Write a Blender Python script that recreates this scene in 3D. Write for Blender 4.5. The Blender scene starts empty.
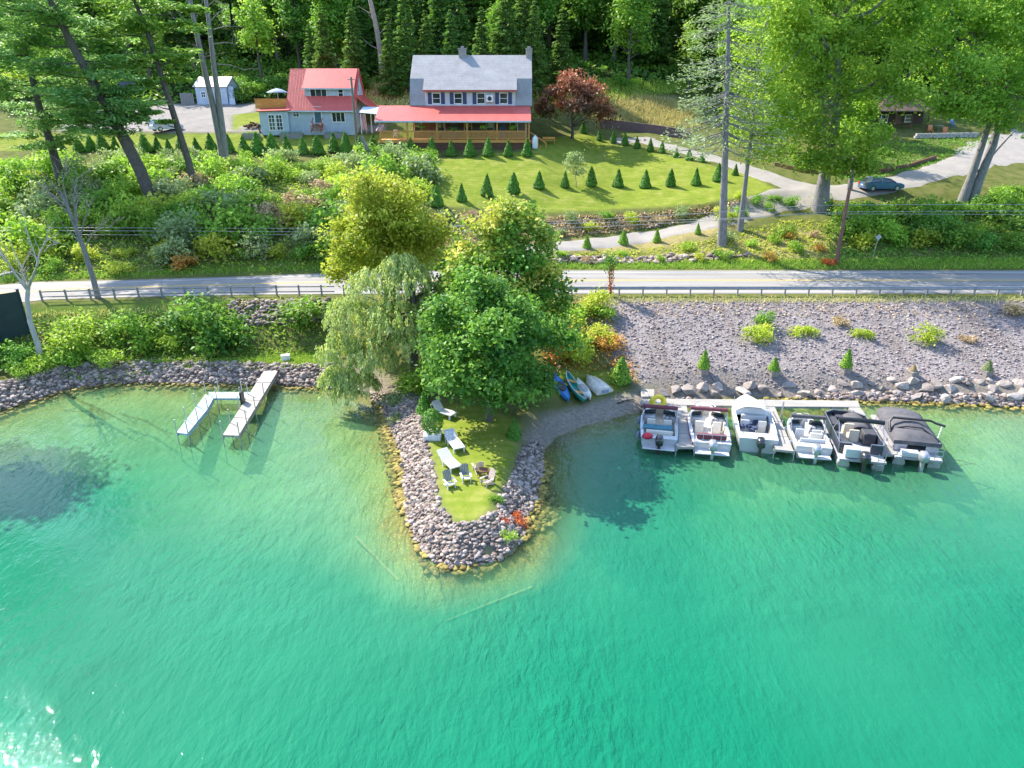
import bpy, math, random
import numpy as np
from mathutils import Vector, Matrix, Euler

random.seed(11)
RNG = np.random.default_rng(7)
SC = bpy.context.scene
COL = SC.collection
R = math.radians

# ------------------------------------------------------------------ camera
CAM_Z, PITCH, FPX = 19.4, R(23.0), 683.0
cam_d = bpy.data.cameras.new("camera"); cam = bpy.data.objects.new("camera", cam_d); COL.objects.link(cam)
cam.location = (0, 0, CAM_Z); cam.rotation_euler = (R(90) - PITCH, 0, 0)
cam_d.sensor_width = 36; cam_d.lens = FPX / 1024 * 36; cam_d.clip_end = 6000; cam_d.clip_start = 0.2
SC.camera = cam
SC.view_settings.view_transform = 'Standard'; SC.view_settings.look = 'None'
SC.view_settings.gamma = 1; SC.view_settings.use_curve_mapping = False
SC.cycles.use_denoising = True
SC.cycles.max_bounces = 6; SC.cycles.diffuse_bounces = 3; SC.cycles.glossy_bounces = 2
SC.cycles.transmission_bounces = 4; SC.cycles.transparent_max_bounces = 8
SC.cycles.caustics_reflective = False; SC.cycles.caustics_refractive = False

# ------------------------------------------------------------------ light
SUN_AZ, SUN_EL = 50.0, 44.0
to_sun = Vector((-math.sin(R(SUN_AZ)) * math.cos(R(SUN_EL)), math.cos(R(SUN_AZ)) * math.cos(R(SUN_EL)), math.sin(R(SUN_EL))))
sd_ = bpy.data.lights.new("sun", 'SUN'); sun = bpy.data.objects.new("sun", sd_); COL.objects.link(sun)
sd_.energy = 2.75; sd_.angle = R(0.53); sd_.color = (1.0, 0.93, 0.81)
sun.rotation_euler = to_sun.to_track_quat('Z', 'Y').to_euler()
w = bpy.data.worlds.new("World"); SC.world = w; w.use_nodes = True
nt = w.node_tree; bg = nt.nodes['Background']
sky = nt.nodes.new('ShaderNodeTexSky'); sky.sky_type = 'NISHITA'; sky.sun_disc = False
sky.sun_elevation = R(SUN_EL); sky.sun_rotation = R(-SUN_AZ)
sky.air_density = 0.8; sky.dust_density = 0.3; sky.ozone_density = 0.6
nt.links.new(sky.outputs[0], bg.inputs[0]); bg.inputs[1].default_value = 0.15
SC.view_settings.exposure = 2.05

# ------------------------------------------------------------------ pixel -> world
_cp, _sp = math.cos(PITCH), math.sin(PITCH)
def ray(px, py):
    a, b = (px - 512) / FPX, (384 - py) / FPX
    return (a, b * _sp + _cp, b * _cp - _sp)
def Z(px, py, z=0.0):
    d = ray(px, py); t = (z - CAM_Z) / d[2]
    return Vector((d[0] * t, d[1] * t, z))
def Y(px, py, y):
    d = ray(px, py); t = y / d[1]
    return Vector((d[0] * t, y, CAM_Z + d[2] * t))

# ------------------------------------------------------------------ object helpers
def link(o):
    COL.objects.link(o); return o
def tag(o, label=None, cat=None, group=None, kind=None):
    if label: o['label'] = label
    if cat: o['category'] = cat
    if group: o['group'] = group
    if kind: o['kind'] = kind
    return o
def thing(name, label, cat, loc=(0, 0, 0), rz=0.0, group=None):
    o = bpy.data.objects.new(name, None); link(o)
    o.empty_display_size = .2
    o.location = loc; o.rotation_euler = (0, 0, rz)
    return tag(o, label, cat, group)
_kids = {}
def kids(o):
    return _kids.get(o.name, [])
def adopt(c, p):
    if p is not None:
        c.parent = p; _kids.setdefault(p.name, []).append(c)
    return c
def dup(root, loc=None, rz=None, scale=None, label=None, group=None, parent=None):
    c = root.copy(); link(c)
    if parent is not None:
        adopt(c, parent)
    else:
        if loc is not None: c.location = loc
        if rz is not None: c.rotation_euler = (0, 0, rz)
        if scale is not None: c.scale = (scale,) * 3 if not hasattr(scale, '__len__') else scale
        if label: c['label'] = label
        if group: c['group'] = group
    for k in kids(root): dup(k, parent=c)
    return c
ORD = ['first', 'second', 'third', 'fourth', 'fifth', 'sixth', 'seventh', 'eighth', 'ninth', 'tenth', 'eleventh', 'twelfth', 'thirteenth',
       'fourteenth', 'fifteenth', 'sixteenth', 'seventeenth', 'eighteenth', 'nineteenth', 'twentieth', 'twenty-first', 'twenty-second', 'twenty-third', 'twenty-fourth', 'twenty-fifth', 'twenty-sixth']

def arr_mesh(name, v, f, mat, attrs=None, smooth=False):
    """v (N,3), f (M,k) arrays -> mesh; attrs {name: (domain, values)}"""
    v = np.asarray(v, np.float32); f = np.asarray(f, np.int32)
    me = bpy.data.meshes.new(name)
    me.vertices.add(len(v)); me.vertices.foreach_set('co', v.ravel())
    k = f.shape[1]
    me.loops.add(f.size); me.loops.foreach_set('vertex_index', f.ravel())
    me.polygons.add(len(f)); me.polygons.foreach_set('loop_start', np.arange(0, f.size, k, dtype=np.int32))
    if smooth: me.polygons.foreach_set('use_smooth', np.ones(len(f), bool))
    for an, (dom, val) in (attrs or {}).items():
        val = np.asarray(val, np.float32)
        if val.ndim == 2:
            a = me.attributes.new(an, 'FLOAT_COLOR', dom); a.data.foreach_set('color', val.ravel())
        else:
            a = me.attributes.new(an, 'FLOAT', dom); a.data.foreach_set('value', val)
    me.update(calc_edges=True); me.validate()
    for m_ in (mat if isinstance(mat, (list, tuple)) else [mat]): me.materials.append(m_)
    return me
def obj(name, me, parent=None, loc=None):
    o = bpy.data.objects.new(name, me); link(o); adopt(o, parent)
    if loc is not None: o.location = loc
    return o

class MB:
    """collects shapes into one mesh"""
    def __init__(s): s.v, s.f, s.m, s.cur, s.sm = [], [], [], 0, []
    def add(s, vs, fs, smooth=False):
        b = len(s.v); s.v += [tuple(p) for p in vs]
        for f in fs: s.f.append([i + b for i in f]); s.m.append(s.cur); s.sm.append(smooth)
        return s
    def mat(s, i): s.cur = i; return s
    def box(s, c, d, rz=0.0, M=None, taper=(1, 1)):
        x, y, z = d[0] / 2, d[1] / 2, d[2] / 2
        vs = [Vector((sx * x * (taper[0] if sz > 0 else 1), sy * y * (taper[1] if sz > 0 else 1), sz * z)) for sz in (-1, 1) for sx, sy in ((-1, -1), (1, -1), (1, 1), (-1, 1))]
        if M is None: M = Matrix.Rotation(rz, 3, 'Z')
        vs = [M @ p + Vector(c) for p in vs]
        return s.add(vs, [(3, 2, 1, 0), (4, 5, 6, 7), (0, 1, 5, 4), (1, 2, 6, 5), (2, 3, 7, 6), (3, 0, 4, 7)])
    def bx(s, x0, x1, y0, y1, z0, z1):
        return s.box(((x0 + x1) / 2, (y0 + y1) / 2, (z0 + z1) / 2), (abs(x1 - x0), abs(y1 - y0), abs(z1 - z0)))
    def bar(s, a, b, w=.05, h=None):
        a, b = Vector(a), Vector(b); d = b - a; L = d.length
        if L < 1e-6: return s
        q = d.to_track_quat('X', 'Z').to_matrix()
        return s.box((a + b) / 2, (L, w, h or w), M=q)
    def tube(s, pts, rad, n=7, cap=True):
        pts = [Vector(p) for p in pts]; N = len(pts)
        if not hasattr(rad, '__len__'): rad = [rad] * N
        vs = []; up = Vector((0, 0, 1)); prev = None
        for i, p in enumerate(pts):
            t = (pts[min(i + 1, N - 1)] - pts[max(i - 1, 0)]).normalized()
            if prev is None:
                ref = up if abs(t.z) < .9 else Vector((1, 0, 0))
                u = t.cross(ref).normalized()
            else:
                u = (prev - t * prev.dot(t))
                u = u.normalized() if u.length > 1e-6 else t.orthogonal().normalized()
            prev = u; w_ = t.cross(u)
            for k in range(n):
                a = 2 * math.pi * k / n
                vs.append(p + (u * math.cos(a) + w_ * math.sin(a)) * rad[i])
        fs = [(i * n + k, i * n + (k + 1) % n, (i + 1) * n + (k + 1) % n, (i + 1) * n + k) for i in range(N - 1) for k in range(n)]
        s.add(vs, fs, True)
        if cap:
            s.add(vs[:n], [tuple(range(n))[::-1]]); s.add(vs[-n:], [tuple(range(n))])
        return s
    def lathe(s, prof, n=12, c=(0, 0, 0)):
        vs = [(c[0] + r * math.cos(2 * math.pi * k / n), c[1] + r * math.sin(2 * math.pi * k / n), c[2] + z) for r, z in prof for k in range(n)]
        fs = [(i * n + k, i * n + (k + 1) % n, (i + 1) * n + (k + 1) % n, (i + 1) * n + k) for i in range(len(prof) - 1) for k in range(n)]
        s.add(vs, fs, True)
        s.add(vs[:n], [tuple(range(n))[::-1]]); s.add(vs[-n:], [tuple(range(n))])
        return s
    def loft(s, secs, closed=True, cap=True, smooth=True):
        n = len(secs[0]); vs = [p for q in secs for p in q]
        kk = n if closed else n - 1
        fs = [(i * n + k, i * n + (k + 1) % n, (i + 1) * n + (k + 1) % n, (i + 1) * n + k) for i in range(len(secs) - 1) for k in range(kk)]
        s.add(vs, fs, smooth)
        if cap and closed:
            s.add(secs[0], [tuple(range(n))[::-1]]); s.add(secs[-1], [tuple(range(n))])
        return s
    def ell(s, c, r, nu=10, nv=7):
        prof = [(math.sin(math.pi * (i + .02) / (nv + .04)), -math.cos(math.pi * (i + .02) / (nv + .04))) for i in range(nv + 1)]
        vs = [(c[0] + r[0] * q * math.cos(2 * math.pi * k / nu), c[1] + r[1] * q * math.sin(2 * math.pi * k / nu), c[2] + r[2] * z) for q, z in prof for k in range(nu)]
        fs = [(i * nu + k, i * nu + (k + 1) % nu, (i + 1) * nu + (k + 1) % nu, (i + 1) * nu + k) for i in range(nv) for k in range(nu)]
        return s.add(vs, fs, True)
    def prism(s, poly, z0, z1):
        n = len(poly)
        vs = [(p[0], p[1], z0) for p in poly] + [(p[0], p[1], z1) for p in poly]
        return s.add(vs, [tuple(range(n))[::-1], tuple(range(n, 2 * n))] + [(i, (i + 1) % n, n + (i + 1) % n, n + i) for i in range(n)])
    def plate(s, quad, th):
        """a flat quad (4 pts, ccw seen from its outside) given thickness th downwards along its normal"""
        q = [Vector(p) for p in quad]; n = (q[1] - q[0]).cross(q[2] - q[0]).normalized()
        vs = q + [p - n * th for p in q]; k = len(q)
        return s.add(vs, [tuple(range(k)), tuple(range(2 * k - 1, k - 1, -1))] + [(i, k + i, k + (i + 1) % k, (i + 1) % k) for i in range(k)])
    def mesh(s, name, mats):
        me = bpy.data.meshes.new(name); me.from_pydata([tuple(p) for p in s.v], [], s.f)
        for m_ in (mats if isinstance(mats, (list, tuple)) else [mats]): me.materials.append(m_)
        me.polygons.foreach_set('material_index', s.m); me.polygons.foreach_set('use_smooth', s.sm)
        me.update()
        import bmesh
        bm = bmesh.new(); bm.from_mesh(me); bmesh.ops.recalc_face_normals(bm, faces=bm.faces); bm.to_mesh(me); bm.free()
        return me
    def build(s, name, mats, parent=None, loc=None, bevel=0):
        o = obj(name, s.mesh(name, mats), parent, loc)
        if bevel:
            b = o.modifiers.new('bevel', 'BEVEL'); b.width = bevel; b.segments = 2; b.limit_method = 'ANGLE'
        return o

# ------------------------------------------------------------------ materials
def nodes_of(name):
    m = bpy.data.materials.new(name); m.use_nodes = True
    n = m.node_tree.nodes; n.clear()
    out = n.new('ShaderNodeOutputMaterial')
    return m, m.node_tree, n, out
class NT:
    def __init__(s, name):
        s.m, s.t, s.n, s.out = nodes_of(name)
    def new(s, typ, **kw):
        x = s.n.new(typ)
        for k, v in kw.items():
            if k.startswith('i_'): x.inputs[int(k[2:])].default_value = v
            else: setattr(x, k, v)
        return x
    def ln(s, a, b): s.t.links.new(a, b)
    def coord(s, which='Object'):
        return s.new('ShaderNodeTexCoord').outputs[which]
    def noise(s, scale, detail=3, rough=.55, co=None, dist=0):
        x = s.new('ShaderNodeTexNoise'); x.inputs['Scale'].default_value = scale; x.inputs['Detail'].default_value = detail
        x.inputs['Roughness'].default_value = rough; x.inputs['Distortion'].default_value = dist
        if co is not None: s.ln(co, x.inputs['Vector'])
        return x.outputs['Fac']
    def ramp(s, fac, stops):
        x = s.new('ShaderNodeValToRGB'); s.ln(fac, x.inputs[0]); e = x.color_ramp.elements
        while len(e) < len(stops): e.new(.5)
        for el, (p, c) in zip(e, stops): el.position = p; el.color = (*c, 1) if len(c) == 3 else c
        return x.outputs[0]
    def mix(s, fac, a, b, blend='MIX'):
        x = s.new('ShaderNodeMix', data_type='RGBA', blend_type=blend)
        for sock, v in ((x.inputs[0], fac), (x.inputs[6], a), (x.inputs[7], b)):
            if isinstance(v, (int, float)): sock.default_value = v
            elif isinstance(v, tuple): sock.default_value = (*v, 1) if len(v) == 3 else v
            else: s.ln(v, sock)
        return x.outputs[2]
    def math(s, op, a, b=0.0, clamp=False):
        x = s.new('ShaderNodeMath', operation=op, use_clamp=clamp)
        for sock, v in ((x.inputs[0], a), (x.inputs[1], b)):
            if isinstance(v, (int, float)): sock.default_value = v
            else: s.ln(v, sock)
        return x.outputs[0]
    def attr(s, name, out='Fac'):
        return s.new('ShaderNodeAttribute', attribute_name=name).outputs[out]
    def bump(s, h, strength=.3, dist=.05, nrm=None):
        x = s.new('ShaderNodeBump'); x.inputs['Strength'].default_value = strength; x.inputs['Distance'].default_value = dist
        s.ln(h, x.inputs['Height'])
        if nrm is not None: s.ln(nrm, x.inputs['Normal'])
        return x.outputs[0]
    def pbsdf(s, col, rough=.6, metal=0, nrm=None, spec=.5, coat=0):
        p = s.new('ShaderNodeBsdfPrincipled')
        if isinstance(col, tuple): p.inputs['Base Color'].default_value = (*col, 1)
        else: s.ln(col, p.inputs['Base Color'])
        p.inputs['Roughness'].default_value = rough; p.inputs['Metallic'].default_value = metal
        p.inputs['Specular IOR Level'].default_value = spec; p.inputs['Coat Weight'].default_value = coat
        if nrm is not None: s.ln(nrm, p.inputs['Normal'])
        return p.outputs[0]
    def done(s, shader):
        s.ln(shader, s.out.inputs['Surface']); return s.m

_mc = {}
def M(name, col=None, rough=.6, metal=0, var=.18, vs=2.5, bump=0.0, bs=20., spec=.5, coat=0, obj_rand=0.0):
    """painted / plain surface with some unevenness"""
    if name in _mc: return _mc[name]
    t = NT(name); co = t.coord()
    n = t.noise(vs, 5, .65, co)
    dark = tuple(c * (1 - var) for c in col); light = tuple(min(1, c * (1 + var * .7)) for c in col)
    c = t.ramp(n, [(.32, dark), (.68, light)])
    if obj_rand:
        oi = t.new('ShaderNodeObjectInfo'); hs = t.new('ShaderNodeHueSaturation')
        t.ln(t.math('ADD', t.math('MULTIPLY', oi.outputs['Random'], obj_rand), 1 - obj_rand / 2), hs.inputs['Value']); t.ln(c, hs.inputs['Color']); c = hs.outputs[0]
    nb = t.bump(t.noise(bs, 4, .6, co), bump, .03) if bump else None
    _mc[name] = t.done(t.pbsdf(c, rough, metal, nb, spec, coat)); return _mc[name]

LEAF_GAIN = 2.0
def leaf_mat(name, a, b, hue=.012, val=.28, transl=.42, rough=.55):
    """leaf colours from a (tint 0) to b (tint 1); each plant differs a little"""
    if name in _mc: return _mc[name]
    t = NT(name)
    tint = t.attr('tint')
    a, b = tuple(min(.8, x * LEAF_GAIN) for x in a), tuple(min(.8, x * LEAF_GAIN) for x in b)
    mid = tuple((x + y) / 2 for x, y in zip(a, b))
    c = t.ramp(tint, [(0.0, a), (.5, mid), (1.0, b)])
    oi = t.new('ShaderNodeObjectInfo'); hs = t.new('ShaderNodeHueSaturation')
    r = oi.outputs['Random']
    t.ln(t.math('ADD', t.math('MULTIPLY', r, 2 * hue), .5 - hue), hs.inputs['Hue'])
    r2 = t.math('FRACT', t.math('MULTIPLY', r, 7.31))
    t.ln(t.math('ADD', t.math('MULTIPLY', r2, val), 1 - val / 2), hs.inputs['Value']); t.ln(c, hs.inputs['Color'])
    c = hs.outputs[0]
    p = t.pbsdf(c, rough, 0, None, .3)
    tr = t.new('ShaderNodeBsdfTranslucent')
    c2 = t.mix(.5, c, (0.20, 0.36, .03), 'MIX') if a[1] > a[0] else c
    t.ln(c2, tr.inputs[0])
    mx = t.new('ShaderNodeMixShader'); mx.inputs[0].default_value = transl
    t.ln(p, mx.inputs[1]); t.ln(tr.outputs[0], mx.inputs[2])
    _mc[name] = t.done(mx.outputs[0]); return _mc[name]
# ------------------------------------------------------------------ terrain
def line_px(pts):
    w_ = [Z(px, py, z) for px, py, z in pts]
    w_.sort(key=lambda p: p.x)
    return np.array([p.x for p in w_]), np.array([p.y for p in w_]), np.array([p.z for p in w_])
def line_w(pts):
    a = np.array(pts, float); return a[:, 0], a[:, 1], a[:, 2]
ROAD_Z = 4.0
NEAR = [(-400, 345), (-150, 318), (0, 306), (45, 301), (150, 298), (256, 296), (400, 295), (1200, 295), (1600, 296)]
FAR = [(-400, 318), (-150, 297), (0, 285), (37, 282), (128, 280), (256, 276), (350, 272.5), (450, 270.5), (1200, 270.5), (1600, 270)]
rn = line_px([(a, b, ROAD_Z) for a, b in NEAR]); rf = line_px([(a, b, ROAD_Z) for a, b in FAR])
lines = [
    line_px([(-400, 400, 1.2), (-150, 375, 1.2), (0, 362, 1.1), (60, 355, 1.1), (250, 350, 1.1), (330, 352, 1.1), (420, 372, 1.0), (520, 385, 1.0), (600, 383, 1.0), (680, 385, .9), (900, 383, .9), (1200, 386, .9), (1600, 390, .9)]),
    (rn[0], rn[1] - .7, rn[2]), (rf[0], rf[1] + .6, rf[2]),
    line_px([(-400, 270, 5.8), (-150, 250, 5.8), (0, 245, 5.8), (300, 245, 5.8), (500, 253, 5.0), (545, 252, 5.0), (640, 245, 5.0), (720, 230, 6.3), (790, 212, 7.3), (830, 214, 7.3), (1024, 215, 7.3), (1400, 215, 7.3)]),
    line_px([(-150, 236, 6.4), (0, 232, 6.5), (300, 232, 6.5), (500, 243, 5.4), (545, 242, 5.3), (640, 232, 5.6), (720, 216, 7.0), (790, 200, 8.3), (830, 204, 8.2), (1024, 205, 8.0), (1400, 205, 8.0)]),
    line_px([(-150, 190, 9.3), (0, 190, 9.3), (300, 190, 9.3), (420, 209, 8.2), (540, 213, 7.4), (640, 210, 7.5), (720, 203, 8.3), (775, 192, 9.1), (830, 192, 9.1), (1024, 190, 9.2), (1400, 190, 9.2)]),
    line_px([(-150, 152, 12.2), (375, 152, 12.2), (440, 153, 12.4), (540, 152, 12.6), (600, 142, 13.1), (700, 162, 11.3), (800, 180, 9.9), (870, 184, 9.7), (1024, 160, 11.6), (1400, 150, 12.2)]),
    line_w([(-200, 104, 14.4), (-40, 104, 14.4), (0, 103, 14.0), (18, 108, 14.4), (40, 106, 14.0), (60, 104, 13.6), (200, 104, 13.6)]),
    line_w([(-200, 124, 18.0), (-60, 124, 17.6), (-38, 122, 18.2), (-25, 119, 20.2), (0, 118, 20.8), (30, 122, 20.0), (60, 118, 18.5), (200, 118, 18.5)]),
    line_w([(-200, 160, 32), (200, 160, 32)]),
    line_w([(-200, 300, 62), (200, 300, 62)]),
    line_w([(-200, 4000, 300), (200, 4000, 300)]),
]
SHORE_PX = [(-900, 640), (-300, 470), (-120, 432), (0, 411), (40, 399), (70, 389), (110, 384), (150, 383), (200, 384), (260, 385), (330, 388), (362, 394), (381, 407), (391, 432), (401, 455), (404, 489), (406, 517), (415, 541), (434, 561), (450, 569), (480, 564), (513, 556),
            (524, 536), (527, 516), (535, 505), (542, 472), (544, 450), (556, 437), (580, 427), (610, 419), (640, 411), (665, 404), (720, 399), (800, 399), (870, 401), (960, 404), (1024, 407), (1300, 420), (1900, 450)]
shore = np.array([Z(a, b, 0)[:2] for a, b in SHORE_PX])
shore = np.vstack([[[-3000, shore[0][1] - 40]], shore, [[3000, shore[-1][1] - 40]]])
land_poly = np.vstack([shore, [[3000, 4500], [-3000, 4500]]])
def in_poly(x, y, poly):
    ins = np.zeros(np.shape(x), bool); n = len(poly)
    for i in range(n):
        x0, y0 = poly[i]; x1, y1 = poly[(i + 1) % n]
        if y0 == y1: continue
        c = ((y0 > y) != (y1 > y)) & (x < (x1 - x0) * (y - y0) / (y1 - y0) + x0)
        ins ^= c
    return ins
def seg_dist(x, y, pts):
    d = np.full(np.shape(x), 1e9)
    for (x0, y0), (x1, y1) in zip(pts[:-1], pts[1:]):
        dx, dy = x1 - x0, y1 - y0; t = np.clip(((x - x0) * dx + (y - y0) * dy) / (dx * dx + dy * dy), 0, 1)
        d = np.minimum(d, np.hypot(x - x0 - t * dx, y - y0 - t * dy))
    return d
def axis(segs):
    out = []
    for a, b, st in segs: out += list(np.arange(a, b, st))
    return np.array(out)
def grow(a, b, s0, k=1.35):
    out = [a]; s_ = s0
    while out[-1] < b: out.append(out[-1] + s_); s_ *= k
    return np.array(out)
GX = np.concatenate([-grow(75, 2500, 1.0)[::-1], axis([(-74.6, -42, .6), (-42, 44, .3), (44, 75, .6)]), grow(75.4, 2500, 1.0)])
GY = np.concatenate([-grow(5, 600, 2.0)[::-1], axis([(-4, 26, 1.0), (26, 68, .25), (68, 116, .4), (116, 150, .8)]), grow(150, 3800, 1.5)])
NX, NY = len(GX), len(GY)
XX, YY = np.meshgrid(GX, GY)            # (NY, NX)
def vnoise(x, y, s, seed=0):
    """value noise in numpy, -1..1"""
    r = np.random.default_rng(seed).random((257, 257)) * 2 - 1
    u, v = np.asarray(x) / s + 1000.0, np.asarray(y) / s + 1000.0
    i, j = np.floor(u).astype(int), np.floor(v).astype(int); fu, fv = u - i, v - j
    fu = fu * fu * (3 - 2 * fu); fv = fv * fv * (3 - 2 * fv)
    g = lambda a, b: r[a % 257, b % 257]
    return (g(i, j) * (1 - fu) + g(i + 1, j) * fu) * (1 - fv) + (g(i, j + 1) * (1 - fu) + g(i + 1, j + 1) * fu) * fv
HP = np.zeros((NY, NX))
LY = np.array([np.interp(GX, l[0], l[1]) for l in lines]); LZ = np.array([np.interp(GX, l[0], l[2]) for l in lines])
for k in range(1, len(lines)): LY[k] = np.maximum(LY[k], LY[k - 1] + .4)
for i in range(NX):
    HP[:, i] = np.interp(GY, LY[:, i], LZ[:, i])
sd = seg_dist(XX, YY, shore); inside = in_poly(XX, YY, land_poly)
for _ in range(2):
    S = HP.copy(); S[1:-1] = (HP[:-2] + 2 * HP[1:-1] + HP[2:]) / 4; S[:, 1:-1] = (S[:, :-2] + 2 * S[:, 1:-1] + S[:, 2:]) / 4
    HP = S
ynear = np.interp(GX, rn[0], rn[1])[None, :] - .7; yfar = np.interp(GX, rf[0], rf[1])[None, :] + .6
on_road = (YY > ynear) & (YY < yfar)
HP = np.where(on_road, ROAD_Z, HP)
rough = vnoise(XX, YY, 2.3, 3) * .10 + vnoise(XX, YY, .9, 4) * .04
TIP = Z(470, 560, 0)
# shore rise and lake bed
cove = np.exp(-((XX - Z(590, 425, 0).x) / 4.2) ** 2)
rise = np.where(XX < Z(430, 400, 0).x, .62, .62) * (1 - cove) + .16 * cove
zl = np.minimum(HP, rise * np.minimum(sd, 5) + np.maximum(sd - 5, 0) * .8 + .02 + np.where(sd > .3, rough * .6, 0))
dt = np.hypot(XX - TIP.x, YY - TIP.y)
steep = 1 + 2.4 * np.exp(-(dt / 9.0) ** 2)
s1 = np.maximum(sd - 1.4, 0)
dw = .30 * np.minimum(sd, 1.4) + .55 * (1 - np.exp(-s1 / 5.0)) * steep + (s1 / 12) ** 2.6 * .9 + 2.4 * (1 - np.exp(-s1 / 4.0)) * np.exp(-((XX - TIP.x - 1) / 13) ** 2) / (1 + np.exp(np.clip((YY - TIP.y - 3) / 1.8, -40, 40))) + np.maximum(0, 27 - YY) * .07 + 1.5 * (1 - np.exp(-s1 / 2.2)) * np.exp(-((XX - Z(600, 460).x) / 5.0) ** 2)  # last term deepens the cove bed so its shadowed water reads darker
dw = np.minimum(dw + vnoise(XX, YY, 5, 9) * .12 * np.clip(sd / 3, 0, 1), 11)
HH = np.where(inside, zl, -np.maximum(dw, 0.02))
HH = np.where(YY < -160, np.minimum(np.maximum((-160 - YY) * .45 - 4, -4), 90) + vnoise(XX, YY, 60, 8) * 8, HH)    # wooded far shore behind the viewpoint
# natural unevenness on the wild slopes only
wild = inside & ~on_road & (YY > 50)
HH = HH + np.where(wild, rough * np.clip((np.abs(YY - (ynear + yfar) / 2) - 6) / 4, 0, 1) * 1.1, 0)

def H(x, y):
    i = int(np.clip(np.searchsorted(GX, x) - 1, 0, NX - 2)); j = int(np.clip(np.searchsorted(GY, y) - 1, 0, NY - 2))
    u = (x - GX[i]) / (GX[i + 1] - GX[i]); v = (y - GY[j]) / (GY[j + 1] - GY[j])
    return float((HH[j, i] * (1 - u) + HH[j, i + 1] * u) * (1 - v) + (HH[j + 1, i] * (1 - u) + HH[j + 1, i + 1] * u) * v)
def HV(x, y):
    x = np.asarray(x, float); y = np.asarray(y, float)
    i = np.clip(np.searchsorted(GX, x) - 1, 0, NX - 2); j = np.clip(np.searchsorted(GY, y) - 1, 0, NY - 2)
    u = (x - GX[i]) / (GX[i + 1] - GX[i]); v = (y - GY[j]) / (GY[j + 1] - GY[j])
    return (HH[j, i] * (1 - u) + HH[j, i + 1] * u) * (1 - v) + (HH[j + 1, i] * (1 - u) + HH[j + 1, i + 1] * u) * v
def G(px, py, lo=8.0, hi=400.0):
    """first point of the ground along the sight line"""
    d = ray(px, py); t = lo
    while t < hi:
        x, y, z = d[0] * t, d[1] * t, CAM_Z + d[2] * t
        if z < H(x, y):
            a, b = t - .4, t
            for _ in range(14):
                c = (a + b) / 2
                if CAM_Z + d[2] * c < H(d[0] * c, d[1] * c): b = c
                else: a = c
            return Vector((d[0] * b, d[1] * b, H(d[0] * b, d[1] * b)))
        t += .4
    return Vector((d[0] * hi, d[1] * hi, H(d[0] * hi, d[1] * hi)))
def at(x, y, dz=0.0): return Vector((x, y, H(x, y) + dz))
def GP(pts): return np.array([G(a, b)[:2] for a, b in pts])

def soft(poly, w_):
    d = seg_dist(XX, YY, np.vstack([poly, poly[:1]])); i = in_poly(XX, YY, poly)
    return np.clip(.5 + np.where(i, d, -d) / (2 * w_), 0, 1)
LAWN = [GP([(421, 160), (424, 182), (430, 206), (520, 211), (640, 208), (720, 201), (776, 190), (748, 174), (700, 163), (640, 148), (590, 133), (545, 138), (535, 151)]),
        np.array([Z(-60, 151, 12.3)[:2], Z(420, 151, 12.3)[:2], Z(420, 140, 13.3)[:2], Z(375, 134, 14.2)[:2], Z(240, 131.5, 14.5)[:2], Z(-60, 131.5, 14.5)[:2]]),
        GP([(427, 443), (434, 470), (439, 506), (456, 525), (475, 522), (495, 511), (497, 498), (508, 481), (519, 448), (522, 425), (480, 405), (440, 405)]),
        GP([(540, 388), (555, 372), (585, 365), (612, 372), (622, 388), (600, 397), (585, 392), (560, 400)]),
        GP([(100, 366), (180, 362), (322, 356), (330, 365), (250, 366), (150, 372)]),
        GP([(232, 115), (262, 112), (262, 130), (232, 130)]),
        ]
lawn = np.max([soft(p, .35) for p in LAWN], axis=0)
SLOPE = GP([(570, 300), (1200, 299), (1200, 388), (700, 388), (640, 385), (612, 362), (590, 325)])
gravel = soft(SLOPE, .5)
BEACH = GP([(522, 438), (545, 415), (570, 408), (600, 400), (640, 391), (660, 396), (660, 404)])
BEACH = np.vstack([BEACH, [Z(640, 415, 0)[:2], Z(545, 452, 0)[:2], Z(530, 450, 0)[:2]]])
beach = soft(BEACH, .4)
DRYG = [GP([(600, 120), (640, 110), (655, 128), (690, 128), (700, 100), (640, 92), (590, 98)]), GP([(560, 262), (720, 244), (800, 228), (835, 240), (830, 262), (700, 262)]),
        np.array([Z(430, 214, 8)[:2], Z(640, 214, 8)[:2], Z(760, 200, 8.8)[:2], Z(700, 238, 6)[:2], Z(545, 250, 5.2)[:2], Z(440, 245, 5.6)[:2]])]
dry = np.max([soft(p, 1.0) for p in DRYG], axis=0)
yard_poly = np.array([G(100, 132)[:2], G(262, 132)[:2], G(250, 118)[:2], G(262, 104)[:2], G(150, 104)[:2], G(60, 112)[:2], G(60, 131)[:2]])
yard = soft(yard_poly, .8) * (1 - lawn)
patio = soft(np.array([G(240, 131.5)[:2], G(385, 131.5)[:2], G(385, 126)[:2], G(240, 126)[:2]]), .4)
verge = np.clip(1 - np.abs(YY - yfar - 1.2) / 1.6, 0, 1) * inside + np.clip(1 - np.abs(YY - ynear + .8) / 1.1, 0, 1) * inside
forest = np.maximum(np.clip((YY - 116) / 8, 0, 1), (YY < -150) * 1.0)

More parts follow.
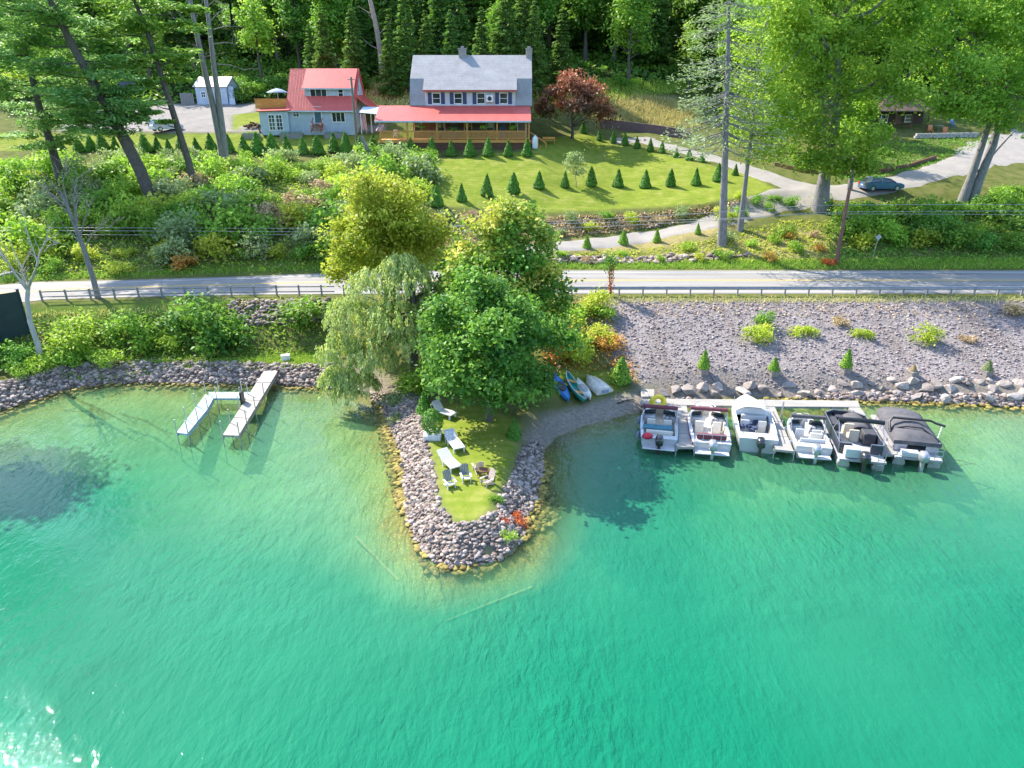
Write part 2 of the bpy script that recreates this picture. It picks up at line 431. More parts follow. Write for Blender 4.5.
def grid_faces(nx, ny):
    i = np.arange(nx * ny).reshape(ny, nx)
    return np.stack([i[:-1, :-1], i[:-1, 1:], i[1:, 1:], i[1:, :-1]], -1).reshape(-1, 4)
t = NT('ground')
co = t.coord()
n1, n2, n3 = t.noise(.9, 6, .65, co), t.noise(5, 5, .6, co), t.noise(.17, 3, .5, co)
base = t.ramp(n1, [(.25, (.055, .075, .02)), (.5, (.11, .125, .035)), (.75, (.17, .14, .065))])
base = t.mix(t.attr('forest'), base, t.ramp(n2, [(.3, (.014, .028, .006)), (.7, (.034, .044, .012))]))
dryc = t.ramp(n2, [(.25, (.16, .15, .05)), (.5, (.30, .24, .11)), (.8, (.36, .33, .13))])
c = t.mix(t.math('MULTIPLY', t.attr('dry'), t.ramp(n1, [(.3, (.4, .4, .4)), (.6, (1, 1, 1))])), base, dryc)
c = t.mix(t.attr('verge'), c, t.ramp(n2, [(.25, (.07, .14, .015)), (.8, (.2, .25, .05))]))
# lawn, with mowing passes across the slope
wv = t.new('ShaderNodeTexWave', wave_type='BANDS', bands_direction='Y'); wv.inputs['Scale'].default_value = .42; wv.inputs['Distortion'].default_value = 1.6; wv.inputs['Detail'].default_value = 1
wv.inputs['Detail Scale'].default_value = .3
t.ln(co, wv.inputs[0])
lf = t.math('ADD', t.math('MULTIPLY', wv.outputs['Fac'], .07), t.math('ADD', t.math('MULTIPLY', n1, .85), t.math('MULTIPLY', n3, .26)))
lc = t.ramp(lf, [(.3, (.10, .165, .012)), (.55, (.165, .22, .024)), (.8, (.32, .31, .085))])
lc = t.mix(.35, lc, t.ramp(t.noise(14, 3, .6, co), [(.3, (.08, .13, .012)), (.7, (.25, .265, .055))]))
c = t.mix(t.math('ADD', t.attr('lawn'), t.math('MULTIPLY', t.math('SUBTRACT', n2, .5), t.math('MULTIPLY', t.attr('lawn'), .5)), True), c, lc)
# gravel bank, beach, gravel yard
v1 = t.new('ShaderNodeTexVoronoi'); v1.inputs['Scale'].default_value = 6.0; t.ln(co, v1.inputs['Vector'])
v2 = t.new('ShaderNodeTexVoronoi'); v2.inputs['Scale'].default_value = 7.5; t.ln(co, v2.inputs['Vector'])
stone_c = t.mix(.5, t.ramp(v1.outputs['Color'], [(.1, (.165, .145, .135)), (.9, (.32, .28, .26))]), t.ramp(n1, [(.3, (.165, .145, .14)), (.7, (.27, .235, .225))]))
mp = t.new('ShaderNodeMapping'); t.ln(co, mp.inputs[0]); mp.inputs['Scale'].default_value = (1.0, .22, .22); mp.inputs['Rotation'].default_value = (0, 0, R(14))
stone_c = t.mix(1.0, stone_c, t.ramp(t.noise(.55, 5, .65, mp.outputs[0], .5), [(.32, (.72, .68, .62)), (.5, (1, 1, 1)), (.7, (1.14, 1.12, 1.12))]), 'MULTIPLY')    # washouts and dirt running down the bank
c = t.mix(t.math('ADD', t.attr('gravel'), t.math('MULTIPLY', t.math('SUBTRACT', n2, .5), t.math('MULTIPLY', t.math('MULTIPLY', t.attr('gravel'), t.math('SUBTRACT', 1.0, t.attr('gravel'))), 4.0)), True), c, stone_c)
yc = t.mix(.5, t.ramp(n1, [(.3, (.21, .19, .17)), (.7, (.31, .28, .25))]), t.ramp(t.noise(20, 4, .7, co), [(.3, (.18, .165, .145)), (.7, (.36, .33, .295))]))
c = t.mix(t.attr('yard'), c, yc)
c = t.mix(t.attr('beach'), c, t.ramp(n2, [(.3, (.19, .165, .13)), (.7, (.34, .3, .24))]))
# riprap soil between the stones
c = t.mix(t.attr('riprap'), c, t.ramp(n2, [(.3, (.15, .125, .1)), (.7, (.27, .23, .19))]))
# lake bed
bed = t.ramp(t.math('ADD', t.attr('depth'), t.math('MULTIPLY', t.math('SUBTRACT', n1, .5), .5)), [(0.0, (.24, .19, .07)), (.07, (.34, .31, .07)), (.14, (.30, .42, .14)), (.4, (.30, .52, .24)), (1.0, (.26, .52, .30))])
wd = t.ramp(t.noise(.33, 5, .62, co, .6), [(.38, (.66, .74, .66)), (.55, (1.05, 1.05, 1.05))])
bed = t.mix(1.0, bed, wd, 'MULTIPLY')
bed = t.mix(t.math('MULTIPLY', t.ramp(t.attr('depth'), [(.1, (1, 1, 1)), (.5, (0, 0, 0))]), .55), bed, t.ramp(v1.outputs['Distance'], [(.05, (.5, .42, .16)), (.5, (.17, .15, .05))]))
c = t.mix(t.attr('under'), c, bed)
hgt = t.math('ADD', t.math('MULTIPLY', v1.outputs['Distance'], t.attr('gravel')), t.math('MULTIPLY', n2, .6))
t.done(t.pbsdf(c, 1.0, 0, t.bump(hgt, .5, .09), .03)); M_GROUND = t.m
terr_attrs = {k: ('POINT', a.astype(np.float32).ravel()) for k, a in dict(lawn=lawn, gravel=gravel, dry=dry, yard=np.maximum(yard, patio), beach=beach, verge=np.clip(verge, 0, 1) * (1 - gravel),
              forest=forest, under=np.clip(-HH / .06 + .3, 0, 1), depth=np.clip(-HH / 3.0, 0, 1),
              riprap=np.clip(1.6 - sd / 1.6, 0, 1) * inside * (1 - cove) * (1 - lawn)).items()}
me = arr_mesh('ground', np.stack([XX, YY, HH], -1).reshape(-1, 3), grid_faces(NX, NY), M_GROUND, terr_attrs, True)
tag(obj('ground', me), kind='structure')

# ------------------------------------------------------------------ water
wx = np.concatenate([-grow(60, 2500, 2)[::-1], np.arange(-59, 60, .5), grow(60.5, 2500, 2)]); wy = np.concatenate([-grow(0, 600, 2)[::-1], np.arange(1, 50, .5)])
WX, WY = np.meshgrid(wx, wy); WD = -HV(WX, WY)
t = NT('lake_water')
co = t.coord()
def wave_noise(sx, sy, rot, sc, det=2):
    mp = t.new('ShaderNodeMapping'); t.ln(co, mp.inputs[0]); mp.inputs['Rotation'].default_value = (0, 0, R(rot)); mp.inputs['Scale'].default_value = (sx, sy, 1)
    return t.noise(sc, det, .55, mp.outputs[0], .35)
h1 = wave_noise(1.0, .42, 28, 2.2, 3); h2 = wave_noise(1.0, .55, 8, 4.8, 2); h3 = wave_noise(.6, 1, 35, .35, 2)
hh = t.math('ADD', t.math('MULTIPLY', h1, .8), t.math('ADD', t.math('MULTIPLY', h2, .3), t.math('MULTIPLY', h3, 1.1)))
bn = t.bump(t.math('MULTIPLY', hh, t.ramp(t.noise(.085, 3, .55, co), [(.38, (.35, .35, .35)), (.62, (1.25, 1.25, 1.25))])), .85, .22); h4 = wave_noise(1.0, .6, 20, 9.0, 2); pch = t.noise(.09, 3, .5, co)
bg_ = t.bump(t.math('ADD', t.math('MULTIPLY', hh, .9), t.math('MULTIPLY', h4, .12)), .52, .12)
dep = t.attr('depth')
f = t.math('SUBTRACT', 1.0, t.math('POWER', 2.718, t.math('MULTIPLY', dep, -.62)))
wcol = t.ramp(t.math('DIVIDE', dep, 5.0), [(0.0, (.15, .31, .14)), (.18, (.085, .26, .125)), (.42, (.02, .185, .098)), (1.0, (.005, .15, .078))])
wcol = t.mix(1.0, wcol, t.ramp(t.noise(.12, 3, .5, co), [(.3, (.86, .9, .9)), (.7, (1.12, 1.06, 1.06))]), 'MULTIPLY')
df = t.new('ShaderNodeBsdfDiffuse'); t.ln(wcol, df.inputs[0]); t.ln(bn, df.inputs['Normal'])
tp = t.new('ShaderNodeBsdfTransparent'); t.ln(t.ramp(t.math('DIVIDE', dep, 3.0), [(0, (.97, .99, .97)), (1, (.72, .92, .82))]), tp.inputs[0])
m1 = t.new('ShaderNodeMixShader'); t.ln(f, m1.inputs[0]); t.ln(tp.outputs[0], m1.inputs[1]); t.ln(df.outputs[0], m1.inputs[2])
gl = t.new('ShaderNodeBsdfGlossy'); gl.inputs['Roughness'].default_value = .014; t.ln(bg_, gl.inputs['Normal'])
fr = t.new('ShaderNodeFresnel'); fr.inputs['IOR'].default_value = 1.33; t.ln(bg_, fr.inputs['Normal'])
m2 = t.new('ShaderNodeMixShader'); t.ln(t.math('MULTIPLY', fr.outputs[0], .7), m2.inputs[0]); t.ln(m1.outputs[0], m2.inputs[1]); t.ln(gl.outputs[0], m2.inputs[2])
t.done(m2.outputs[0])
me = arr_mesh('lake_water', np.stack([WX, WY, np.zeros_like(WX)], -1).reshape(-1, 3), grid_faces(len(wx), len(wy)), t.m, {'depth': ('POINT', np.maximum(WD, 0).ravel())}, True)
tag(obj('lake_water', me), kind='structure')

# ------------------------------------------------------------------ roads
t = NT('asphalt'); co = t.coord()
c = t.mix(.5, t.ramp(t.noise(.35, 5, .6, co), [(.3, (.215, .2, .18)), (.7, (.29, .27, .245))]), t.ramp(t.noise(22, 3, .7, co), [(.3, (.195, .18, .165)), (.7, (.31, .29, .265))]))
mp = t.new('ShaderNodeMapping'); t.ln(co, mp.inputs[0]); mp.inputs['Scale'].default_value = (.05, 1.1, 1)
c = t.mix(.4, c, t.ramp(t.noise(1.2, 3, .5, mp.outputs[0]), [(.35, (.165, .155, .145)), (.65, (.33, .31, .28))]))
M_ASPH = t.done(t.pbsdf(c, .85, 0, t.bump(t.noise(40, 3, .6, co), .2, .02), .3))
def strip(name, xs, y0, y1, z, mat, kind='structure'):
    v = []; 
    for k in range(2):
        for x in xs: v.append((x, (y0 if k == 0 else y1)(x), z))
    n = len(xs); f = np.array([(i, i + 1, n + i + 1, n + i) for i in range(n - 1)])
    return tag(obj(name, arr_mesh(name, np.array(v), f, mat)), kind=kind)
xs = np.arange(-140, 141, .5)
f_n = lambda x: float(np.interp(x, rn[0], rn[1])); f_f = lambda x: float(np.interp(x, rf[0], rf[1]))
strip('road', xs, lambda x: f_n(x) + .35, lambda x: f_f(x) - .1, ROAD_Z + .03, M_ASPH)
mid = lambda x: f_n(x) * .44 + f_f(x) * .56
M_YEL = M('yellow_road_paint', (.62, .42, .07), .7, var=.3, vs=6); M_WHT = M('white_road_paint', (.62, .62, .6), .7, var=.3, vs=6)
strip('road_marking', xs, lambda x: mid(x) - .17, lambda x: mid(x) - .05, ROAD_Z + .036, M_YEL)
strip('road_marking', xs, lambda x: mid(x) + .05, lambda x: mid(x) + .17, ROAD_Z + .036, M_YEL)
strip('road_marking', xs, lambda x: f_n(x) + 1.0, lambda x: f_n(x) + 1.12, ROAD_Z + .036, M_WHT)
strip('road_marking', xs, lambda x: f_f(x) - .9, lambda x: f_f(x) - .78, ROAD_Z + .036, M_WHT)

t = NT('packed_gravel'); co = t.coord()
c = t.mix(.5, t.ramp(t.noise(.8, 5, .6, co), [(.3, (.23, .205, .18)), (.7, (.34, .305, .275))]), t.ramp(t.noise(16, 4, .7, co), [(.3, (.19, .175, .155)), (.7, (.38, .35, .315))]))
M_PGR = t.done(t.pbsdf(c, .9, 0, t.bump(t.noise(25, 3, .6, co), .3, .03), .2))
def ribbon(name, pts, widths, mat, dz=.05, step=.5):
    """a way draped on the ground along centre points (x, y)"""
    p = [Vector(q) for q in pts]; P = []; W = []
    for i in range(len(p) - 1):
        a, b, c, d = p[max(i - 1, 0)], p[i], p[i + 1], p[min(i + 2, len(p) - 1)]
        n = max(2, int((c - b).length / step))
        for k in range(n):
            u = k / n
            P.append(.5 * ((2 * b) + (c - a) * u + (2 * a - 5 * b + 4 * c - d) * u * u + (3 * b - a - 3 * c + d) * u ** 3)); W.append(widths[i] * (1 - u) + widths[i + 1] * u)
    P.append(p[-1]); W.append(widths[-1]); v = []
    m = 9
    for i, q in enumerate(P):
        tt = (P[min(i + 1, len(P) - 1)] - P[max(i - 1, 0)]).normalized(); nn = Vector((-tt.y, tt.x))
        for k in range(m):
            s_ = (k / (m - 1) - .5) * W[i] * (1 + (.10 * math.sin(i * .7 + k) if k in (0, m - 1) else 0))
            x, y = q.x + nn.x * s_, q.y + nn.y * s_; v.append((x, y, H(x, y) + dz - (.09 if k in (0, m - 1) else 0)))
    return tag(obj(name, arr_mesh(name, np.array(v), grid_faces(m, len(P)), mat, None, True)), kind='structure')
# ------------------------------------------------------------------ plants: mesh makers
def unit(v): return v / (np.linalg.norm(v, axis=-1, keepdims=True) + 1e-9)
def leaf_quads(c, nrm, size, r, asp=.62, axis=None):
    """one kite-shaped, slightly folded leaf per centre"""
    n = len(c); nrm = unit(nrm)
    a = r.normal(size=(n, 3)) if axis is None else axis + r.normal(size=(n, 3)) * .25
    a = unit(a - nrm * (a * nrm).sum(1, keepdims=True)); b = np.cross(nrm, a)
    s = np.asarray(size)[:, None]
    fold = nrm * s * .12
    v = np.stack([c - a * s * .5, c + b * s * asp * .5 + fold - a * s * .05, c + a * s * .5, c - b * s * asp * .5 + fold - a * s * .05], 1)
    return v.reshape(-1, 3), np.arange(4 * n).reshape(n, 4)
class Leaves:
    def __init__(s): s.V, s.T = [], []
    def add(s, c, nrm, size, tint, r, asp=.62, axis=None):
        v, _ = leaf_quads(np.asarray(c), np.asarray(nrm), size, r, asp, axis); s.V.append(v); s.T.append(np.clip(tint, 0, 1))
    def mesh(s, name, mat):
        v = np.concatenate(s.V); t_ = np.concatenate(s.T)
        return arr_mesh(name, v, np.arange(len(v)).reshape(-1, 4), mat, {'tint': ('FACE', t_)})
def clumps(L, lobes, n_clumps, per, cr, size, r, tb=(.1, .75), low=-.35, flat=.75, shell=(.62, 1.02), asp=.62):
    """leaf clumps over and inside a set of ellipsoid lobes (cx, cy, cz, rxy, rz[, tint])"""
    vol = np.array([l[3] ** 1.5 * l[4] ** .5 for l in lobes]); vol = vol / vol.sum(); cc = []
    for l, w_ in zip(lobes, vol):
        k = max(3, int(n_clumps * w_)); d = unit(r.normal(size=(k * 3, 3))); d = d[d[:, 2] > low][:k]; k = len(d)
        rr = r.uniform(shell[0], shell[1], (k, 1)) * (1 + .22 * np.sin(d[:, :1] * 5 + l[0]) * np.cos(d[:, 1:2] * 4 + l[1]))
        p = np.array(l[:3]) + d * rr * np.array([l[3], l[3], l[4]])
        # drop clumps buried deep in another lobe
        keep = (np.sin(p[:, 0] * 1.9 + l[1]) + np.sin(p[:, 1] * 2.3 + l[0]) + np.sin(p[:, 2] * 2.1)) < 1.55    # gaps in the crown
        for q in lobes:
            if q is l: continue
            e = np.linalg.norm((p - np.array(q[:3])) / np.array([q[3], q[3], q[4]]), axis=1); keep &= (e > .62)
        lt = l[5] if len(l) > 5 else 0
        for pc, dd in zip(p[keep], d[keep]): cc.append((pc, dd, lt))
    for pc, dd, lt in cc:
        n = int(per * 1.25 * r.uniform(.55, 1.4)); g = r.normal(size=(n, 3)) * cr * r.uniform(.7, 1.25) * np.array([1, 1, flat]) * .6
        nn = dd * .35 + np.array([0, 0, .65]) + r.normal(size=(n, 3)) * .6
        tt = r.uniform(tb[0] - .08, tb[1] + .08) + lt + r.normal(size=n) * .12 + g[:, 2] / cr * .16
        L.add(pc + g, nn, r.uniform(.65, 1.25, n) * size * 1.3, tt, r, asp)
    return [c_[0] for c_ in cc]
def trunk_mesh(name, mat, pts, rad, limbs=(), n=8):
    m = MB(); m.tube(pts, rad, n)
    for p0, p1, r0 in limbs:
        p0, p1 = Vector(p0), Vector(p1); md = p0.lerp(p1, .5) + Vector((random.uniform(-.1, .1), random.uniform(-.1, .1), -.06)) * (p1 - p0).length
        m.tube([p0, md, p1], [r0, r0 * .65, r0 * .22], 5)
    return m.mesh(name, mat)
def bark(name, a, b):
    t = NT(name); co = t.coord(); mp = t.new('ShaderNodeMapping'); t.ln(co, mp.inputs[0]); mp.inputs['Scale'].default_value = (5, 5, .9)
    n_ = t.noise(2.2, 5, .65, mp.outputs[0]); c_ = t.ramp(n_, [(.3, a), (.7, b)])
    return t.done(t.pbsdf(c_, .9, 0, t.bump(n_, .6, .05), .2))
BARK = bark('brown_bark', (.06, .05, .04), (.16, .135, .11)); BARK_G = bark('grey_bark', (.13, .12, .115), (.30, .28, .27)); BARK_W = bark('bleached_bark', (.34, .31, .29), (.58, .54, .51))
LG_DARK = leaf_mat('leaf_dark_green', (.03, .095, .016), (.125, .235, .03))
LG_MID = leaf_mat('leaf_mid_green', (.055, .125, .014), (.17, .28, .03))
LG_LIGHT = leaf_mat('leaf_light_green', (.10, .19, .018), (.30, .41, .05), transl=.5)
LG_YEL = leaf_mat('leaf_yellow_green', (.19, .235, .018), (.46, .45, .055), transl=.54)
LG_WIL = leaf_mat('leaf_willow', (.20, .26, .06), (.47, .52, .16), transl=.45)
LG_GREY = leaf_mat('leaf_grey_green', (.11, .145, .06), (.27, .31, .14))
LG_PINE = leaf_mat('needles_pine', (.05, .14, .045), (.22, .33, .09), transl=.5)
LG_SPR = leaf_mat('needles_spruce', (.11, .165, .085), (.27, .34, .19), transl=.3)
LG_HEM = leaf_mat('needles_hemlock', (.035, .09, .024), (.12, .205, .042), transl=.35)
LG_RED = leaf_mat('leaf_copper', (.06, .03, .015), (.34, .115, .07), hue=.01, transl=.2)
LG_ORANGE = leaf_mat('leaf_orange', (.22, .16, .03), (.42, .19, .04), transl=.3)
LG_FLAME = leaf_mat('leaf_flame_red', (.24, .04, .015), (.34, .09, .025), transl=.25)
LG_BROWN = leaf_mat('leaf_dry_brown', (.17, .13, .065), (.36, .27, .14), transl=.2)
LG_CONE = leaf_mat('leaf_clipped_cone', (.032, .10, .012), (.11, .23, .022), hue=.006, val=.2, transl=.22)
LG_CONE_Y = leaf_mat('leaf_clipped_cone_light', (.07, .155, .012), (.20, .30, .03), hue=.006, val=.2, transl=.22)
LG_RUST = leaf_mat('leaf_rust', (.20, .07, .025), (.38, .15, .06), transl=.2)
LG_GRASS = leaf_mat('grass_blades', (.085, .16, .015), (.25, .32, .05), transl=.4)
LG_DRYG = leaf_mat('dry_grass_blades', (.20, .18, .05), (.42, .35, .14), transl=.35)

# ---- broadleaf tree
def broad_meshes(key, h, lobes, trunk_h, mat, bmat, n_clumps=150, per=40, cr=1.0, size=.34, seed=1, r0=None, trunk=None, tb=(.1, .75), low=-.35, shell=(.62, 1.02)):
    r = np.random.default_rng(seed); random.seed(seed); L = Leaves()
    cs = clumps(L, lobes, n_clumps, per, cr, size, r, tb, low, shell=shell)
    cm = L.mesh(key + '_crown', mat); r0 = r0 or h * .022
    pts = trunk or [(0, 0, -.4), (.05 * r0 * 5, .02, trunk_h * .5), (-.1, .1, trunk_h), (.1, -.05, trunk_h + (h - trunk_h) * .45), (0, 0, h * .86)]
    k = len(pts); rad = [r0 * (1.25 if i == 0 else 1 - .8 * i / (k - 1)) for i in range(k)]
    idx = r.permutation(len(cs))[:16]; limbs = []
    pv = [Vector(p) for p in pts]
    for i in idx:
        q = Vector(cs[i]); z0 = max(trunk_h * .8, min(q.z - (q.xy.length) * .6, h * .7))
        a = pv[0]
        for u, v_ in zip(pv[:-1], pv[1:]):
            if u.z <= z0 <= v_.z: a = u.lerp(v_, (z0 - u.z) / max(1e-3, v_.z - u.z))
        limbs.append((a, a.lerp(q, .93), r0 * .33))
    return cm, trunk_mesh(key + '_trunk', bmat, pts, rad, limbs)
def plant(name, label, cat, loc, parts, rz=0, scale=1, group=None):
    o = thing(name, label, cat, loc, rz, group); o.scale = (scale,) * 3 if not hasattr(scale, '__len__') else scale
    for pn, me_ in parts: obj(pn, me_, o)
    return o
# ---- conifer: whorls of drooping or level sprays
def conifer_meshes(key, h, r_base, z0, mat, bmat, whorls=22, per=7, spray=26, size=(.42, .12), droop=.25, seed=1, lean=None, top_r=.25, jitter=.2, tb=(.1, .8), flat=.35, r0=None, rise=0., gap=.12):
    r = np.random.default_rng(seed); L = Leaves(); limbs = []
    path = lean or [(0, 0, -.4), (0, 0, h)]
    pv = [Vector(p) for p in path]
    def on(z):
        for u, v_ in zip(pv[:-1], pv[1:]):
            if z <= v_.z: return u.lerp(v_, (z - u.z) / max(1e-3, v_.z - u.z))
        return pv[-1].copy()
    r0 = r0 or h * .014
    for i in range(whorls):
        f = i / (whorls - 1); z = z0 + (h - z0) * f ** .95 + r.normal() * jitter
        Rr = (r_base * (1 - f) ** .8 + top_r) * (1 if f > .12 else .75 + f * 2); a0 = r.uniform(0, 6.28)
        c0 = on(min(z, pv[-1].z))
        for k in range(per):
            if r.random() < gap: continue
            az = a0 + 6.283 * k / per + r.normal() * .22; ln_ = Rr * r.uniform(.6, 1.15)
            d = np.array([math.cos(az), math.sin(az), 0]); tip = np.array(c0) + d * ln_ + np.array([0, 0, ln_ * (rise - droop)])
            limbs.append((c0, Vector(tip), max(.015, r0 * .15 * (1 - f * .6))))
            n = max(6, int(spray * ln_ / r_base + 4)); u = r.uniform(.22, 1.05, n) ** .8
            base = np.array(c0)[None] + (tip - np.array(c0))[None] * u[:, None]
            wdt = ln_ * .26 * np.sin(np.clip(u, 0, 1) * 2.6 + .3)
            side = np.array([-d[1], d[0], 0])
            off = side[None] * (r.normal(size=n) * wdt)[:, None] + np.array([0, 0, 1])[None] * (r.normal(size=n) * ln_ * .05 * flat * 3)[:, None]
            off[:, 2] -= np.abs((off * side).sum(1)) * .18
            c_ = base + off
            ax = d[None] * .8 + side[None] * np.sign((off * side).sum(1))[:, None] * .7 + np.array([0, 0, -droop])
            nn = np.array([0, 0, 1.0])[None] + r.normal(size=(n, 3)) * .35
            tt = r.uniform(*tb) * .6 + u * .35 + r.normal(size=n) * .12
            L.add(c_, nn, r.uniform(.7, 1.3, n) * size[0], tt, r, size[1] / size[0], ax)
    k = len(pv); rad = [r0 * (1.2 if i == 0 else max(.12, 1 - .9 * i / (k - 1))) for i in range(k)]
    return L.mesh(key + '_crown', mat), trunk_mesh(key + '_trunk', bmat, path, rad, limbs)
# ---- clipped cone
def cone_mesh(key, mat, h=1.8, rb=.62, seed=1, n=1500, p=.85, size=.13):
    r = np.random.default_rng(seed); L = Leaves()
    z = r.uniform(0, 1, n * 2); keep = r.random(n * 2) < (1 - z) + .12; z = z[keep][:n]; k = len(z)
    az = r.uniform(0, 6.283, k); prof = rb * np.minimum(1, (1 - z) ** p * 1.02) * np.minimum(1, .80 + z * 2.5) * (1 + .07 * np.sin(az * 3 + seed) + .05 * np.sin(z * 17 + az * 2))
    rr = prof * r.uniform(.86, 1.05, k); c_ = np.stack([rr * np.cos(az), rr * np.sin(az), .06 + z * h], 1)
    nn = np.stack([np.cos(az), np.sin(az), np.full(k, .55)], 1) + r.normal(size=(k, 3)) * .45
    L.add(c_, nn, r.uniform(.7, 1.3, k) * size, .35 + r.normal(size=k) * .25, r)
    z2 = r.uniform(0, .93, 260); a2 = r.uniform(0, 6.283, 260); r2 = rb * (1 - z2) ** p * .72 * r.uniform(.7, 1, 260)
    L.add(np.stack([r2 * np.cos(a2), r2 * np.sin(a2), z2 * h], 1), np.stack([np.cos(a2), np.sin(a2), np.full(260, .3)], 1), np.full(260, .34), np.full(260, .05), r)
    return L.mesh(key, mat)
# ---- shrub
def shrub_mesh(key, mat, seed, rr=1.0, h=1.3, n=26, per=42, cr=.42, size=.16, tb=(.1, .85)):
    r = np.random.default_rng(seed); L = Leaves()
    lobes = [(0, 0, h * .42, rr * .8, h * .5)] + [(rr * .55 * math.cos(a), rr * .55 * math.sin(a), h * r.uniform(.28, .5), rr * r.uniform(.4, .6), h * r.uniform(.3, .5)) for a in r.uniform(0, 6.28, 4)]
    clumps(L, lobes, n, per, cr, size, r, tb, -.5)
    return L.mesh(key, mat)
def recolor(me_, mat, name=None):
    c_ = me_.copy(); c_.materials.clear(); c_.materials.append(mat)
    if name: c_.name = name
    return c_
def stuff_leaves(name, P, mat, size, r, up=.7, asp=.5, tint=(.1, .9), jitter=.1, axis_up=0.0):
    n = len(P); P = np.asarray(P) + r.normal(size=(n, 3)) * np.array([jitter, jitter, jitter * .3])
    nn = r.normal(size=(n, 3)) * .6 + np.array([0, -.25 * axis_up, up]); ax = None
    if axis_up: ax = r.normal(size=(n, 3)) * .35 + np.array([0, 0, axis_up]); nn = r.normal(size=(n, 3)) * np.array([1, 1, .2])
    L = Leaves(); L.add(P, nn, r.uniform(.5, 1.35, n) * size, r.uniform(*tint, n), r, asp, ax)
    return tag(obj(name, L.mesh(name, mat)), kind='stuff')
def scatter_px(poly, n, r, lo_sd=.0):
    """random ground points inside a pixel polygon, spread evenly over the ground"""
    w_ = GP(poly); x0, y0 = w_.min(0); x1, y1 = w_.max(0); out = []
    while sum(len(o_) for o_ in out) < n:
        x = r.uniform(x0, x1, n * 2); y = r.uniform(y0, y1, n * 2); k = in_poly(x, y, w_); out.append(np.stack([x[k], y[k]], 1))
    p = np.concatenate(out)[:n]
    return np.column_stack([p, HV(p[:, 0], p[:, 1])])
def poisson(p, dmin):
    out = []
    for q in p:
        if all((q[0] - o_[0]) ** 2 + (q[1] - o_[1]) ** 2 > dmin * dmin for o_ in out): out.append(q)
    return out
# ------------------------------------------------------------------ the trees
rr_ = np.random.default_rng(21)
# forest on the hill: a few kinds, copied
def lob(seed, h, w_, z0, n=9, top=.55):
    r = np.random.default_rng(seed); out = [(0, 0, z0 + (h - z0) * .5, w_ * .62, (h - z0) * .46)]
    for i in range(n):
        f = (i + .5) / n; a = i * 2.4 + r.uniform(-.4, .4); R_ = w_ * (.72 * (1 - .55 * abs(f - .35) * 1.6))
        out.append((R_ * .62 * math.cos(a), R_ * .62 * math.sin(a), z0 + (h - z0) * (.16 + .72 * f), w_ * r.uniform(.32, .5) * (1 - .4 * f), (h - z0) * r.uniform(.13, .22), r.uniform(-.12, .15)))
    return out
FB = []
for i, (mat, hh_, ww) in enumerate([(LG_MID, 19, 4.6), (LG_LIGHT, 17, 4.4), (LG_DARK, 21, 4.8), (LG_MID, 16, 4.0)]):
    FB.append(broad_meshes(f'forest_broadleaf_{"abcd"[i]}', hh_, lob(40 + i, hh_, ww, 3.0, 10), 4.5, mat, BARK, 190, 44, 1.25, .5, 50 + i))
FC = [conifer_meshes('forest_hemlock_a', 23, 4.6, 2.2, LG_HEM, BARK, 30, 9, 60, (.8, .34), .22, 61), conifer_meshes('forest_hemlock_b', 20, 4.0, 1.6, LG_HEM, BARK, 28, 9, 58, (.8, .34), .3, 62)]
protoF = {}
FLAB = {'c': ('conifer', 'tall dark conifer standing in the shaded forest on the hill', 'dark conifers of the hill forest'), 'b': ('broadleaf_tree', 'tall leafy green tree standing in the forest on the hill', 'leafy trees of the hill forest')}
ns = 0
for row, y0 in enumerate((117, 125, 134, 144, 153, 162)):
    x = -96 + row * 2.3
    while x < (98 if row < 5 else -26):
        px_ = x + rr_.normal() * 1.3; py_ = y0 + rr_.normal() * 1.5
        x += (3.8 if row == 0 and -36 < x < 9 else 5.4) if row < 2 else 6.4
        if row == 0 and (8 < px_ < 34 or px_ > 40): continue   # behind the houses and the meadow the wood starts higher up
        if px_ < -32 and py_ < 137: continue
        if row == 1 and 7 < px_ < 36: continue
        if row == 2 and 3 < px_ < 30: sc0 = .8
        p_conif = .62 if -20 < px_ < 35 else .35
        if rr_.random() < p_conif: key = ('c', int(rr_.integers(0, 2)))
        else:
            wts = np.array([.3, .12, .46, .12]) if -40 < px_ < 40 else np.array([.3, .4, .1, .2])
            key = ('b', int(rr_.choice(4, p=wts)))
        if row == 0 and -36 < px_ < 9: key = ('c', int(rr_.integers(0, 2)))
        nm, lb, gp = FLAB[key[0]]; sc = rr_.uniform(.82, 1.15) * ((.6 if row == 0 else .75 if row == 1 else 1) if -36 < px_ < 9 else 1); rot = rr_.uniform(0, 6.28); loc = at(px_, py_)
        if key not in protoF:
            cm, tm = (FC if key[0] == 'c' else FB)[key[1]]
            protoF[key] = plant(nm, lb, 'tree', loc, [('crown', cm), ('trunk', tm)], rot, sc, gp)
        else: dup(protoF[key], loc, rot, sc)
        ns += 1
# bare snag and a goldening tree at the wood's edge, either side of the red-roofed house
def px_trunk(pts, y0, radii_px):
    """trunk points from the photo's outline, at the tree's own distance; returns base and local points"""
    P = [Y(a, b, y0) for a, b in pts]; base = P[0].copy(); return base, [tuple(p - base) for p in P], [r_ / FPX * (y0 * _cp + (CAM_Z - p.z) * _sp) for r_, p in zip(radii_px, P)]
def limb_px(base, y0, pairs, dy=0):
    return [(Y(*a, y0) - base, Y(*b, y0 + dy + random.uniform(-1.2, 1.2)) - base, r_) for a, b, r_ in pairs]
def drop(pts):  # sink the first point a little into the ground
    p = list(pts); p[0] = (p[0][0], p[0][1], p[0][2] - .5); return p

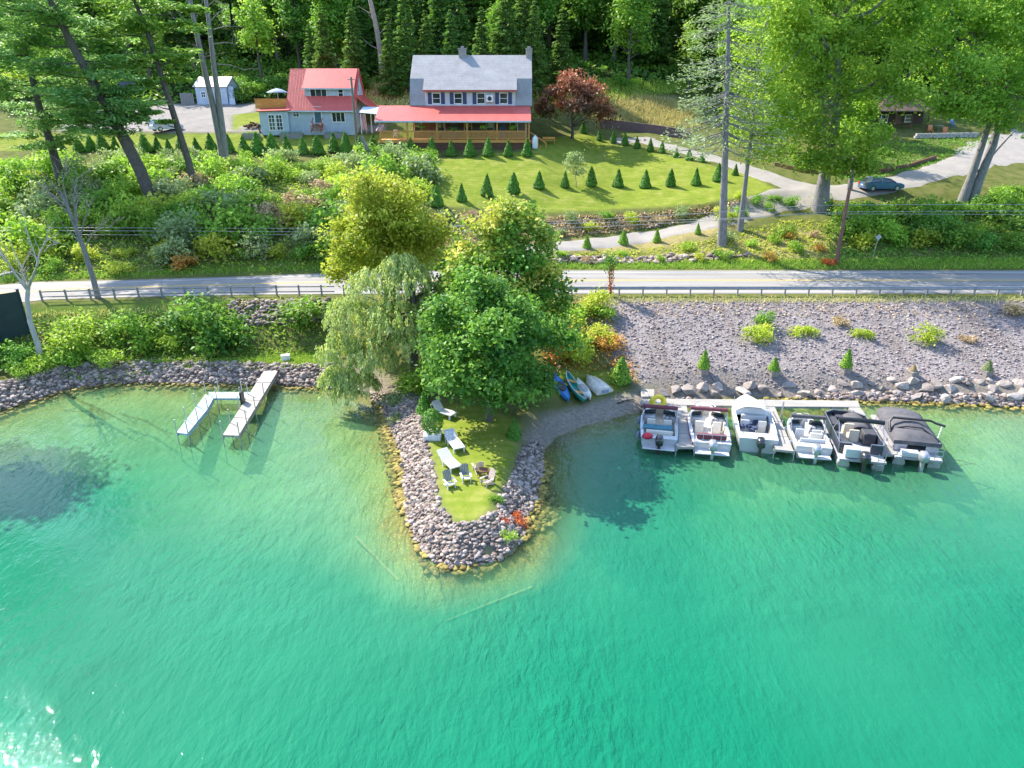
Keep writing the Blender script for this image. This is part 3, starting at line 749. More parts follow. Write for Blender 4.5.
g = G(383, 82); b_, tp_, rd = px_trunk([(383, 78), (380, 50), (376, 25), (369, -5), (362, -40)], g.y, [3, 2.6, 2.4, 2, 1.2])
s = trunk_mesh('snag', bark('pale_snag_bark', (.28, .19, .14), (.46, .36, .30)), drop(tp_), rd, limb_px(b_, g.y, [((380, 50), (362, 38), .1), ((378, 35), (392, 18), .1), ((374, 15), (358, 6), .09), ((376, 22), (366, 10), .08)]))
o = thing('snag_tree', 'pale reddish bare dead trunk at forest edge between the two houses', 'tree', b_); obj('trunk', s, o)
def small_tree(name, label, px, py, h, w_, mat, bm=BARK, seed=5, z0=None, per=26, n=60, size=.3, cr=.7, r0=None, tb=(.1, .8), loc=None, shell=(.62, 1.02)):
    loc = loc or G(px, py); z0 = h * .22 if z0 is None else z0
    cm, tm = broad_meshes(name + str(seed), h, lob(seed, h, w_, z0, 7), z0 * 1.2, mat, bm, n, per, cr, size, seed, r0, tb=tb, shell=shell)
    return plant(name, label, 'tree', loc, [('crown', cm), ('trunk', tm)])
small_tree('young_tree', 'young tree with golden leaves at forest edge behind the red roof', 336, 76, 8, 2.6, LG_ORANGE, seed=71)
small_tree('young_tree', 'bright yellow-green tree at forest edge left of the blue-grey spruce', 688, 92, 11, 2.4, LG_LIGHT, seed=72, z0=3)
small_tree('forest_edge_tree', 'broad mid green tree leaning out at forest edge above the meadow', 628, 84, 16, 4.4, LG_MID, seed=73, z0=3.0, n=130, per=38, size=.42, cr=1.1)
small_tree('forest_edge_tree', 'light green tree at forest edge right behind the weathered shed', 262, 84, 14, 3.6, LG_LIGHT, seed=74, n=100, per=36, size=.42, cr=1.0)
small_tree('forest_edge_tree', 'bright green tree at the wood edge behind the dark parked pickup', 150, 78, 15, 4.6, LG_LIGHT, seed=75, n=120, per=36, size=.45, cr=1.1)
small_tree('forest_edge_tree', 'yellowish green tree at the far left edge of the gravel yard', 60, 100, 13, 4.8, LG_LIGHT, seed=76, n=120, per=36, size=.45, cr=1.1, z0=1.5)
small_tree('forest_edge_tree', 'mid green tree leftmost beyond the yard, behind the leaning pines', 6, 98, 15, 5.0, LG_MID, seed=77, n=120, per=36, size=.45, cr=1.1, z0=1.5)
small_tree('forest_edge_tree', 'dark green tree on the hill between shed and red-roofed house', 300, 72, 15, 3.8, LG_DARK, seed=78, n=110, per=36, size=.42, cr=1.0)

LG_TURN = leaf_mat('leaf_turning', (.05, .135, .016), (.44, .33, .06), hue=.008)
for n_ in LG_TURN.node_tree.nodes:
    if n_.type == 'VALTORGB': n_.color_ramp.elements[1].position = .52; n_.color_ramp.elements[1].color = (.24, .34, .045, 1)
# ---- trees of the spit, in front of the road
def lumpy(seed, cx, cy, cz, rx, rz, n, rl=(.8, 1.4), dt=.14, low=-.75):
    """an uneven crown: separate rounded boughs of different size round a core, none exactly on the same shell"""
    r = np.random.default_rng(seed); out = [(cx, cy, cz, rx * .55, rz * .6, -.05)]; k = 0  # core leaves tinted darker, shade put into the gaps between boughs
    while len(out) < n + 1 and k < n * 60:
        k += 1; d = unit(r.normal(size=3))
        if d[2] < low: continue
        q = r.uniform(.55, .95) * (1 + .18 * math.sin(3 * math.atan2(d[1], d[0]) + seed)); R_ = r.uniform(*rl)
        p = (cx + d[0] * (rx - R_ * .6) * q, cy + d[1] * (rx - R_ * .6) * q, cz + d[2] * (rz - R_ * .4) * q)
        if all((p[0] - o_[0]) ** 2 + (p[1] - o_[1]) ** 2 + (p[2] - o_[2]) ** 2 > (.62 * (R_ + o_[3])) ** 2 for o_ in out[1:]): out.append((*p, R_, R_ * r.uniform(.6, .85), r.uniform(-dt, dt)))
    return out
g = at(Z(488, 430, 1).x, 37.6)
cm, tm = broad_meshes('maple', 9.0, lumpy(7, .1, 0, 4.5, 4.5, 4.3, 30, (.85, 1.5)) + [(-.5, .2, 8.3, 1.1, .9, .1), (1.1, -.2, 7.7, 1.2, .9, -.1), (-1.9, 0, 7.0, 1.2, .9, .05)], 1.6, LG_DARK, BARK, 430, 66, .62, .22, 81, .22, low=-.7, tb=(0, .8))
plant('maple_tree', 'dense dark green tree with low crown shading the lawn of the spit', 'tree', g, [('crown', cm), ('trunk', tm)])
g = at(Z(503, 392, 1).x, 44.6)
cm, tm = broad_meshes('autumn_maple', 12.0, lumpy(12, .1, 0, 6.6, 4.0, 4.6, 26, (.85, 1.45), .1) + [(-1.4, -.5, 9.6, 1.5, 1.2, .4), (-.2, -.5, 11.2, 1.3, 1.0, .45), (1.6, -.4, 9.6, 1.5, 1.3, .25), (.4, .4, 10.2, 1.6, 1.3, .3), (-2.9, -.6, 6.6, 1.4, 1.4, .05), (-3.2, -.2, 4.9, 1.3, 1.3), (-2.2, -.8, 8.0, 1.4, 1.2, .2), (2.4, -1.6, 7.4, .9, .7, .75), (.1, -3.0, 6.4, .8, .6, .8), (-.3, -2.9, 7.2, .6, .5, .7), (2.9, -.6, 3.6, 1.5, 1.6), (3.0, -.2, 5.6, 1.3, 1.3)], 2.2, LG_TURN, BARK, 430, 58, .68, .24, 82, .25, tb=(.05, .55), low=-.7)
plant('turning_maple_tree', 'green tree with yellow and orange tinted top behind the dark green one', 'tree', g, [('crown', cm), ('trunk', tm)])
# willow: hanging strands
def willow():
    r = np.random.default_rng(83); L = Leaves(); base = at(Z(414, 386, 1).x, 44.2)
    lobes = []
    for px_, py_, y_, rx, rz_ in ((372, 280, 44.5, 1.7, 1.4), (410, 275, 44.5, 1.7, 1.3), (350, 310, 43.6, 1.6, 1.7), (392, 312, 43, 1.9, 1.7), (433, 300, 45, 1.5, 1.7), (340, 345, 42.8, 1.5, 1.8), (455, 280, 45.5, 1.4, 1.3), (462, 300, 45.5, 1.3, 1.4), (440, 330, 44.5, 1.5, 1.6), (448, 312, 44, 1.3, 1.4), (338, 375, 42.0, 1.2, 1.3), (410, 335, 43, 1.4, 1.5), (372, 350, 42.0, 1.5, 1.9), (356, 378, 41.6, 1.35, 1.2), (400, 262, 45, 1.3, .9), (380, 320, 45.5, 2.0, 2.2)):
        q = Y(px_, py_, y_) - base; lobes.append((q.x, q.y, q.z, rx, rz_))
    tot = 620
    for l in lobes:
        for _ in range(int(tot * 2.3 / len(lobes))):
            d = unit(r.normal(size=3)); d[2] = abs(d[2]) * .9 - .25
            p = np.array(l[:3]) + d * np.array([l[3], l[3], l[4]]) * r.uniform(.6, 1.0); ln_ = r.uniform(.5, 1.25); n_ = int(14 + ln_ * 12)
            u = r.uniform(0, 1, n_); c_ = p + np.stack([d[0] * u * .35, d[1] * u * .35, -u * ln_], 1) + r.normal(size=(n_, 3)) * .07
            ax = np.array([d[0] * .4, d[1] * .4, -1.0])[None] + np.zeros((n_, 1))
            nn = np.array([d[0], d[1] - .2, .35])[None] + r.normal(size=(n_, 3)) * .5
            L.add(c_, nn, r.uniform(.2, .36, n_), r.uniform(.15, .75) + r.normal(size=n_) * .15, r, .30, ax)
    limbs = []
    tpx = [(414, 388), (414, 350), (416, 320), (412, 292), (404, 268)]
    P = [Y(a, b, 44.2) - base for a, b in tpx]; P[0].z = -.5
    for l in lobes: limbs.append((P[2].lerp(P[3], r.random()), Vector(l[:3]), .10))
    o = thing('willow_tree', 'pale grey-green willow with hanging branches at the root of the spit', 'tree', base)
    obj('crown', L.mesh('willow_crown', LG_WIL), o); obj('trunk', trunk_mesh('willow_trunk', BARK, P, [.36, .3, .26, .2, .08], limbs), o)
willow()
# leafy undergrowth sprouting round the willow's foot
g = G(385, 325)
gx = Y(384, 235, 50.0).x
g = at(gx, 50.0)
zc = Y(384, 235, 50).z - g.z
cm, tm = broad_meshes('yellow_tree', zc + 3.8, lumpy(15, .1, 0, zc + .2, 4.3, 4.0, 28, (.8, 1.5), .16) + [(.3, 0, zc + 3.2, 1.4, 1.0, .1), (-1.2, 0, zc + 2.4, 1.3, 1.0, .1), (-3.3, .2, zc - 2.4, 1.3, 1.2, .15), (3.4, .1, zc - 1.2, 1.3, 1.3)], 3.0, LG_YEL, BARK_G, 400, 58, .68, .23, 84, .2, low=-.7)
plant('yellow_green_tree', 'rounded yellow-green tree beside the road behind the willow', 'tree', g, [('crown', cm), ('trunk', tm)])

# ---- leaning pines on the left
def pine(label, base_px, pts, rad, crown, seed, mat=LG_PINE, size=(.60, .19), n_tuft=88):
    g = G(*base_px); b_, tp_, rd = px_trunk(pts, g.y, rad); r = np.random.default_rng(seed); random.seed(seed); L = Leaves(); limbs = []
    b_ = g.copy(); tp_ = [tuple(Y(a, b, g.y) - b_) for a, b in pts]
    tv = [Vector(p) for p in tp_]
    for px_, py_, rx, dy, up_ in crown:       # plumes: (pixel, half-width px, depth offset)
        q = Y(px_, py_, g.y) - b_ + Vector((0, dy, 0)); sc = rx / FPX * (g.y + 2)
        i = min(range(len(tv) - 1), key=lambda k: abs((tv[k].z + tv[k + 1].z) / 2 - (q.z - .6)))
        f_ = max(0, min(1, (q.z - .6 - tv[i].z) / max(.01, tv[i + 1].z - tv[i].z))); a = tv[i].lerp(tv[i + 1], f_)
        limbs.append((a, q, .09))
        for s_ in range(5):
            c0 = np.array(q) + r.normal(size=3) * np.array([sc * .55, sc * .55, sc * .16]); n_ = n_tuft
            g3 = r.normal(size=(n_, 3)) * np.array([sc * .36, sc * .36, sc * .09]); out_ = unit(c0 + g3 - np.array(a)); out_[:, 2] *= .3
            L.add(c0 + g3, np.array([0, -.1, 1.0]) + r.normal(size=(n_, 3)) * .4, r.uniform(.7, 1.3, n_) * size[0], r.uniform(.15, .75) + r.normal(size=n_) * .15, r, size[1] / size[0], out_ + r.normal(size=(n_, 3)) * .3)
    o = thing('leaning_pine', label, 'tree', b_)
    obj('crown', L.mesh('pine_crown', mat), o); obj('trunk', trunk_mesh('pine_trunk', BARK, drop(tp_), rd, limbs), o)
r = np.random.default_rng(3)
cr = []
for k in range(40):
    f = k / 39; ty = 132 - f * 175; tx = np.interp(ty, [-60, 0, 60, 125], [22, 50, 78, 112]); side = -1 if k % 2 else 1
    cr.append((tx + side * r.uniform(6, 38) - 6, ty + r.uniform(-5, 5), r.uniform(13, 22), r.normal() * 3.0, 0))
cr += [(130, 108, 14, -1, 0), (146, 112, 9, 0, 0), (118, 92, 13, 1, 0)]
pine('large dark pine with thick trunk leaning left above the shrub bank', (155, 205), [(156, 207), (140, 170), (122, 135), (108, 108), (92, 80), (72, 45), (50, 0), (28, -50), (10, -95)], [6.5, 6, 5.5, 5, 4.5, 3.8, 3, 2, 1], cr, 91)
cr = []
for k in range(34):
    f = k / 33; ty = 142 - f * 170; tx = np.interp(ty, [-40, 60, 142], [0, 28, 50]); side = -1 if k % 2 else 1
    cr.append((tx + side * r.uniform(4, 34), ty + r.uniform(-5, 5), r.uniform(13, 21), r.normal() * 2.6, 0))
pine('pine at the left edge with lower crown and slim slightly leaning trunk', (63, 188), [(63, 190), (57, 165), (49, 138), (40, 110), (28, 60), (10, 0), (0, -60)], [4.5, 4.2, 3.6, 3.2, 2.6, 2, 1], cr, 92)
cr = [(150, 60, 16, 0, 0), (172, 50, 15, 1, 0), (186, 58, 10, -1, 0), (128, 62, 16, 1, 0), (118, 48, 15, -2, 0), (160, 30, 16, 0, 0), (180, 22, 13, 1, 0), (140, 22, 17, -1, 0), (120, 12, 17, 1, 0), (160, 2, 18, 0, 0), (130, -8, 18, 0, 0), (112, 30, 15, 0, 0), (142, 84, 10, 0, 0), (152, 104, 6, 0, 0), (166, 78, 9, 1, 0), (168, 122, 6, -1, 0), (100, -15, 20, 2, 0), (150, -30, 20, 0, 0), (190, 8, 10, 1, 0)]
pine('slender pine with thin light crown and bare leaning trunk before the gravel yard', (197, 190), [(197, 192), (188, 160), (177, 125), (166, 90), (158, 65), (147, 30), (134, 0), (118, -50)], [3.8, 3.6, 3.2, 2.9, 2.6, 2.2, 1.8, 1], cr, 93, leaf_mat('needles_light_pine', (.07, .135, .022), (.22, .31, .055), transl=.45), (.65, .25), 60)

# ---- dead trees
def dead(name, label, base_px, stems, mat, limbs, twigs=0, seed=1):
    g = G(*base_px); random.seed(seed); o = thing(name, label, 'tree', g); m = MB()
    for pts, rad in stems:
        _, tp_, rd = px_trunk(pts, g.y, rad); tp_ = [tuple(Y(a, b, g.y) - g) for a, b in pts]; tp_[0] = (tp_[0][0], tp_[0][1], tp_[0][2] - .4); m.tube(tp_, rd, 7)
    ends = []
    for a, b, r_ in limbs:
        A = Y(*a, g.y) - g; B = Y(*b, g.y + random.uniform(-1.5, 1.5)) - g; md = A.lerp(B, .5) + Vector((random.uniform(-.15, .15), 0, random.uniform(-.05, .25)))
        m.tube([A, md, B], [r_, r_ * .7, r_ * .3], 5); ends.append((A, md, B, r_))
    for _ in range(twigs):
        A, md, B, r_ = random.choice(ends); p = md.lerp(B, random.random()) if random.random() < .7 else A.lerp(md, random.random()); L_ = (B - A).length * random.uniform(.25, .55)
        d = ((B - A).normalized() + Vector((random.uniform(-1, 1), random.uniform(-1, 1), random.uniform(-.3, .9)))).normalized(); q = p + d * L_
        m.tube([p, p.lerp(q, .5) + Vector((0, 0, .05)), q], [r_ * .35, r_ * .25, .012], 4)
        if random.random() < .9:
            e = q.lerp(p, .4); m.tube([e, e + (d + Vector((random.uniform(-1, 1), random.uniform(-1, 1), random.uniform(-.4, .8)))) * L_ * .4], [r_ * .2, .010], 4)
    obj('trunk', m.mesh('dead_wood', mat), o); return o
dead('bare_tree', 'tall bare tree with two grey trunks rising from the shrub bank', (225, 172), [([(224, 174), (222, 150), (214, 110), (207, 80), (198, 40), (192, 10), (185, -40)], [4, 3.8, 3.2, 2.8, 2.4, 2, 1]), ([(226, 174), (225, 150), (220, 110), (215, 75), (211, 40), (206, 0), (203, -45)], [3.6, 3.4, 3, 2.6, 2.2, 1.8, 1])], BARK_G,
     [((214, 64), (245, 70), .08), ((213, 44), (238, 45), .07), ((212, 30), (243, 27), .07), ((198, 36), (176, 10), .06), ((195, 24), (172, 18), .06), ((210, 22), (228, 5), .06), ((196, 18), (205, -4), .05), ((199, 48), (182, 40), .05), ((207, 82), (190, 60), .05), ((193, 8), (180, -8), .05), ((200, 58), (218, 54), .05), ((206, 8), (222, -4), .05), ((236, 45), (232, 28), .04)], 34, 5)
dead('bare_tree', 'bare grey tree with fanning twigs leaning up from the roadside rail', (98, 298), [([(99, 302), (93, 278), (84, 250), (76, 228), (68, 208), (60, 190)], [3.0, 2.7, 2.3, 2, 1.4, .7])], BARK_G,
     [((77, 230), (74, 200), .07), ((76, 228), (76, 172), .06), ((72, 218), (50, 196), .07), ((84, 250), (104, 222), .06), ((80, 238), (90, 205), .06), ((68, 208), (42, 186), .05), ((70, 212), (62, 172), .05), ((66, 204), (40, 170), .04), ((88, 236), (112, 226), .04), ((64, 200), (66, 165), .04), ((82, 246), (60, 222), .04), ((74, 205), (84, 180), .04)], 60, 6)
dead('bare_tree', 'bleached white bare tree with forked twisting boughs by the dark screen fence', (42, 366), [([(42, 368), (38, 345), (30, 322), (27, 300), (28, 288)], [3.0, 2.7, 2.4, 2.2, 2.0])], BARK_W,
     [((28, 290), (14, 272), .13), ((16, 276), (0, 250), .09), ((28, 288), (38, 262), .12), ((37, 266), (46, 240), .08), ((14, 272), (-8, 276), .08), ((6, 262), (-10, 246), .06), ((38, 264), (30, 240), .06), ((45, 244), (48, 222), .05), ((28, 290), (22, 268), .07), ((22, 268), (10, 240), .05), ((30, 242), (24, 216), .04), ((44, 252), (58, 240), .04), ((2, 256), (-2, 235), .05), ((20, 272), (32, 250), .04)], 55, 7)
dead('fallen_trunk', 'grey leaning dead trunk between the shrubs left of the porch', (378, 172), [([(379, 174), (374, 162), (368, 150), (361, 136)], [2.2, 2.2, 2.1, 1.8])], BARK_G, [], 0, 8)

# ---- right side: spruce, neighbours and big maples
g = G(722, 245)
b_, tp_, rd = px_trunk([(722, 247), (724, 190), (726, 120), (728, 50), (729, 0), (731, -60)], g.y, [4.2, 3.9, 3.5, 2.9, 2.3, 1.0])
tp_ = [tuple(Y(a, b, g.y) - g) for a, b in [(722, 247), (724, 190), (726, 120), (728, 50), (729, 0), (731, -60)]]; tp_[0] = (tp_[0][0], tp_[0][1], -.4)
cm, tm = conifer_meshes('blue_spruce', tp_[-1][2], 4.9, 9.5, LG_SPR, BARK_G, 34, 7, 40, (.36, .11), .20, 101, lean=tp_, top_r=1.5, jitter=.35, r0=.42, gap=.3)
plant('spruce_tree', 'tall thin blue-grey spruce with sparse drooping branches above the road', 'tree', g, [('crown', cm), ('trunk', tm)])
g = G(740, 230)
tp_ = [tuple(Y(a, b, g.y) - g) for a, b in [(740, 231), (744, 195), (748, 160), (752, 130), (756, 95), (760, 60)]]; tp_[0] = (tp_[0][0], tp_[0][1], -.4)
hz = tp_[-1][2]
cm, tm = broad_meshes('slim_tree', hz + 3, [(tp_[3][0] + .4, .5, hz * .55, 2.6, 2.6), (tp_[4][0], 0, hz * .78, 2.8, 2.8), (tp_[4][0] + 2.6, 1, hz * .62, 2.4, 3), (tp_[5][0] + .5, 1, hz + 1.0, 2.8, 3), (tp_[3][0] + 1.6, -.4, hz * .45, 1.5, 1.2), (tp_[5][0] + 3.4, 1, hz + 2.0, 2.8, 3.2), (tp_[5][0] + 1, 1, hz + 5, 2.8, 3.2)], 8, LG_LIGHT, BARK_G, 200, 46, .95, .3, 102, .3, trunk=tp_, low=-.5)
plant('slim_tree', 'slender grey trunk with light green crown directly right of the spruce', 'tree', g, [('crown', cm), ('trunk', tm)])
def big_tree(name, label, base, tpx, rad, lobes_px, mat, seed, n=420, size=.34, cr=1.05, per=58, bm=BARK_G, tb=(.1, .8)):
    g = G(*base); tp_ = [tuple(Y(a, b, g.y) - g) for a, b in tpx]; tp_[0] = (tp_[0][0], tp_[0][1], -.5)
    sc = (g.y * _cp + 10 * _sp) / FPX; lobes = []
    for px_, py_, rx, rz_, dy, tn in lobes_px:
        q = Y(px_, py_, g.y) - g; lobes += [(*l_[:5], l_[5] + tn) for l_ in lumpy(seed * 7 + len(lobes), q.x, dy, q.z, rx * sc, rz_ * sc, 5, (rx * sc * .34, rx * sc * .55), .14)]
    cm, tm = broad_meshes(name + str(seed), max(l[2] for l in lobes), lobes, tp_[1][2], mat, bm, n, per, cr, size, seed, rad * sc, trunk=tp_, low=-.55, tb=tb)
    return plant(name, label, 'tree', g, [('crown', cm), ('trunk', tm)])
big_tree('broad_maple', 'big bright green tree with thick pale trunk overhanging the drive', (822, 207), [(820, 209), (824, 180), (830, 150), (836, 110), (838, 60), (840, 10)], 7.5,
         [(835, 60, 55, 60, 0, 0), (800, 105, 42, 40, -2, 0), (860, 92, 38, 34, -1, 0), (820, 140, 34, 24, -3, -.05), (850, 145, 30, 18, -3, .05), (790, 60, 42, 45, 0, .1), (880, 55, 45, 45, 0, .12), (835, 10, 60, 45, 0, .15), (800, 15, 45, 40, 2, .12), (885, 15, 45, 40, 2, .15), (780, 128, 30, 24, -2, 0), (835, 168, 20, 12, -3, 0), (805, 160, 22, 14, -2.5, 0), (888, 97, 20, 13, -4, .05), (840, -40, 60, 45, 0, .1)], LG_LIGHT, 111, 760, .31)
big_tree('broad_maple', 'big bright green tree on leaning twin trunks at the right end of drive', (962, 203), [(961, 205), (970, 180), (982, 145), (993, 112), (985, 70), (970, 20)], 4.6,
         [(965, 60, 55, 50, 0, .05), (938, 74, 38, 26, -2, .05), (1005, 90, 40, 32, -2, 0), (925, 35, 40, 35, 0, .1), (1010, 40, 45, 42, 0, .1), (965, 10, 55, 40, 0, .15), (960, 108, 30, 20, -3, 0), (990, 118, 28, 16, -2, -.05), (1035, 70, 40, 40, 0, 0), (926, 108, 16, 8, -4, .05), (1020, 0, 45, 40, 0, .1), (910, 0, 35, 35, 1, .12), (970, -40, 60, 40, 0, .1)], LG_LIGHT, 112, 720, .31)
o = bpy.data.objects['broad_maple.001']; g = o.location
m = MB(); P = [Y(a, b, g.y) - g for a, b in [(971, 205), (979, 180), (993, 145), (1000, 118), (1008, 80)]]; P[0].z = -.5; m.tube(P, [.52, .48, .42, .36, .2], 8)
m.tube([Y(978, 172, g.y) - g, Y(1000, 150, g.y) - g + Vector((0, .5, 0)), Y(1020, 132, g.y) - g + Vector((0, 1, 0))], [.16, .13, .08], 6); m.build('second_trunk', BARK_G, o)
big_tree('slim_birch', 'slim pale trunk with small green crown behind the brown utility pole', (850, 190), [(849, 192), (852, 175), (855, 150), (858, 128), (860, 110)], 2.6, [(862, 118, 20, 14, 0, 0), (872, 132, 16, 9, -1, 0), (850, 128, 14, 9, -1, 0)], LG_LIGHT, 113, 90, .3, .8, 40)
for i, (px_, py_, hh_, ww, mt, lb) in enumerate([(770, 150, 17, 4.2, LG_LIGHT, 'light green tree beside the bend of the gravel drive'), (905, 97, 16, 5.0, LG_MID, 'mid green tree standing right behind the brown cabin'), (1010, 105, 16, 5.0, LG_LIGHT, 'light green tree behind the sunlit turning place at right'),
        (880, 92, 19, 5.0, LG_DARK, 'dark green tree behind the cabin roof on its left side'), (800, 125, 18, 5.2, LG_MID, 'mid green tree rising behind the thick pale trunk'), (735, 105, 15, 4.4, LG_MID, 'mid green tree behind the spruce at the meadow end'), (765, 92, 18, 5, LG_LIGHT, 'tall light green tree at the wood edge right of the meadow'), (955, 95, 18, 5.4, LG_MID, 'mid green tree above the cabin terrace')]):
    small_tree('hillside_tree', lb, px_, py_, hh_, ww, mt, seed=120 + i, n=130, per=40, size=.38, cr=1.0, z0=2.6)

# ---- garden trees
loc = G(572, 139)
cm, tm = broad_meshes('copper_tree', 6.4, [(0, 0, 3.6, 2.9, 1.5), (-2.4, 0, 3.5, 2.0, 1.2, .1), (2.6, .2, 2.9, 2.0, 1.1, -.2), (-.6, -.4, 4.8, 1.9, 1.3, .25), (1.8, 0, 4.2, 1.7, 1.1, .15), (.6, -1.2, 3.0, 2.2, 1.2, -.3), (-1.6, -1, 2.6, 1.9, 1.0, -.3), (3.6, .2, 2.3, 1.2, .7, -.1), (-3.2, .1, 2.7, 1.2, .8, 0)], 1.4, LG_RED, BARK, 190, 46, .62, .26, 131, .2, tb=(.1, .85))
plant('copper_tree', 'spreading reddish copper-leaved tree on the lawn by the porch end', 'tree', loc, [('crown', cm), ('trunk', tm)], 0, (1.18, 1.18, 1.38))
small_tree('young_tree', 'young pale green tree standing among the clipped cones on the lawn', 576, 187, 4.2, 1.7, LG_GREY, BARK_G, 132, .9, 24, 46, .22, .5, .05)
small_tree('sapling', 'small pale sapling planted on the lawn below the porch steps end', 428, 178, 2.9, .75, LG_GREY, BARK_G, 133, .8, 14, 14, .2, .4, .035)

g = at(-38.6, 42.0); cm, tm = broad_meshes('shore_tree', 17, [(0, 0, 13.5, 3.2, 3.0), (1.4, -.5, 11.5, 2.2, 1.8), (-1.6, .3, 11.8, 2.2, 1.8), (.3, .2, 15.8, 2.0, 1.5)], 7, LG_MID, BARK, 170, 46, .9, .34, 141, .3)
plant('shore_tree', 'tall green tree on the left shore just outside the frame, shading the water', 'tree', g, [('crown', cm), ('trunk', tm)])
# ------------------------------------------------------------------ clipped cones
CN = [cone_mesh('clipped_cone_a', LG_CONE, seed=1), cone_mesh('clipped_cone_b', LG_CONE, 1.75, .66, 2, p=.7), cone_mesh('clipped_cone_c', LG_CONE, 1.8, .58, 3, p=.95)]
CL = [recolor(c_, LG_CONE_Y) for c_ in CN]
cone_i = 0
def cone(px, py, hpx, label, group=None, mats=CN, name='cone_shrub', wide=1.0):
    """hpx: height in picture pixels at its place"""
    global cone_i
    g = G(px, py); sc = hpx / FPX * (g.y * _cp + (CAM_Z - g.z) * _sp) / 1.8; cone_i += 1
    o = thing(name, label, 'shrub', g - Vector((0, 0, .05)), cone_i * 1.3, group); v_ = 1 + .10 * math.sin(cone_i * 4.7); o.scale = (sc * wide * v_, sc * wide * v_ * (1 + .06 * math.sin(cone_i * 3.3)), sc * (1 + .09 * math.sin(cone_i * 2.1))); o.rotation_euler.x = .04 * math.sin(cone_i * 5.1); o.rotation_euler.y = .04 * math.cos(cone_i * 3.7)
    obj('foliage', mats[cone_i % 3], o); obj('stem', STEM, o)
    return o
m = MB(); m.tube([(0, 0, -.15), (0, 0, .9)], [.05, .03], 6); STEM = m.mesh('stem', BARK)
hedge = [62, 80, 92, 104, 116, 131, 146, 158, 170, 182, 197, 212, 229, 245, 258, 273, 288, 303, 318, 334, 346, 362, 373]
hy = [152, 152, 151, 152, 151, 151, 152, 151, 153, 152, 151, 151, 152, 154, 155, 154, 154, 154, 154, 152, 153, 153, 149]
hh_ = [14, 17, 15, 17, 16, 17, 16, 15, 14, 16, 14, 17, 16, 19, 21, 19, 20, 16, 17, 20, 20, 16, 15]
for i, (a, b, c_) in enumerate(zip(hedge, hy, hh_)):
    cone(a, b, c_, f'clipped dark cone in the hedge row before the yard and red-roofed house, {ORD[i]} from left', 'hedge row of cones above the shrub bank', wide=1.15)
for i, a in enumerate([411, 432, 451, 470, 488, 508, 527]):
    cone(a, 156, 17, f'clipped cone in front of the porch skirting, {ORD[i]} of seven from the left', 'cones along the porch', wide=1.05)
for i, (a, b, c_) in enumerate([(436, 206, 19), (462, 201, 19), (487, 196, 21), (513, 193, 19), (539, 188, 18), (565, 187, 15), (591, 186, 18), (618, 187, 19), (645, 188, 17), (670, 186, 16), (696, 185, 18), (718, 181, 17)]):
    cone(a, b, c_, f'clipped cone in the lower lawn row casting a shadow, {ORD[i]} from the left', 'lower lawn row of cones')
for i, (a, b, c_) in enumerate([(583, 133, 10), (599, 140, 11), (613, 143, 12), (625, 145, 11), (637, 148, 12), (650, 151, 12), (662, 153, 11), (676, 157, 10), (689, 160, 11), (702, 162, 9)]):
    cone(a, b, c_, f'small clipped cone in the row beside the upper drive, {ORD[i]} from the house end', 'upper drive row of cones')
cone(735, 175, 12, 'small dark clipped cone between the two tall trunks by the drive')
for i, (a, b, c_) in enumerate([(587, 248, 13), (623, 244, 14), (657, 242, 15), (698, 234, 11)]):
    cone(a, b, c_, f'clipped cone beside the lower gravel track above the road, {ORD[i]} from the left', 'cones by the lower track', CL)
cone(620, 382, 26, 'bright green cone shrub on grass below the gravel bank by the dinghy', None, CL, wide=1.05)
cone(425, 413, 26, 'dark clipped cone partly under the tree beside a sunlounger', None, wide=1.0)
cone(514, 438, 22, 'shaded dark cone shrub under the dense tree on the cove side', None, wide=1.15)
# round topiary in a planter box
M_STONE_W = M('pale_stone', (.42, .38, .33), .8, var=.3, vs=6, bump=.4)
g = G(433, 437); o = thing('topiary_shrub', 'rounded dark green topiary in white box planter at edge of the lawn', 'shrub', g)
r = np.random.default_rng(8); L = Leaves(); d = unit(r.normal(size=(1700, 3))); k = .58 + .06 * np.sin(d[:, :1] * 4)
L.add(np.array([0, 0, 1.0]) + d * np.array([.62, .62, .78]) * r.uniform(.85, 1.03, (1700, 1)), d + r.normal(size=(1700, 3)) * .4, r.uniform(.08, .15, 1700), .35 + r.normal(size=1700) * .22, r)
obj('foliage', L.mesh('topiary_foliage', LG_CONE), o); m = MB(); m.box((0, 0, .14), (.95, .95, .36), taper=(1.08, 1.08)); m.build('planter_box', M('white_paint', (.72, .72, .72), .5), o, bevel=.02)

# planters on boulders along the right shore: small conifers in square stone pots
M_POT = M('concrete_pot', (.25, .225, .2), .85, var=.25, vs=5, bump=.3)
POT = MB().box((0, 0, .12), (.52, .52, .42), taper=(1.12, 1.12)).box((0, 0, .35), (.64, .64, .08)).mesh('pot', M_POT)
for px_, py_, kind_, lab in ((703, 372, 1, 'stone pot with bright green cone, left of the potted row on gravel bank'), (773, 374, .7, 'stone pot with small green cone on boulder behind the covered white boat'), (845, 371, 1.0, 'stone pot with bright cone on gravel bank above the pontoon boats'),
                        (912, 375, .35, 'stone pot with withered sparse plant on the gravel bank at right'), (986, 374, .55, 'stone pot with half-brown small cone at the far right of the gravel bank')):
    g = G(px_, py_ + 1); o = thing('potted_shrub', lab, 'potted plant', g, .2)
    obj('pot', POT, o); c_ = obj('foliage', recolor(CN[0], LG_CONE_Y if kind_ > .6 else LG_GREY if kind_ > .5 else LG_BROWN), o); c_.location = (0, 0, .34); c_.scale = (.72 * min(1, kind_ + .25), .72 * min(1, kind_ + .25), .72 * kind_ + .05)

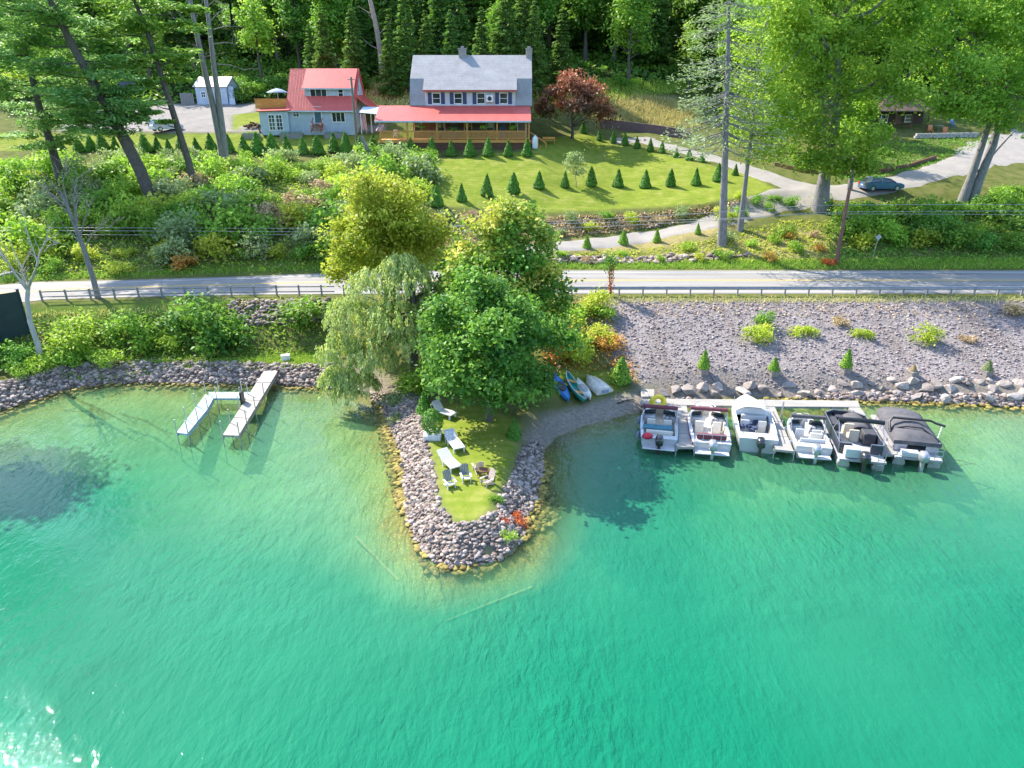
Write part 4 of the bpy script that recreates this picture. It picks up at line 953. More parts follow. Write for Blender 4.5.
# ------------------------------------------------------------------ shrubs
SHm = {}
SHC = {'dark green': LG_DARK, 'mid green': LG_MID, 'bright green': LG_LIGHT, 'yellow-green': LG_YEL, 'grey-green': LG_GREY, 'dry brown': LG_BROWN, 'orange-tinted': LG_ORANGE, 'rust-coloured': LG_RUST}
SHB0 = None
SHB = [shrub_mesh('shrub_a', LG_MID, 201, 1.0, 1.35, 34, 44), shrub_mesh('shrub_b', LG_MID, 202, 1.1, 1.1, 34, 44), shrub_mesh('shrub_c', LG_MID, 203, .9, 1.7, 36, 44), shrub_mesh('shrub_large', LG_MID, 204, 1.0, 1.3, 90, 34, .3, .11)]
def shrub(loc, col, sc, label, group=None, rz=None, base=None):
    k = (col, int(rr_.integers(0, 3)) if base is None else base)
    if k not in SHm: SHm[k] = recolor(SHB[k[1]], SHC[col])
    o = obj('shrub', SHm[k], None, Vector(loc) - Vector((0, 0, .1))); o.rotation_euler = (0, 0, rr_.uniform(0, 6.28) if rz is None else rz)
    o.scale = (sc, sc, sc * rr_.uniform(.85, 1.2)); tag(o, label, 'shrub', group); return o
def shrubbery(poly, n, dmin, pal, size, where, seed):
    r = np.random.default_rng(seed); p = poisson(scatter_px(poly, n * 14, r), dmin)[:n]
    for q in p:
        # colour patches rather than a random sprinkle
        v = (vnoise(q[0], q[1], 5.0, seed + 1) * .62 + .5 + r.normal() * .16); v = min(.999, max(0, float(v))); col = pal[int(v * len(pal))]
        shrub(q, col, r.uniform(*size), f'{col} wild shrub growing {where}', f'{col} shrubs growing {where}')
PAL = ['bright green', 'grey-green', 'mid green', 'grey-green', 'bright green', 'mid green', 'yellow-green', 'grey-green', 'bright green', 'dry brown']
shrubbery([(-40, 172), (420, 168), (425, 190), (415, 245), (330, 262), (-40, 262)], 100, 2.3, PAL, (1.2, 2.4), 'on the overgrown bank left of the lawn', 31)
shrubbery([(60, 158), (400, 160), (405, 172), (-20, 176)], 24, 2.3, ['grey-green', 'mid green', 'bright green', 'grey-green', 'dark green'], (.9, 1.6), 'directly below the hedge row of cones', 32)
shrubbery([(-40, 252), (330, 256), (330, 268), (-40, 272)], 16, 2.8, ['yellow-green', 'bright green', 'yellow-green', 'mid green', 'dark green', 'orange-tinted'], (.7, 1.3), 'along the verge foot of the left bank', 33)
shrubbery([(842, 216), (930, 213), (960, 205), (1060, 197), (1060, 252), (842, 252)], 40, 2.1, ['bright green', 'mid green', 'dark green', 'mid green', 'bright green', 'mid green', 'yellow-green'], (1.0, 2.0), 'on the right bank between road and drive', 34)
shrubbery([(560, 255), (700, 249), (830, 232), (835, 262), (560, 262)], 16, 2.4, ['yellow-green', 'bright green', 'mid green', 'dry brown', 'orange-tinted', 'bright green'], (.5, .9), 'between the lower track and the road', 35)
shrubbery([(440, 216), (640, 214), (715, 206), (705, 213), (640, 226), (560, 237), (450, 240)], 16, 2.3, ['mid green', 'yellow-green', 'dry brown', 'grey-green', 'dry brown'], (.5, .95), 'on the stony bank below the lawn', 36)
shrubbery([(720, 205), (778, 192), (800, 205), (770, 212), (725, 228)], 8, 1.8, ['bright green', 'yellow-green', 'mid green'], (.6, 1.0), 'at the bend where the two drives meet', 37)
shrubbery([(545, 320), (600, 310), (612, 340), (585, 358), (550, 365)], 9, 1.5, ['bright green', 'yellow-green', 'orange-tinted', 'mid green'], (.8, 1.35), 'between the turning tree and the gravel bank', 38)
shrubbery([(536, 80), (640, 84), (620, 92), (560, 100), (536, 100)], 8, 2.8, ['bright green', 'mid green', 'yellow-green', 'mid green'], (.8, 1.4), 'at the wood edge above the copper tree', 39)
shrubbery([(362, 84), (408, 84), (408, 104), (362, 104)], 6, 2.2, ['dry brown', 'mid green', 'dry brown'], (.6, 1.0), 'on the brown slope between the two houses', 40)
shrubbery([(225, 80), (290, 78), (285, 100), (232, 102)], 9, 2.6, ['dark green', 'mid green', 'yellow-green'], (1.1, 1.8), 'behind the red-roofed house and beside the shed', 41)
shrubbery([(0, 355), (50, 352), (60, 376), (0, 384)], 7, 1.7, ['mid green', 'dark green', 'bright green'], (.7, 1.2), 'below the dark screen fence by the water', 42)
shrubbery([(-20, 100), (110, 96), (125, 84), (-20, 84)], 6, 4, ['bright green', 'yellow-green', 'mid green'], (1.2, 2.0), 'beyond the yard behind the leaning pines', 43)
shrubbery([(740, 140), (900, 150), (840, 170), (770, 158)], 5, 4, ['mid green', 'dark green', 'bright green'], (.8, 1.4), 'in the shade under the big trees', 44)
shrubbery([(940, 118), (1040, 112), (1040, 122), (945, 126)], 5, 3.0, ['mid green', 'yellow-green', 'bright green'], (.8, 1.3), 'behind the sunlit turning place', 45)
# single ones the photo shows apart
for px_, py_, col, sc, lab, bs in [(86, 352, 'bright green', 2.1, 'bright yellow-lit bush below the road rail beside the screen fence', 3), (132, 350, 'mid green', 2.1, 'middle green bush of the clump between left rail and stony shore', 3), (200, 350, 'dark green', 2.9, 'big dark green bush under the rail left of the long dock', 3), (160, 354, 'bright green', 1.2, 'low bright bush before the dark green bush under the rail', 1), (110, 362, 'bright green', .95, 'low light green bush at top of stony left shore', 1), (72, 362, 'mid green', 1.1, 'bush beside the bleached bare tree on the left shore', 1),
        (240, 340, 'dark green', 1.7, 'right-hand dark bush of the clump under the left rail', 1), (312, 326, 'mid green', 1.9, 'feathery green bush by the rail left of the willow', 2), (583, 358, 'yellow-green', 1.65, 'large yellow-green bush above the upturned boats', 3), (565, 345, 'mid green', 1.3, 'green bush tucked against the turning tree above the boats', 1), (607, 345, 'orange-tinted', .9, 'orange-tinted low bush at left end of the gravel bank', 1),
        (757, 338, 'yellow-green', .95, 'yellow low shrub left part of the clump on the gravel bank', 1), (765, 325, 'mid green', .8, 'upright green shrub on the gravel bank just below the rail', 2), (803, 336, 'yellow-green', .8, 'low yellowish shrub alone on the gravel bank right of the clump', 1), (861, 338, 'yellow-green', .62, 'small yellow shrub midway on the gravel bank', 1), (924, 342, 'yellow-green', .95, 'yellow-green upright shrub on shaded part of gravel bank', 2), (968, 340, 'dry brown', .5, 'small withered reddish shrub at the right of gravel bank', 1), (1010, 312, 'dry brown', .8, 'dry grassy shrub right below the rail at the right edge', 1), (842, 324, 'dry brown', .55, 'small dry shrub high on the gravel bank', 1),
        (829, 264, 'orange-tinted', .55, 'flame orange-red plant at the foot of the brown utility pole', 1), (417, 392, 'bright green', 1.35, 'light leafy sprouts around the willow foot', 2), (430, 160, 'mid green', .9, 'leafy shrub climbing the left porch corner', 2), (405, 158, 'dark green', 1.35, 'dark shrub against the left end of the porch', 0), (415, 158, 'yellow-green', .9, 'yellow-green shrub at the lawn corner below the porch', 2), (396, 400, 'grey-green', .8, 'grey-green weed clump among the stones under the willow', 1), (520, 522, 'orange-tinted', .42, 'reddish flowering plant among the stones at the tip of the spit', 1), (503, 520, 'orange-tinted', .3, 'small red flowering plant on the grass edge at the tip', 1), (508, 536, 'bright green', .4, 'small bright green plant low among the tip stones', 1), (495, 502, 'mid green', .32, 'little green plant beside the wooden chairs', 1),
        (822, 206, 'mid green', 1.1, 'ivy-like shrub round the thick pale trunk', 2), (728, 240, 'grey-green', .9, 'grey-green shrub at the spruce foot', 1), (785, 236, 'mid green', 1.0, 'loose green shrub on the slope right of the slender trunk', 2), (300, 205, 'dry brown', 1.3, 'big dry brown bush in the middle of the shrub bank', 1), (340, 190, 'dry brown', 1.2, 'tan dry bush right of the middle of the shrub bank', 1), (180, 230, 'rust-coloured', .8, 'rusty leaved shrub low on the shrub bank', 1), (140, 222, 'rust-coloured', .9, 'reddish shrub near the foot of the large leaning pine', 1), (395, 420, 'grey-green', .5, 'grey weed on the stones left of the topiary', 1)]:
    if lab.startswith('flame'): SHm[('flame', 1)] = recolor(SHB[1], LG_FLAME); SHC['flame'] = LG_FLAME; col = 'flame'
    if lab.startswith('reddish flowering') or lab.startswith('small red'): SHC['flame2'] = LG_FLAME; col = 'flame2'
    shrub(G(px_, py_), col, sc, lab, None, None, bs)
# slim rusty tree between road and rail
g = G(610, 297); o = thing('rusty_sapling', 'slim rust-brown dead evergreen with green tip by the road rail', 'tree', g)
P = [Y(a, b, g.y) - g for a, b in [(611, 298), (610, 285), (609, 272), (610, 262)]]; P[0].z = -.3
m = MB(); m.tube(P, [.06, .05, .04, .02], 6); m.build('trunk', BARK, o)
r = np.random.default_rng(4); L = Leaves(); z_ = r.uniform(.25, P[-1].z, 420); L.add(np.stack([r.normal(size=420) * .13, r.normal(size=420) * .13, z_], 1), r.normal(size=(420, 3)) + np.array([0, 0, .5]), r.uniform(.1, .2, 420), r.uniform(0, 1, 420), r); obj('needles', L.mesh('needles', LG_RUST), o)
L = Leaves(); L.add(np.array(P[-1]) + r.normal(size=(300, 3)) * np.array([.28, .28, .4]), r.normal(size=(300, 3)) + np.array([0, 0, .5]), r.uniform(.15, .26, 300), r.uniform(0, 1, 300), r); obj('crown', L.mesh('crown', LG_DARK), o)

# ------------------------------------------------------------------ ground cover (nobody could count it)
r = np.random.default_rng(51)
p = scatter_px([(-260, 160), (420, 160), (425, 200), (430, 262), (-60, 276), (-260, 296)], 44000, r); stuff_leaves('undergrowth', p, LG_MID, .34, r, jitter=.2)
p = scatter_px([(-260, 162), (420, 162), (425, 200), (430, 262), (-60, 276), (-260, 296)], 13000, r); p[:, 2] += .15; stuff_leaves('undergrowth', p, LG_YEL, .36, r, jitter=.25)
p = scatter_px([(-60, 160), (420, 162), (425, 200), (430, 262), (-60, 276)], 6000, r); p[:, 2] += .1; stuff_leaves('undergrowth', p, LG_BROWN, .34, r, jitter=.25)
p = scatter_px([(830, 205), (940, 203), (1060, 190), (1250, 190), (1250, 262), (830, 262)], 17000, r); stuff_leaves('undergrowth', p, LG_MID, .36, r, jitter=.2)
p = scatter_px([(-220, 325), (-60, 312), (330, 299), (340, 352), (-60, 372), (-220, 385)], 13000, r); stuff_leaves('undergrowth', p, LG_MID, .3, r, jitter=.2)
p = scatter_px([(-60, 276), (330, 266), (560, 262), (835, 260), (1060, 258), (1060, 268.5), (560, 268.5), (330, 270), (37, 280), (-60, 288)], 16000, r); stuff_leaves('verge_grass', p, LG_GRASS, .5, r, asp=.16, axis_up=1.0, jitter=.15)
p = scatter_px([(0, 308), (300, 297), (560, 297), (1060, 297), (1060, 302), (560, 303), (300, 302), (0, 312)], 6000, r); p = p[(HV(p[:, 0], p[:, 1] - 0) < 3.98)]; stuff_leaves('verge_grass', p, LG_DRYG, .4, r, asp=.16, axis_up=1.0, jitter=.15)
p = scatter_px([(600, 128), (645, 128), (700, 128), (700, 104), (640, 94), (560, 100)], 9000, r); stuff_leaves('meadow_grass', p, LG_DRYG, .9, r, asp=.14, axis_up=1.0, jitter=.3)
p = scatter_px([(536, 78), (700, 82), (700, 92), (640, 96), (536, 118)], 9000, r); stuff_leaves('meadow_grass', p, LG_GRASS, .9, r, asp=.16, axis_up=1.0, jitter=.3)
p = scatter_px([(355, 78), (412, 78), (412, 108), (355, 108)], 4500, r); stuff_leaves('meadow_grass', p, LG_DRYG, .9, r, asp=.16, axis_up=1.0, jitter=.3)
p = scatter_px([(430, 212), (640, 212), (720, 205), (768, 194), (715, 212), (640, 228), (545, 239), (440, 246)], 11000, r); stuff_leaves('bank_weeds', p, LG_BROWN, .3, r, jitter=.2)
p = scatter_px([(550, 254), (640, 249), (720, 238), (790, 220), (830, 220), (835, 262), (550, 262)], 5000, r); stuff_leaves('bank_weeds', p, LG_YEL, .3, r, jitter=.2)
p = scatter_px([(560, 303), (1060, 303), (1060, 318), (620, 316)], 1500, r); stuff_leaves('bank_weeds', p, LG_BROWN, .22, r, jitter=.2)
p = scatter_px([(545, 300), (600, 300), (625, 345), (640, 385), (610, 366), (550, 372)], 4500, r); stuff_leaves('bank_weeds', p, LG_ORANGE, .24, r, jitter=.2)
p = scatter_px([(860, 150), (950, 132), (1000, 140), (930, 165), (860, 182), (760, 160)], 7000, r); stuff_leaves('shaded_ground_cover', p, LG_DARK, .35, r, jitter=.2)
p = scatter_px([(60, 370), (330, 352), (335, 366), (180, 368), (60, 378)], 5000, r); stuff_leaves('shore_grass', p, LG_GRASS, .3, r, asp=.2, axis_up=.8, jitter=.12)
p = scatter_px([(-80, 100), (110, 92), (140, 82), (240, 84), (240, 40), (-80, 40)], 16000, r); stuff_leaves('forest_floor_plants', p, LG_LIGHT, .7, r, jitter=.5)
x_ = r.uniform(-105, 105, 30000); y_ = r.uniform(124, 195, 30000); stuff_leaves('forest_floor_plants', np.column_stack([x_, y_, HV(x_, y_) + .2]), LG_DARK, 1.1, r, jitter=.5)
p = scatter_px([(200, 100), (420, 72), (700, 70), (760, 90), (1060, 95), (1060, 70), (760, 60), (200, 60)], 20000, r); stuff_leaves('forest_floor_plants', p, LG_MID, .6, r, jitter=.4)

# ------------------------------------------------------------------ stones
def rock_mesh(key, seed, mat):
    import bmesh
    r = np.random.default_rng(seed); bm = bmesh.new(); bmesh.ops.create_icosphere(bm, subdivisions=2, radius=.5)
    pl = [(unit(r.normal(size=3)), r.uniform(.2, .38)) for _ in range(11)]
    for v in bm.verts:
        p = np.array(v.co)
        for n_, d_ in pl:
            e = p @ n_ - d_
            if e > 0: p = p - n_ * e
        v.co = p * np.array([1.15, 1.0, .8])
    me_ = bpy.data.meshes.new(key); bm.to_mesh(me_); bm.free(); me_.materials.append(mat); return me_
def stone_mat(name, a, b):
    t = NT(name); co = t.coord(); oi = t.new('ShaderNodeObjectInfo')
    c_ = t.ramp(t.noise(3.5, 5, .65, co), [(.3, a), (.7, b)]); hs = t.new('ShaderNodeHueSaturation'); t.ln(c_, hs.inputs['Color'])
    t.ln(t.math('ADD', t.math('MULTIPLY', oi.outputs['Random'], .7), .65), hs.inputs['Value'])
    return t.done(t.pbsdf(hs.outputs[0], .88, 0, t.bump(t.noise(9, 4, .6, co), .4, .05), .25))
M_ROCK = stone_mat('boulder_stone', (.20, .17, .15), (.38, .325, .285))
t = NT('riprap_stone'); tn = t.attr('tint'); c_ = t.ramp(tn, [(0, (.11, .085, .07)), (.5, (.26, .2, .17)), (1, (.46, .37, .31))]); t.done(t.pbsdf(c_, .88, 0, None, .25)); M_RIP = t.m
t = NT('algae_stone'); tn = t.attr('tint'); c_ = t.ramp(tn, [(0, (.15, .11, .03)), (1, (.34, .27, .07))]); t.done(t.pbsdf(c_, .8, 0, None, .25)); M_ALG = t.m
t = NT('gravel_stone'); tn = t.attr('tint'); c_ = t.ramp(tn, [(0, (.17, .14, .14)), (1, (.38, .32, .31))]); t.done(t.pbsdf(c_, .88, 0, None, .25)); M_GRV = t.m
RK = [rock_mesh(f'boulder_{"abcdefgh"[i]}', 300 + i, M_ROCK) for i in range(8)]
rb = []
for k in range(6):
    me_ = rock_mesh('rock_source', 330 + k, M_ROCK); v = np.zeros(len(me_.vertices) * 3, np.float32); me_.vertices.foreach_get('co', v); f = np.array([p_.vertices[:] for p_ in me_.polygons]); rb.append((v.reshape(-1, 3), f)); bpy.data.meshes.remove(me_)
def stone_stuff(name, P, size, mat, r, flat=.8):
    V, F, T, b = [], [], [], 0
    for q in P:
        v, f = rb[int(r.integers(0, 6))]; s_ = size * r.uniform(.55, 1.5); a = r.uniform(0, 6.28); c_, n_ = math.cos(a), math.sin(a)
        w_ = v * s_ * np.array([r.uniform(.8, 1.3), 1, flat]); w_ = np.stack([w_[:, 0] * c_ - w_[:, 1] * n_, w_[:, 0] * n_ + w_[:, 1] * c_, w_[:, 2]], 1) + np.array(q) + np.array([0, 0, .12 * s_])
        V.append(w_); F.append(f + b); b += len(v); T.append(np.full(len(f), r.uniform(0, 1)))
    return tag(obj(name, arr_mesh(name, np.concatenate(V), np.concatenate(F), mat, {'tint': ('FACE', np.concatenate(T))})), kind='stuff')
def boulders(P, size, label, group, r):
    for q in P:
        o = obj('boulder', RK[int(r.integers(0, 8))], None, Vector(q) + Vector((0, 0, .04))); s_ = size * r.uniform(.65, 1.45); o.scale = (s_ * r.uniform(.85, 1.3), s_, s_ * r.uniform(.7, 1)); o.rotation_euler = (r.normal() * .25, r.normal() * .25, r.uniform(0, 6.28)); tag(o, label, 'boulder', group)
r = np.random.default_rng(61)
# spit
p = scatter_px([(368, 392), (425, 398), (440, 440), (440, 470), (445, 508), (458, 524), (478, 522), (498, 508), (500, 490), (510, 478), (524, 446), (540, 440), (560, 520), (480, 582), (425, 575), (396, 500), (372, 405)], 9000, r)
sdp = seg_dist(p[:, 0], p[:, 1], shore); ins = in_poly(p[:, 0], p[:, 1], land_poly)
lw = seg_dist(p[:, 0], p[:, 1], np.vstack([LAWN[2], LAWN[2][:1]])); lw_in = in_poly(p[:, 0], p[:, 1], LAWN[2])
dry_ = p[ins & ~lw_in]; wet = p[~ins & (sdp < 1.5)]
bp = poisson(dry_, .40)[:270]
boulders(bp, .33, 'grey-pink stone of the rock armour round the grassy spit', 'stones armouring the spit', r)
stone_stuff('riprap_stones', dry_[:3600], .22, M_RIP, r); stone_stuff('submerged_stones', wet[:700], .34, M_ALG, r, .6)
# left shore
p = scatter_px([(-60, 404), (20, 378), (60, 368), (110, 362), (200, 362), (335, 364), (362, 392), (330, 394), (200, 390), (110, 390), (60, 398), (0, 420), (-60, 440)], 5000, r); sdp = seg_dist(p[:, 0], p[:, 1], shore); ins = in_poly(p[:, 0], p[:, 1], land_poly)
stone_stuff('shore_stones', p[ins & (sdp < 2.7)][:2600], .32, M_RIP, r); stone_stuff('submerged_stones', p[~ins][:420], .3, M_ALG, r, .55)
p2 = p[ins & (sdp < 2.2)]; boulders(poisson(p2, 1.5)[:30], .62, 'larger stone lying in the stony left shore', 'larger stones of the left shore', r)
# cove side edge and right shore
bl = poisson(scatter_px([(655, 394), (700, 383), (900, 380), (1060, 382), (1060, 402), (960, 399), (860, 396), (720, 395)], 2500, r), .78)[:150]
boulders(bl, .92, 'big angular grey boulder of the row between gravel bank and docks', 'big boulders of the right shore', r)
p = scatter_px([(650, 397), (860, 392), (1060, 396), (1060, 415), (960, 410), (860, 408), (700, 408)], 2600, r); ins = in_poly(p[:, 0], p[:, 1], land_poly)
stone_stuff('shore_stones', p[ins][:800], .36, M_RIP, r); stone_stuff('submerged_stones', p[~ins][:380], .4, M_ALG, r, .55)
p = scatter_px([(560, 301), (1060, 300), (1060, 384), (700, 386), (640, 386), (600, 345)], 7500, r); stone_stuff('gravel_stones', p[:5000], .115, M_GRV, r); stone_stuff('gravel_stones', p[5000:], .2, M_GRV, r)
p = scatter_px([(440, 218), (640, 214), (710, 207), (700, 216), (600, 233), (445, 242)], 260, r); stone_stuff('bank_stones', p, .32, M_RIP, r)
p = scatter_px([(545, 256), (690, 254), (760, 256), (690, 262), (545, 264)], 260, r); stone_stuff('bank_stones', p, .55, M_RIP, r)
p = scatter_px([(230, 300), (330, 299), (330, 322), (230, 326)], 500, r); stone_stuff('bank_stones', p, .4, M_RIP, r)
# ------------------------------------------------------------------ drives
def GG(pts): return [G(a, b)[:2] for a, b in pts]
dp = [Y(556, 116, 104)[:2]] + GG([(600, 131), (640, 139), (690, 151), (730, 161), (770, 174), (810, 188)])
dp = [Vector((14.0, 103.5)), Vector((19.5, 103.0))] + [Vector(q) for q in GG([(640, 140), (690, 152), (730, 163), (770, 177), (815, 190), (870, 188), (930, 174), (985, 158), (1060, 148)])]
ribbon('upper_drive', dp, [2.6, 2.6, 2.6, 2.6, 3, 4, 5, 4.2, 4.2, 6, 7], M_PGR, .06)
ribbon('lower_track', [Vector(q) for q in GG([(470, 252), (545, 247), (600, 242.5), (640, 238), (680, 230), (720, 221.5), (755, 210), (785, 200), (812, 193)])], [3, 3, 3, 3, 3, 3.2, 3.4, 3.8, 4.2], M_PGR, .09)
ribbon('turning_place', [Vector(q) for q in GG([(975, 160), (1010, 150), (1060, 143)])], [6, 11, 13], M_PGR, .08)
# ------------------------------------------------------------------ building materials
def siding_mat(name, col, pitch=.16, gap=.72):
    t = NT(name); co = t.coord(); sx = t.new('ShaderNodeSeparateXYZ'); t.ln(co, sx.inputs[0])
    ph = t.math('FRACT', t.math('DIVIDE', sx.outputs[2], pitch))
    n_ = t.noise(1.3, 4, .6, co); c_ = t.ramp(n_, [(.3, tuple(c * .86 for c in col)), (.7, tuple(min(1, c * 1.08) for c in col))])
    return t.done(t.pbsdf(c_, .6, 0, t.bump(ph, .7, .03), .3))
def rib_mat(name, col, pitch=.4, rough=.45):
    t = NT(name); co = t.coord(); sx = t.new('ShaderNodeSeparateXYZ'); t.ln(co, sx.inputs[0])
    ph = t.math('PINGPONG', t.math('DIVIDE', sx.outputs[0], pitch), .5); ph = t.math('GREATER_THAN', ph, .42)
    n_ = t.noise(.8, 5, .65, co); c_ = t.ramp(n_, [(.3, tuple(c * .85 for c in col)), (.7, tuple(min(1, c * 1.12) for c in col))])
    return t.done(t.pbsdf(c_, rough, 0, t.bump(ph, .8, .04), .5))
def shingle_mat(name, a, b):
    t = NT(name); co = t.coord(); mp = t.new('ShaderNodeMapping'); t.ln(co, mp.inputs[0]); mp.inputs['Rotation'].default_value = (R(50), 0, 0)
    br = t.new('ShaderNodeTexBrick'); t.ln(mp.outputs[0], br.inputs['Vector']); br.inputs['Scale'].default_value = 7.0
    br.inputs['Color1'].default_value = (*a, 1); br.inputs['Color2'].default_value = (*b, 1); br.inputs['Mortar'].default_value = (*(c * .7 for c in a), 1); br.inputs['Mortar Size'].default_value = .012
    c_ = t.mix(.6, br.outputs[0], t.ramp(t.noise(.7, 5, .65, co), [(.3, tuple(c * .8 for c in a)), (.7, b)]))
    return t.done(t.pbsdf(c_, .85, 0, t.bump(t.noise(16, 3, .6, co), .25, .02), .2))
def wood_mat(name, a, b, rot=0):
    t = NT(name); co = t.coord(); mp = t.new('ShaderNodeMapping'); t.ln(co, mp.inputs[0]); mp.inputs['Scale'].default_value = (.7, 6, 6); mp.inputs['Rotation'].default_value = (0, 0, rot)
    c_ = t.ramp(t.noise(2, 5, .6, mp.outputs[0]), [(.3, a), (.7, b)]); return t.done(t.pbsdf(c_, .7, 0, t.bump(t.noise(5, 3, .6, mp.outputs[0]), .3, .02), .3))
def deck_mat(name, a, b, pitch=.15, axis=1):
    """boards with dark joints, slightly different from board to board"""
    t = NT(name); co = t.coord(); sx = t.new('ShaderNodeSeparateXYZ'); t.ln(co, sx.inputs[0]); q = t.math('DIVIDE', sx.outputs[axis], pitch)
    wn = t.new('ShaderNodeTexWhiteNoise', noise_dimensions='1D'); t.ln(t.math('FLOOR', q), wn.inputs['W'])
    c_ = t.mix(wn.outputs['Value'], a, b); c_ = t.mix(.35, c_, t.ramp(t.noise(1.4, 5, .65, co), [(.3, tuple(x * .75 for x in a)), (.7, b)]))
    j = t.math('LESS_THAN', t.math('FRACT', q), .09); c_ = t.mix(t.math('MULTIPLY', j, .6), c_, tuple(x * .3 for x in a))
    return t.done(t.pbsdf(c_, .75, 0, None, .3))
M_SHING = shingle_mat('grey_roof_shingle', (.28, .27, .265), (.37, .36, .35)); M_REDROOF = rib_mat('red_metal_roof', (.60, .10, .075)); M_BROWNROOF = shingle_mat('brown_roof_shingle', (.11, .075, .055), (.18, .125, .095))
M_SIDW = siding_mat('white_siding', (.62, .63, .65)); M_SIDB = siding_mat('blue_grey_siding', (.46, .53, .62)); M_SIDD = siding_mat('dark_cabin_boards', (.07, .045, .03), .25)
M_TRIM = M('white_trim', (.76, .76, .76), .5, var=.08); M_NAVY = M('navy_shutter', (.035, .05, .13), .5, var=.15); M_REDTR = M('red_trim', (.42, .05, .05), .5)
t = NT('window_glass'); co = t.coord(); t.done(t.pbsdf(t.ramp(t.noise(.9, 3, .5, co), [(.35, (.012, .018, .024)), (.7, (.06, .075, .085))]), .06, 0, None, .8)); M_GLASS = t.m
M_OAK = wood_mat('orange_stained_wood', (.48, .21, .05), (.70, .34, .09)); M_OAKD = wood_mat('dark_brown_boards', (.09, .045, .025), (.16, .08, .045)); M_BRICK = M('chimney_brick', (.34, .29, .27), .85, var=.35, vs=9, bump=.5)
M_DARK = M('dark_porch_wall', (.16, .13, .115), .7); M_WHITE = M('white_enamel', (.78, .78, .78), .35, var=.08); M_BLACK = M('black_plastic', (.02, .02, .022), .4); M_CHROME = M('brushed_metal', (.55, .55, .57), .3, .9, var=.1)
M_GREYW = M('weathered_timber', (.27, .25, .235), .85, var=.3, vs=4, bump=.3); M_TERRA = M('terracotta', (.42, .16, .07), .8)

def window(house, x, z, w_, h, y, frame=.10, parts=(1, 2), name='window', axis='y', mat=None):
    """a framed window standing 4 cm proud of a wall that faces -y (or +x with axis x); panes and muntins"""
    m = MB()
    def bx(x0, x1, z0, z1, d0, d1, mm):
        if axis == 'y': mm.bx(x + x0, x + x1, y + d0, y + d1, z + z0, z + z1)
        else: mm.bx(y - d1, y - d0, x + x0, x + x1, z + z0, z + z1)
    f = frame; W, Hh = w_ / 2, h / 2
    bx(-W, W, -Hh, -Hh + f, -.06, .03, m); bx(-W, W, Hh - f, Hh, -.06, .03, m); bx(-W, -W + f, -Hh + f, Hh - f, -.06, .03, m); bx(W - f, W, -Hh + f, Hh - f, -.06, .03, m)
    for i in range(1, parts[0]): q = -W + w_ * i / parts[0]; bx(q - f * .35, q + f * .35, -Hh + f, Hh - f, -.045, .03, m)
    for i in range(1, parts[1]): q = -Hh + h * i / parts[1]; bx(-W + f, W - f, q - f * .3, q + f * .3, -.042, .03, m)
    o = m.build(name, mat or M_TRIM, house); p = MB(); bx(-W + f * .8, W - f * .8, -Hh + f * .8, Hh - f * .8, -.02, .02, p); p.build('pane', M_GLASS, o); return o
def LX(px, py, y): return Y(px, py, y).x
def LZ(px, py, y): return Y(px, py, y).z

# ------------------------------------------------------------------ grey gambrel house with the long porch
YP = 94.0; YF = 97.8
hx0, hx1 = LX(410.5, 95, YF), LX(531, 95, YF); px0, px1 = LX(378, 131, YP), LX(530, 131, YP)
zd = 13.95
ho = thing('gambrel_house', 'large grey-roofed gambrel house with navy shutters and long red-roofed wooden porch', 'house', ((hx0 + hx1) / 2, YF, 13.0))
O = ho.location.copy()
class LB(MB):
    """MB given in world coordinates for a part under a thing at O"""
    def put(s, name, mats, parent, org, bevel=0):
        s.v = [tuple(Vector(p) - org) for p in s.v]; return s.build(name, mats, parent, None, bevel)
def gamb(m, x0, x1, inset=0.0):
    prof = [(YF, 12.4), (YF, 18.05), (99.3, 21.2), (103.4, 24.15), (107.5, 21.2), (109.0, 18.05), (109.0, 12.8)]
    n = len(prof); vs = [(x0, a, b) for a, b in prof] + [(x1, a, b) for a, b in prof]
    m.add(vs, [tuple(range(n))[::-1], tuple(range(n, 2 * n))] + [(i, (i + 1) % n, n + (i + 1) % n, n + i) for i in range(n)])
m = LB(); gamb(m, hx0 + .12, hx1 - .12); wl = m.put('wall', M_SIDW, ho, O)
m = LB(); xa, xb = LX(425, 98, 98), LX(515.5, 98, 98); th = .14
for y0, z0, y1, z1 in ((99.3, 21.3, 103.4, 24.3),): m.plate([(hx0 - .15, y0, z0), (hx1 + .15, y0, z0), (hx1 + .15, y1, z1), (hx0 - .15, y1, z1)], th)
for a, b in ((hx0 - .15, xa), (xb, hx1 + .15)): m.plate([(a, 97.55, 18.0), (b, 97.55, 18.0), (b, 99.28, 21.29), (a, 99.28, 21.29)], th)
m.plate([(xa - .18, 97.35, 19.885), (xb + .18, 97.35, 19.885), (xb + .18, 99.297, 21.305), (xa - .18, 99.297, 21.305)], th)
m.plate([(hx1 + .15, 107.5, 21.3), (hx0 - .15, 107.5, 21.3), (hx0 - .15, 103.42, 24.3), (hx1 + .15, 103.42, 24.3)], th)
m.plate([(hx1 + .15, 109.25, 18.0), (hx0 - .15, 109.25, 18.0), (hx0 - .15, 107.52, 21.29), (hx1 + .15, 107.52, 21.29)], th)
rf_ = m.put('roof', M_SHING, ho, O)
for cpx, wd in ((462.5, 1.0), (529, .8)):
    cx = LX(cpx, 53, 103.4); m = LB(); m.bx(cx - wd / 2, cx + wd / 2, 102.9, 103.9, 23.2, 25.0); m.bx(cx - wd / 2 - .07, cx + wd / 2 + .07, 102.83, 103.97, 25.0, 25.14); m.bx(cx - .2, cx + .2, 103.2, 103.6, 25.14, 25.4); m.put('chimney', M_BRICK, rf_, O)
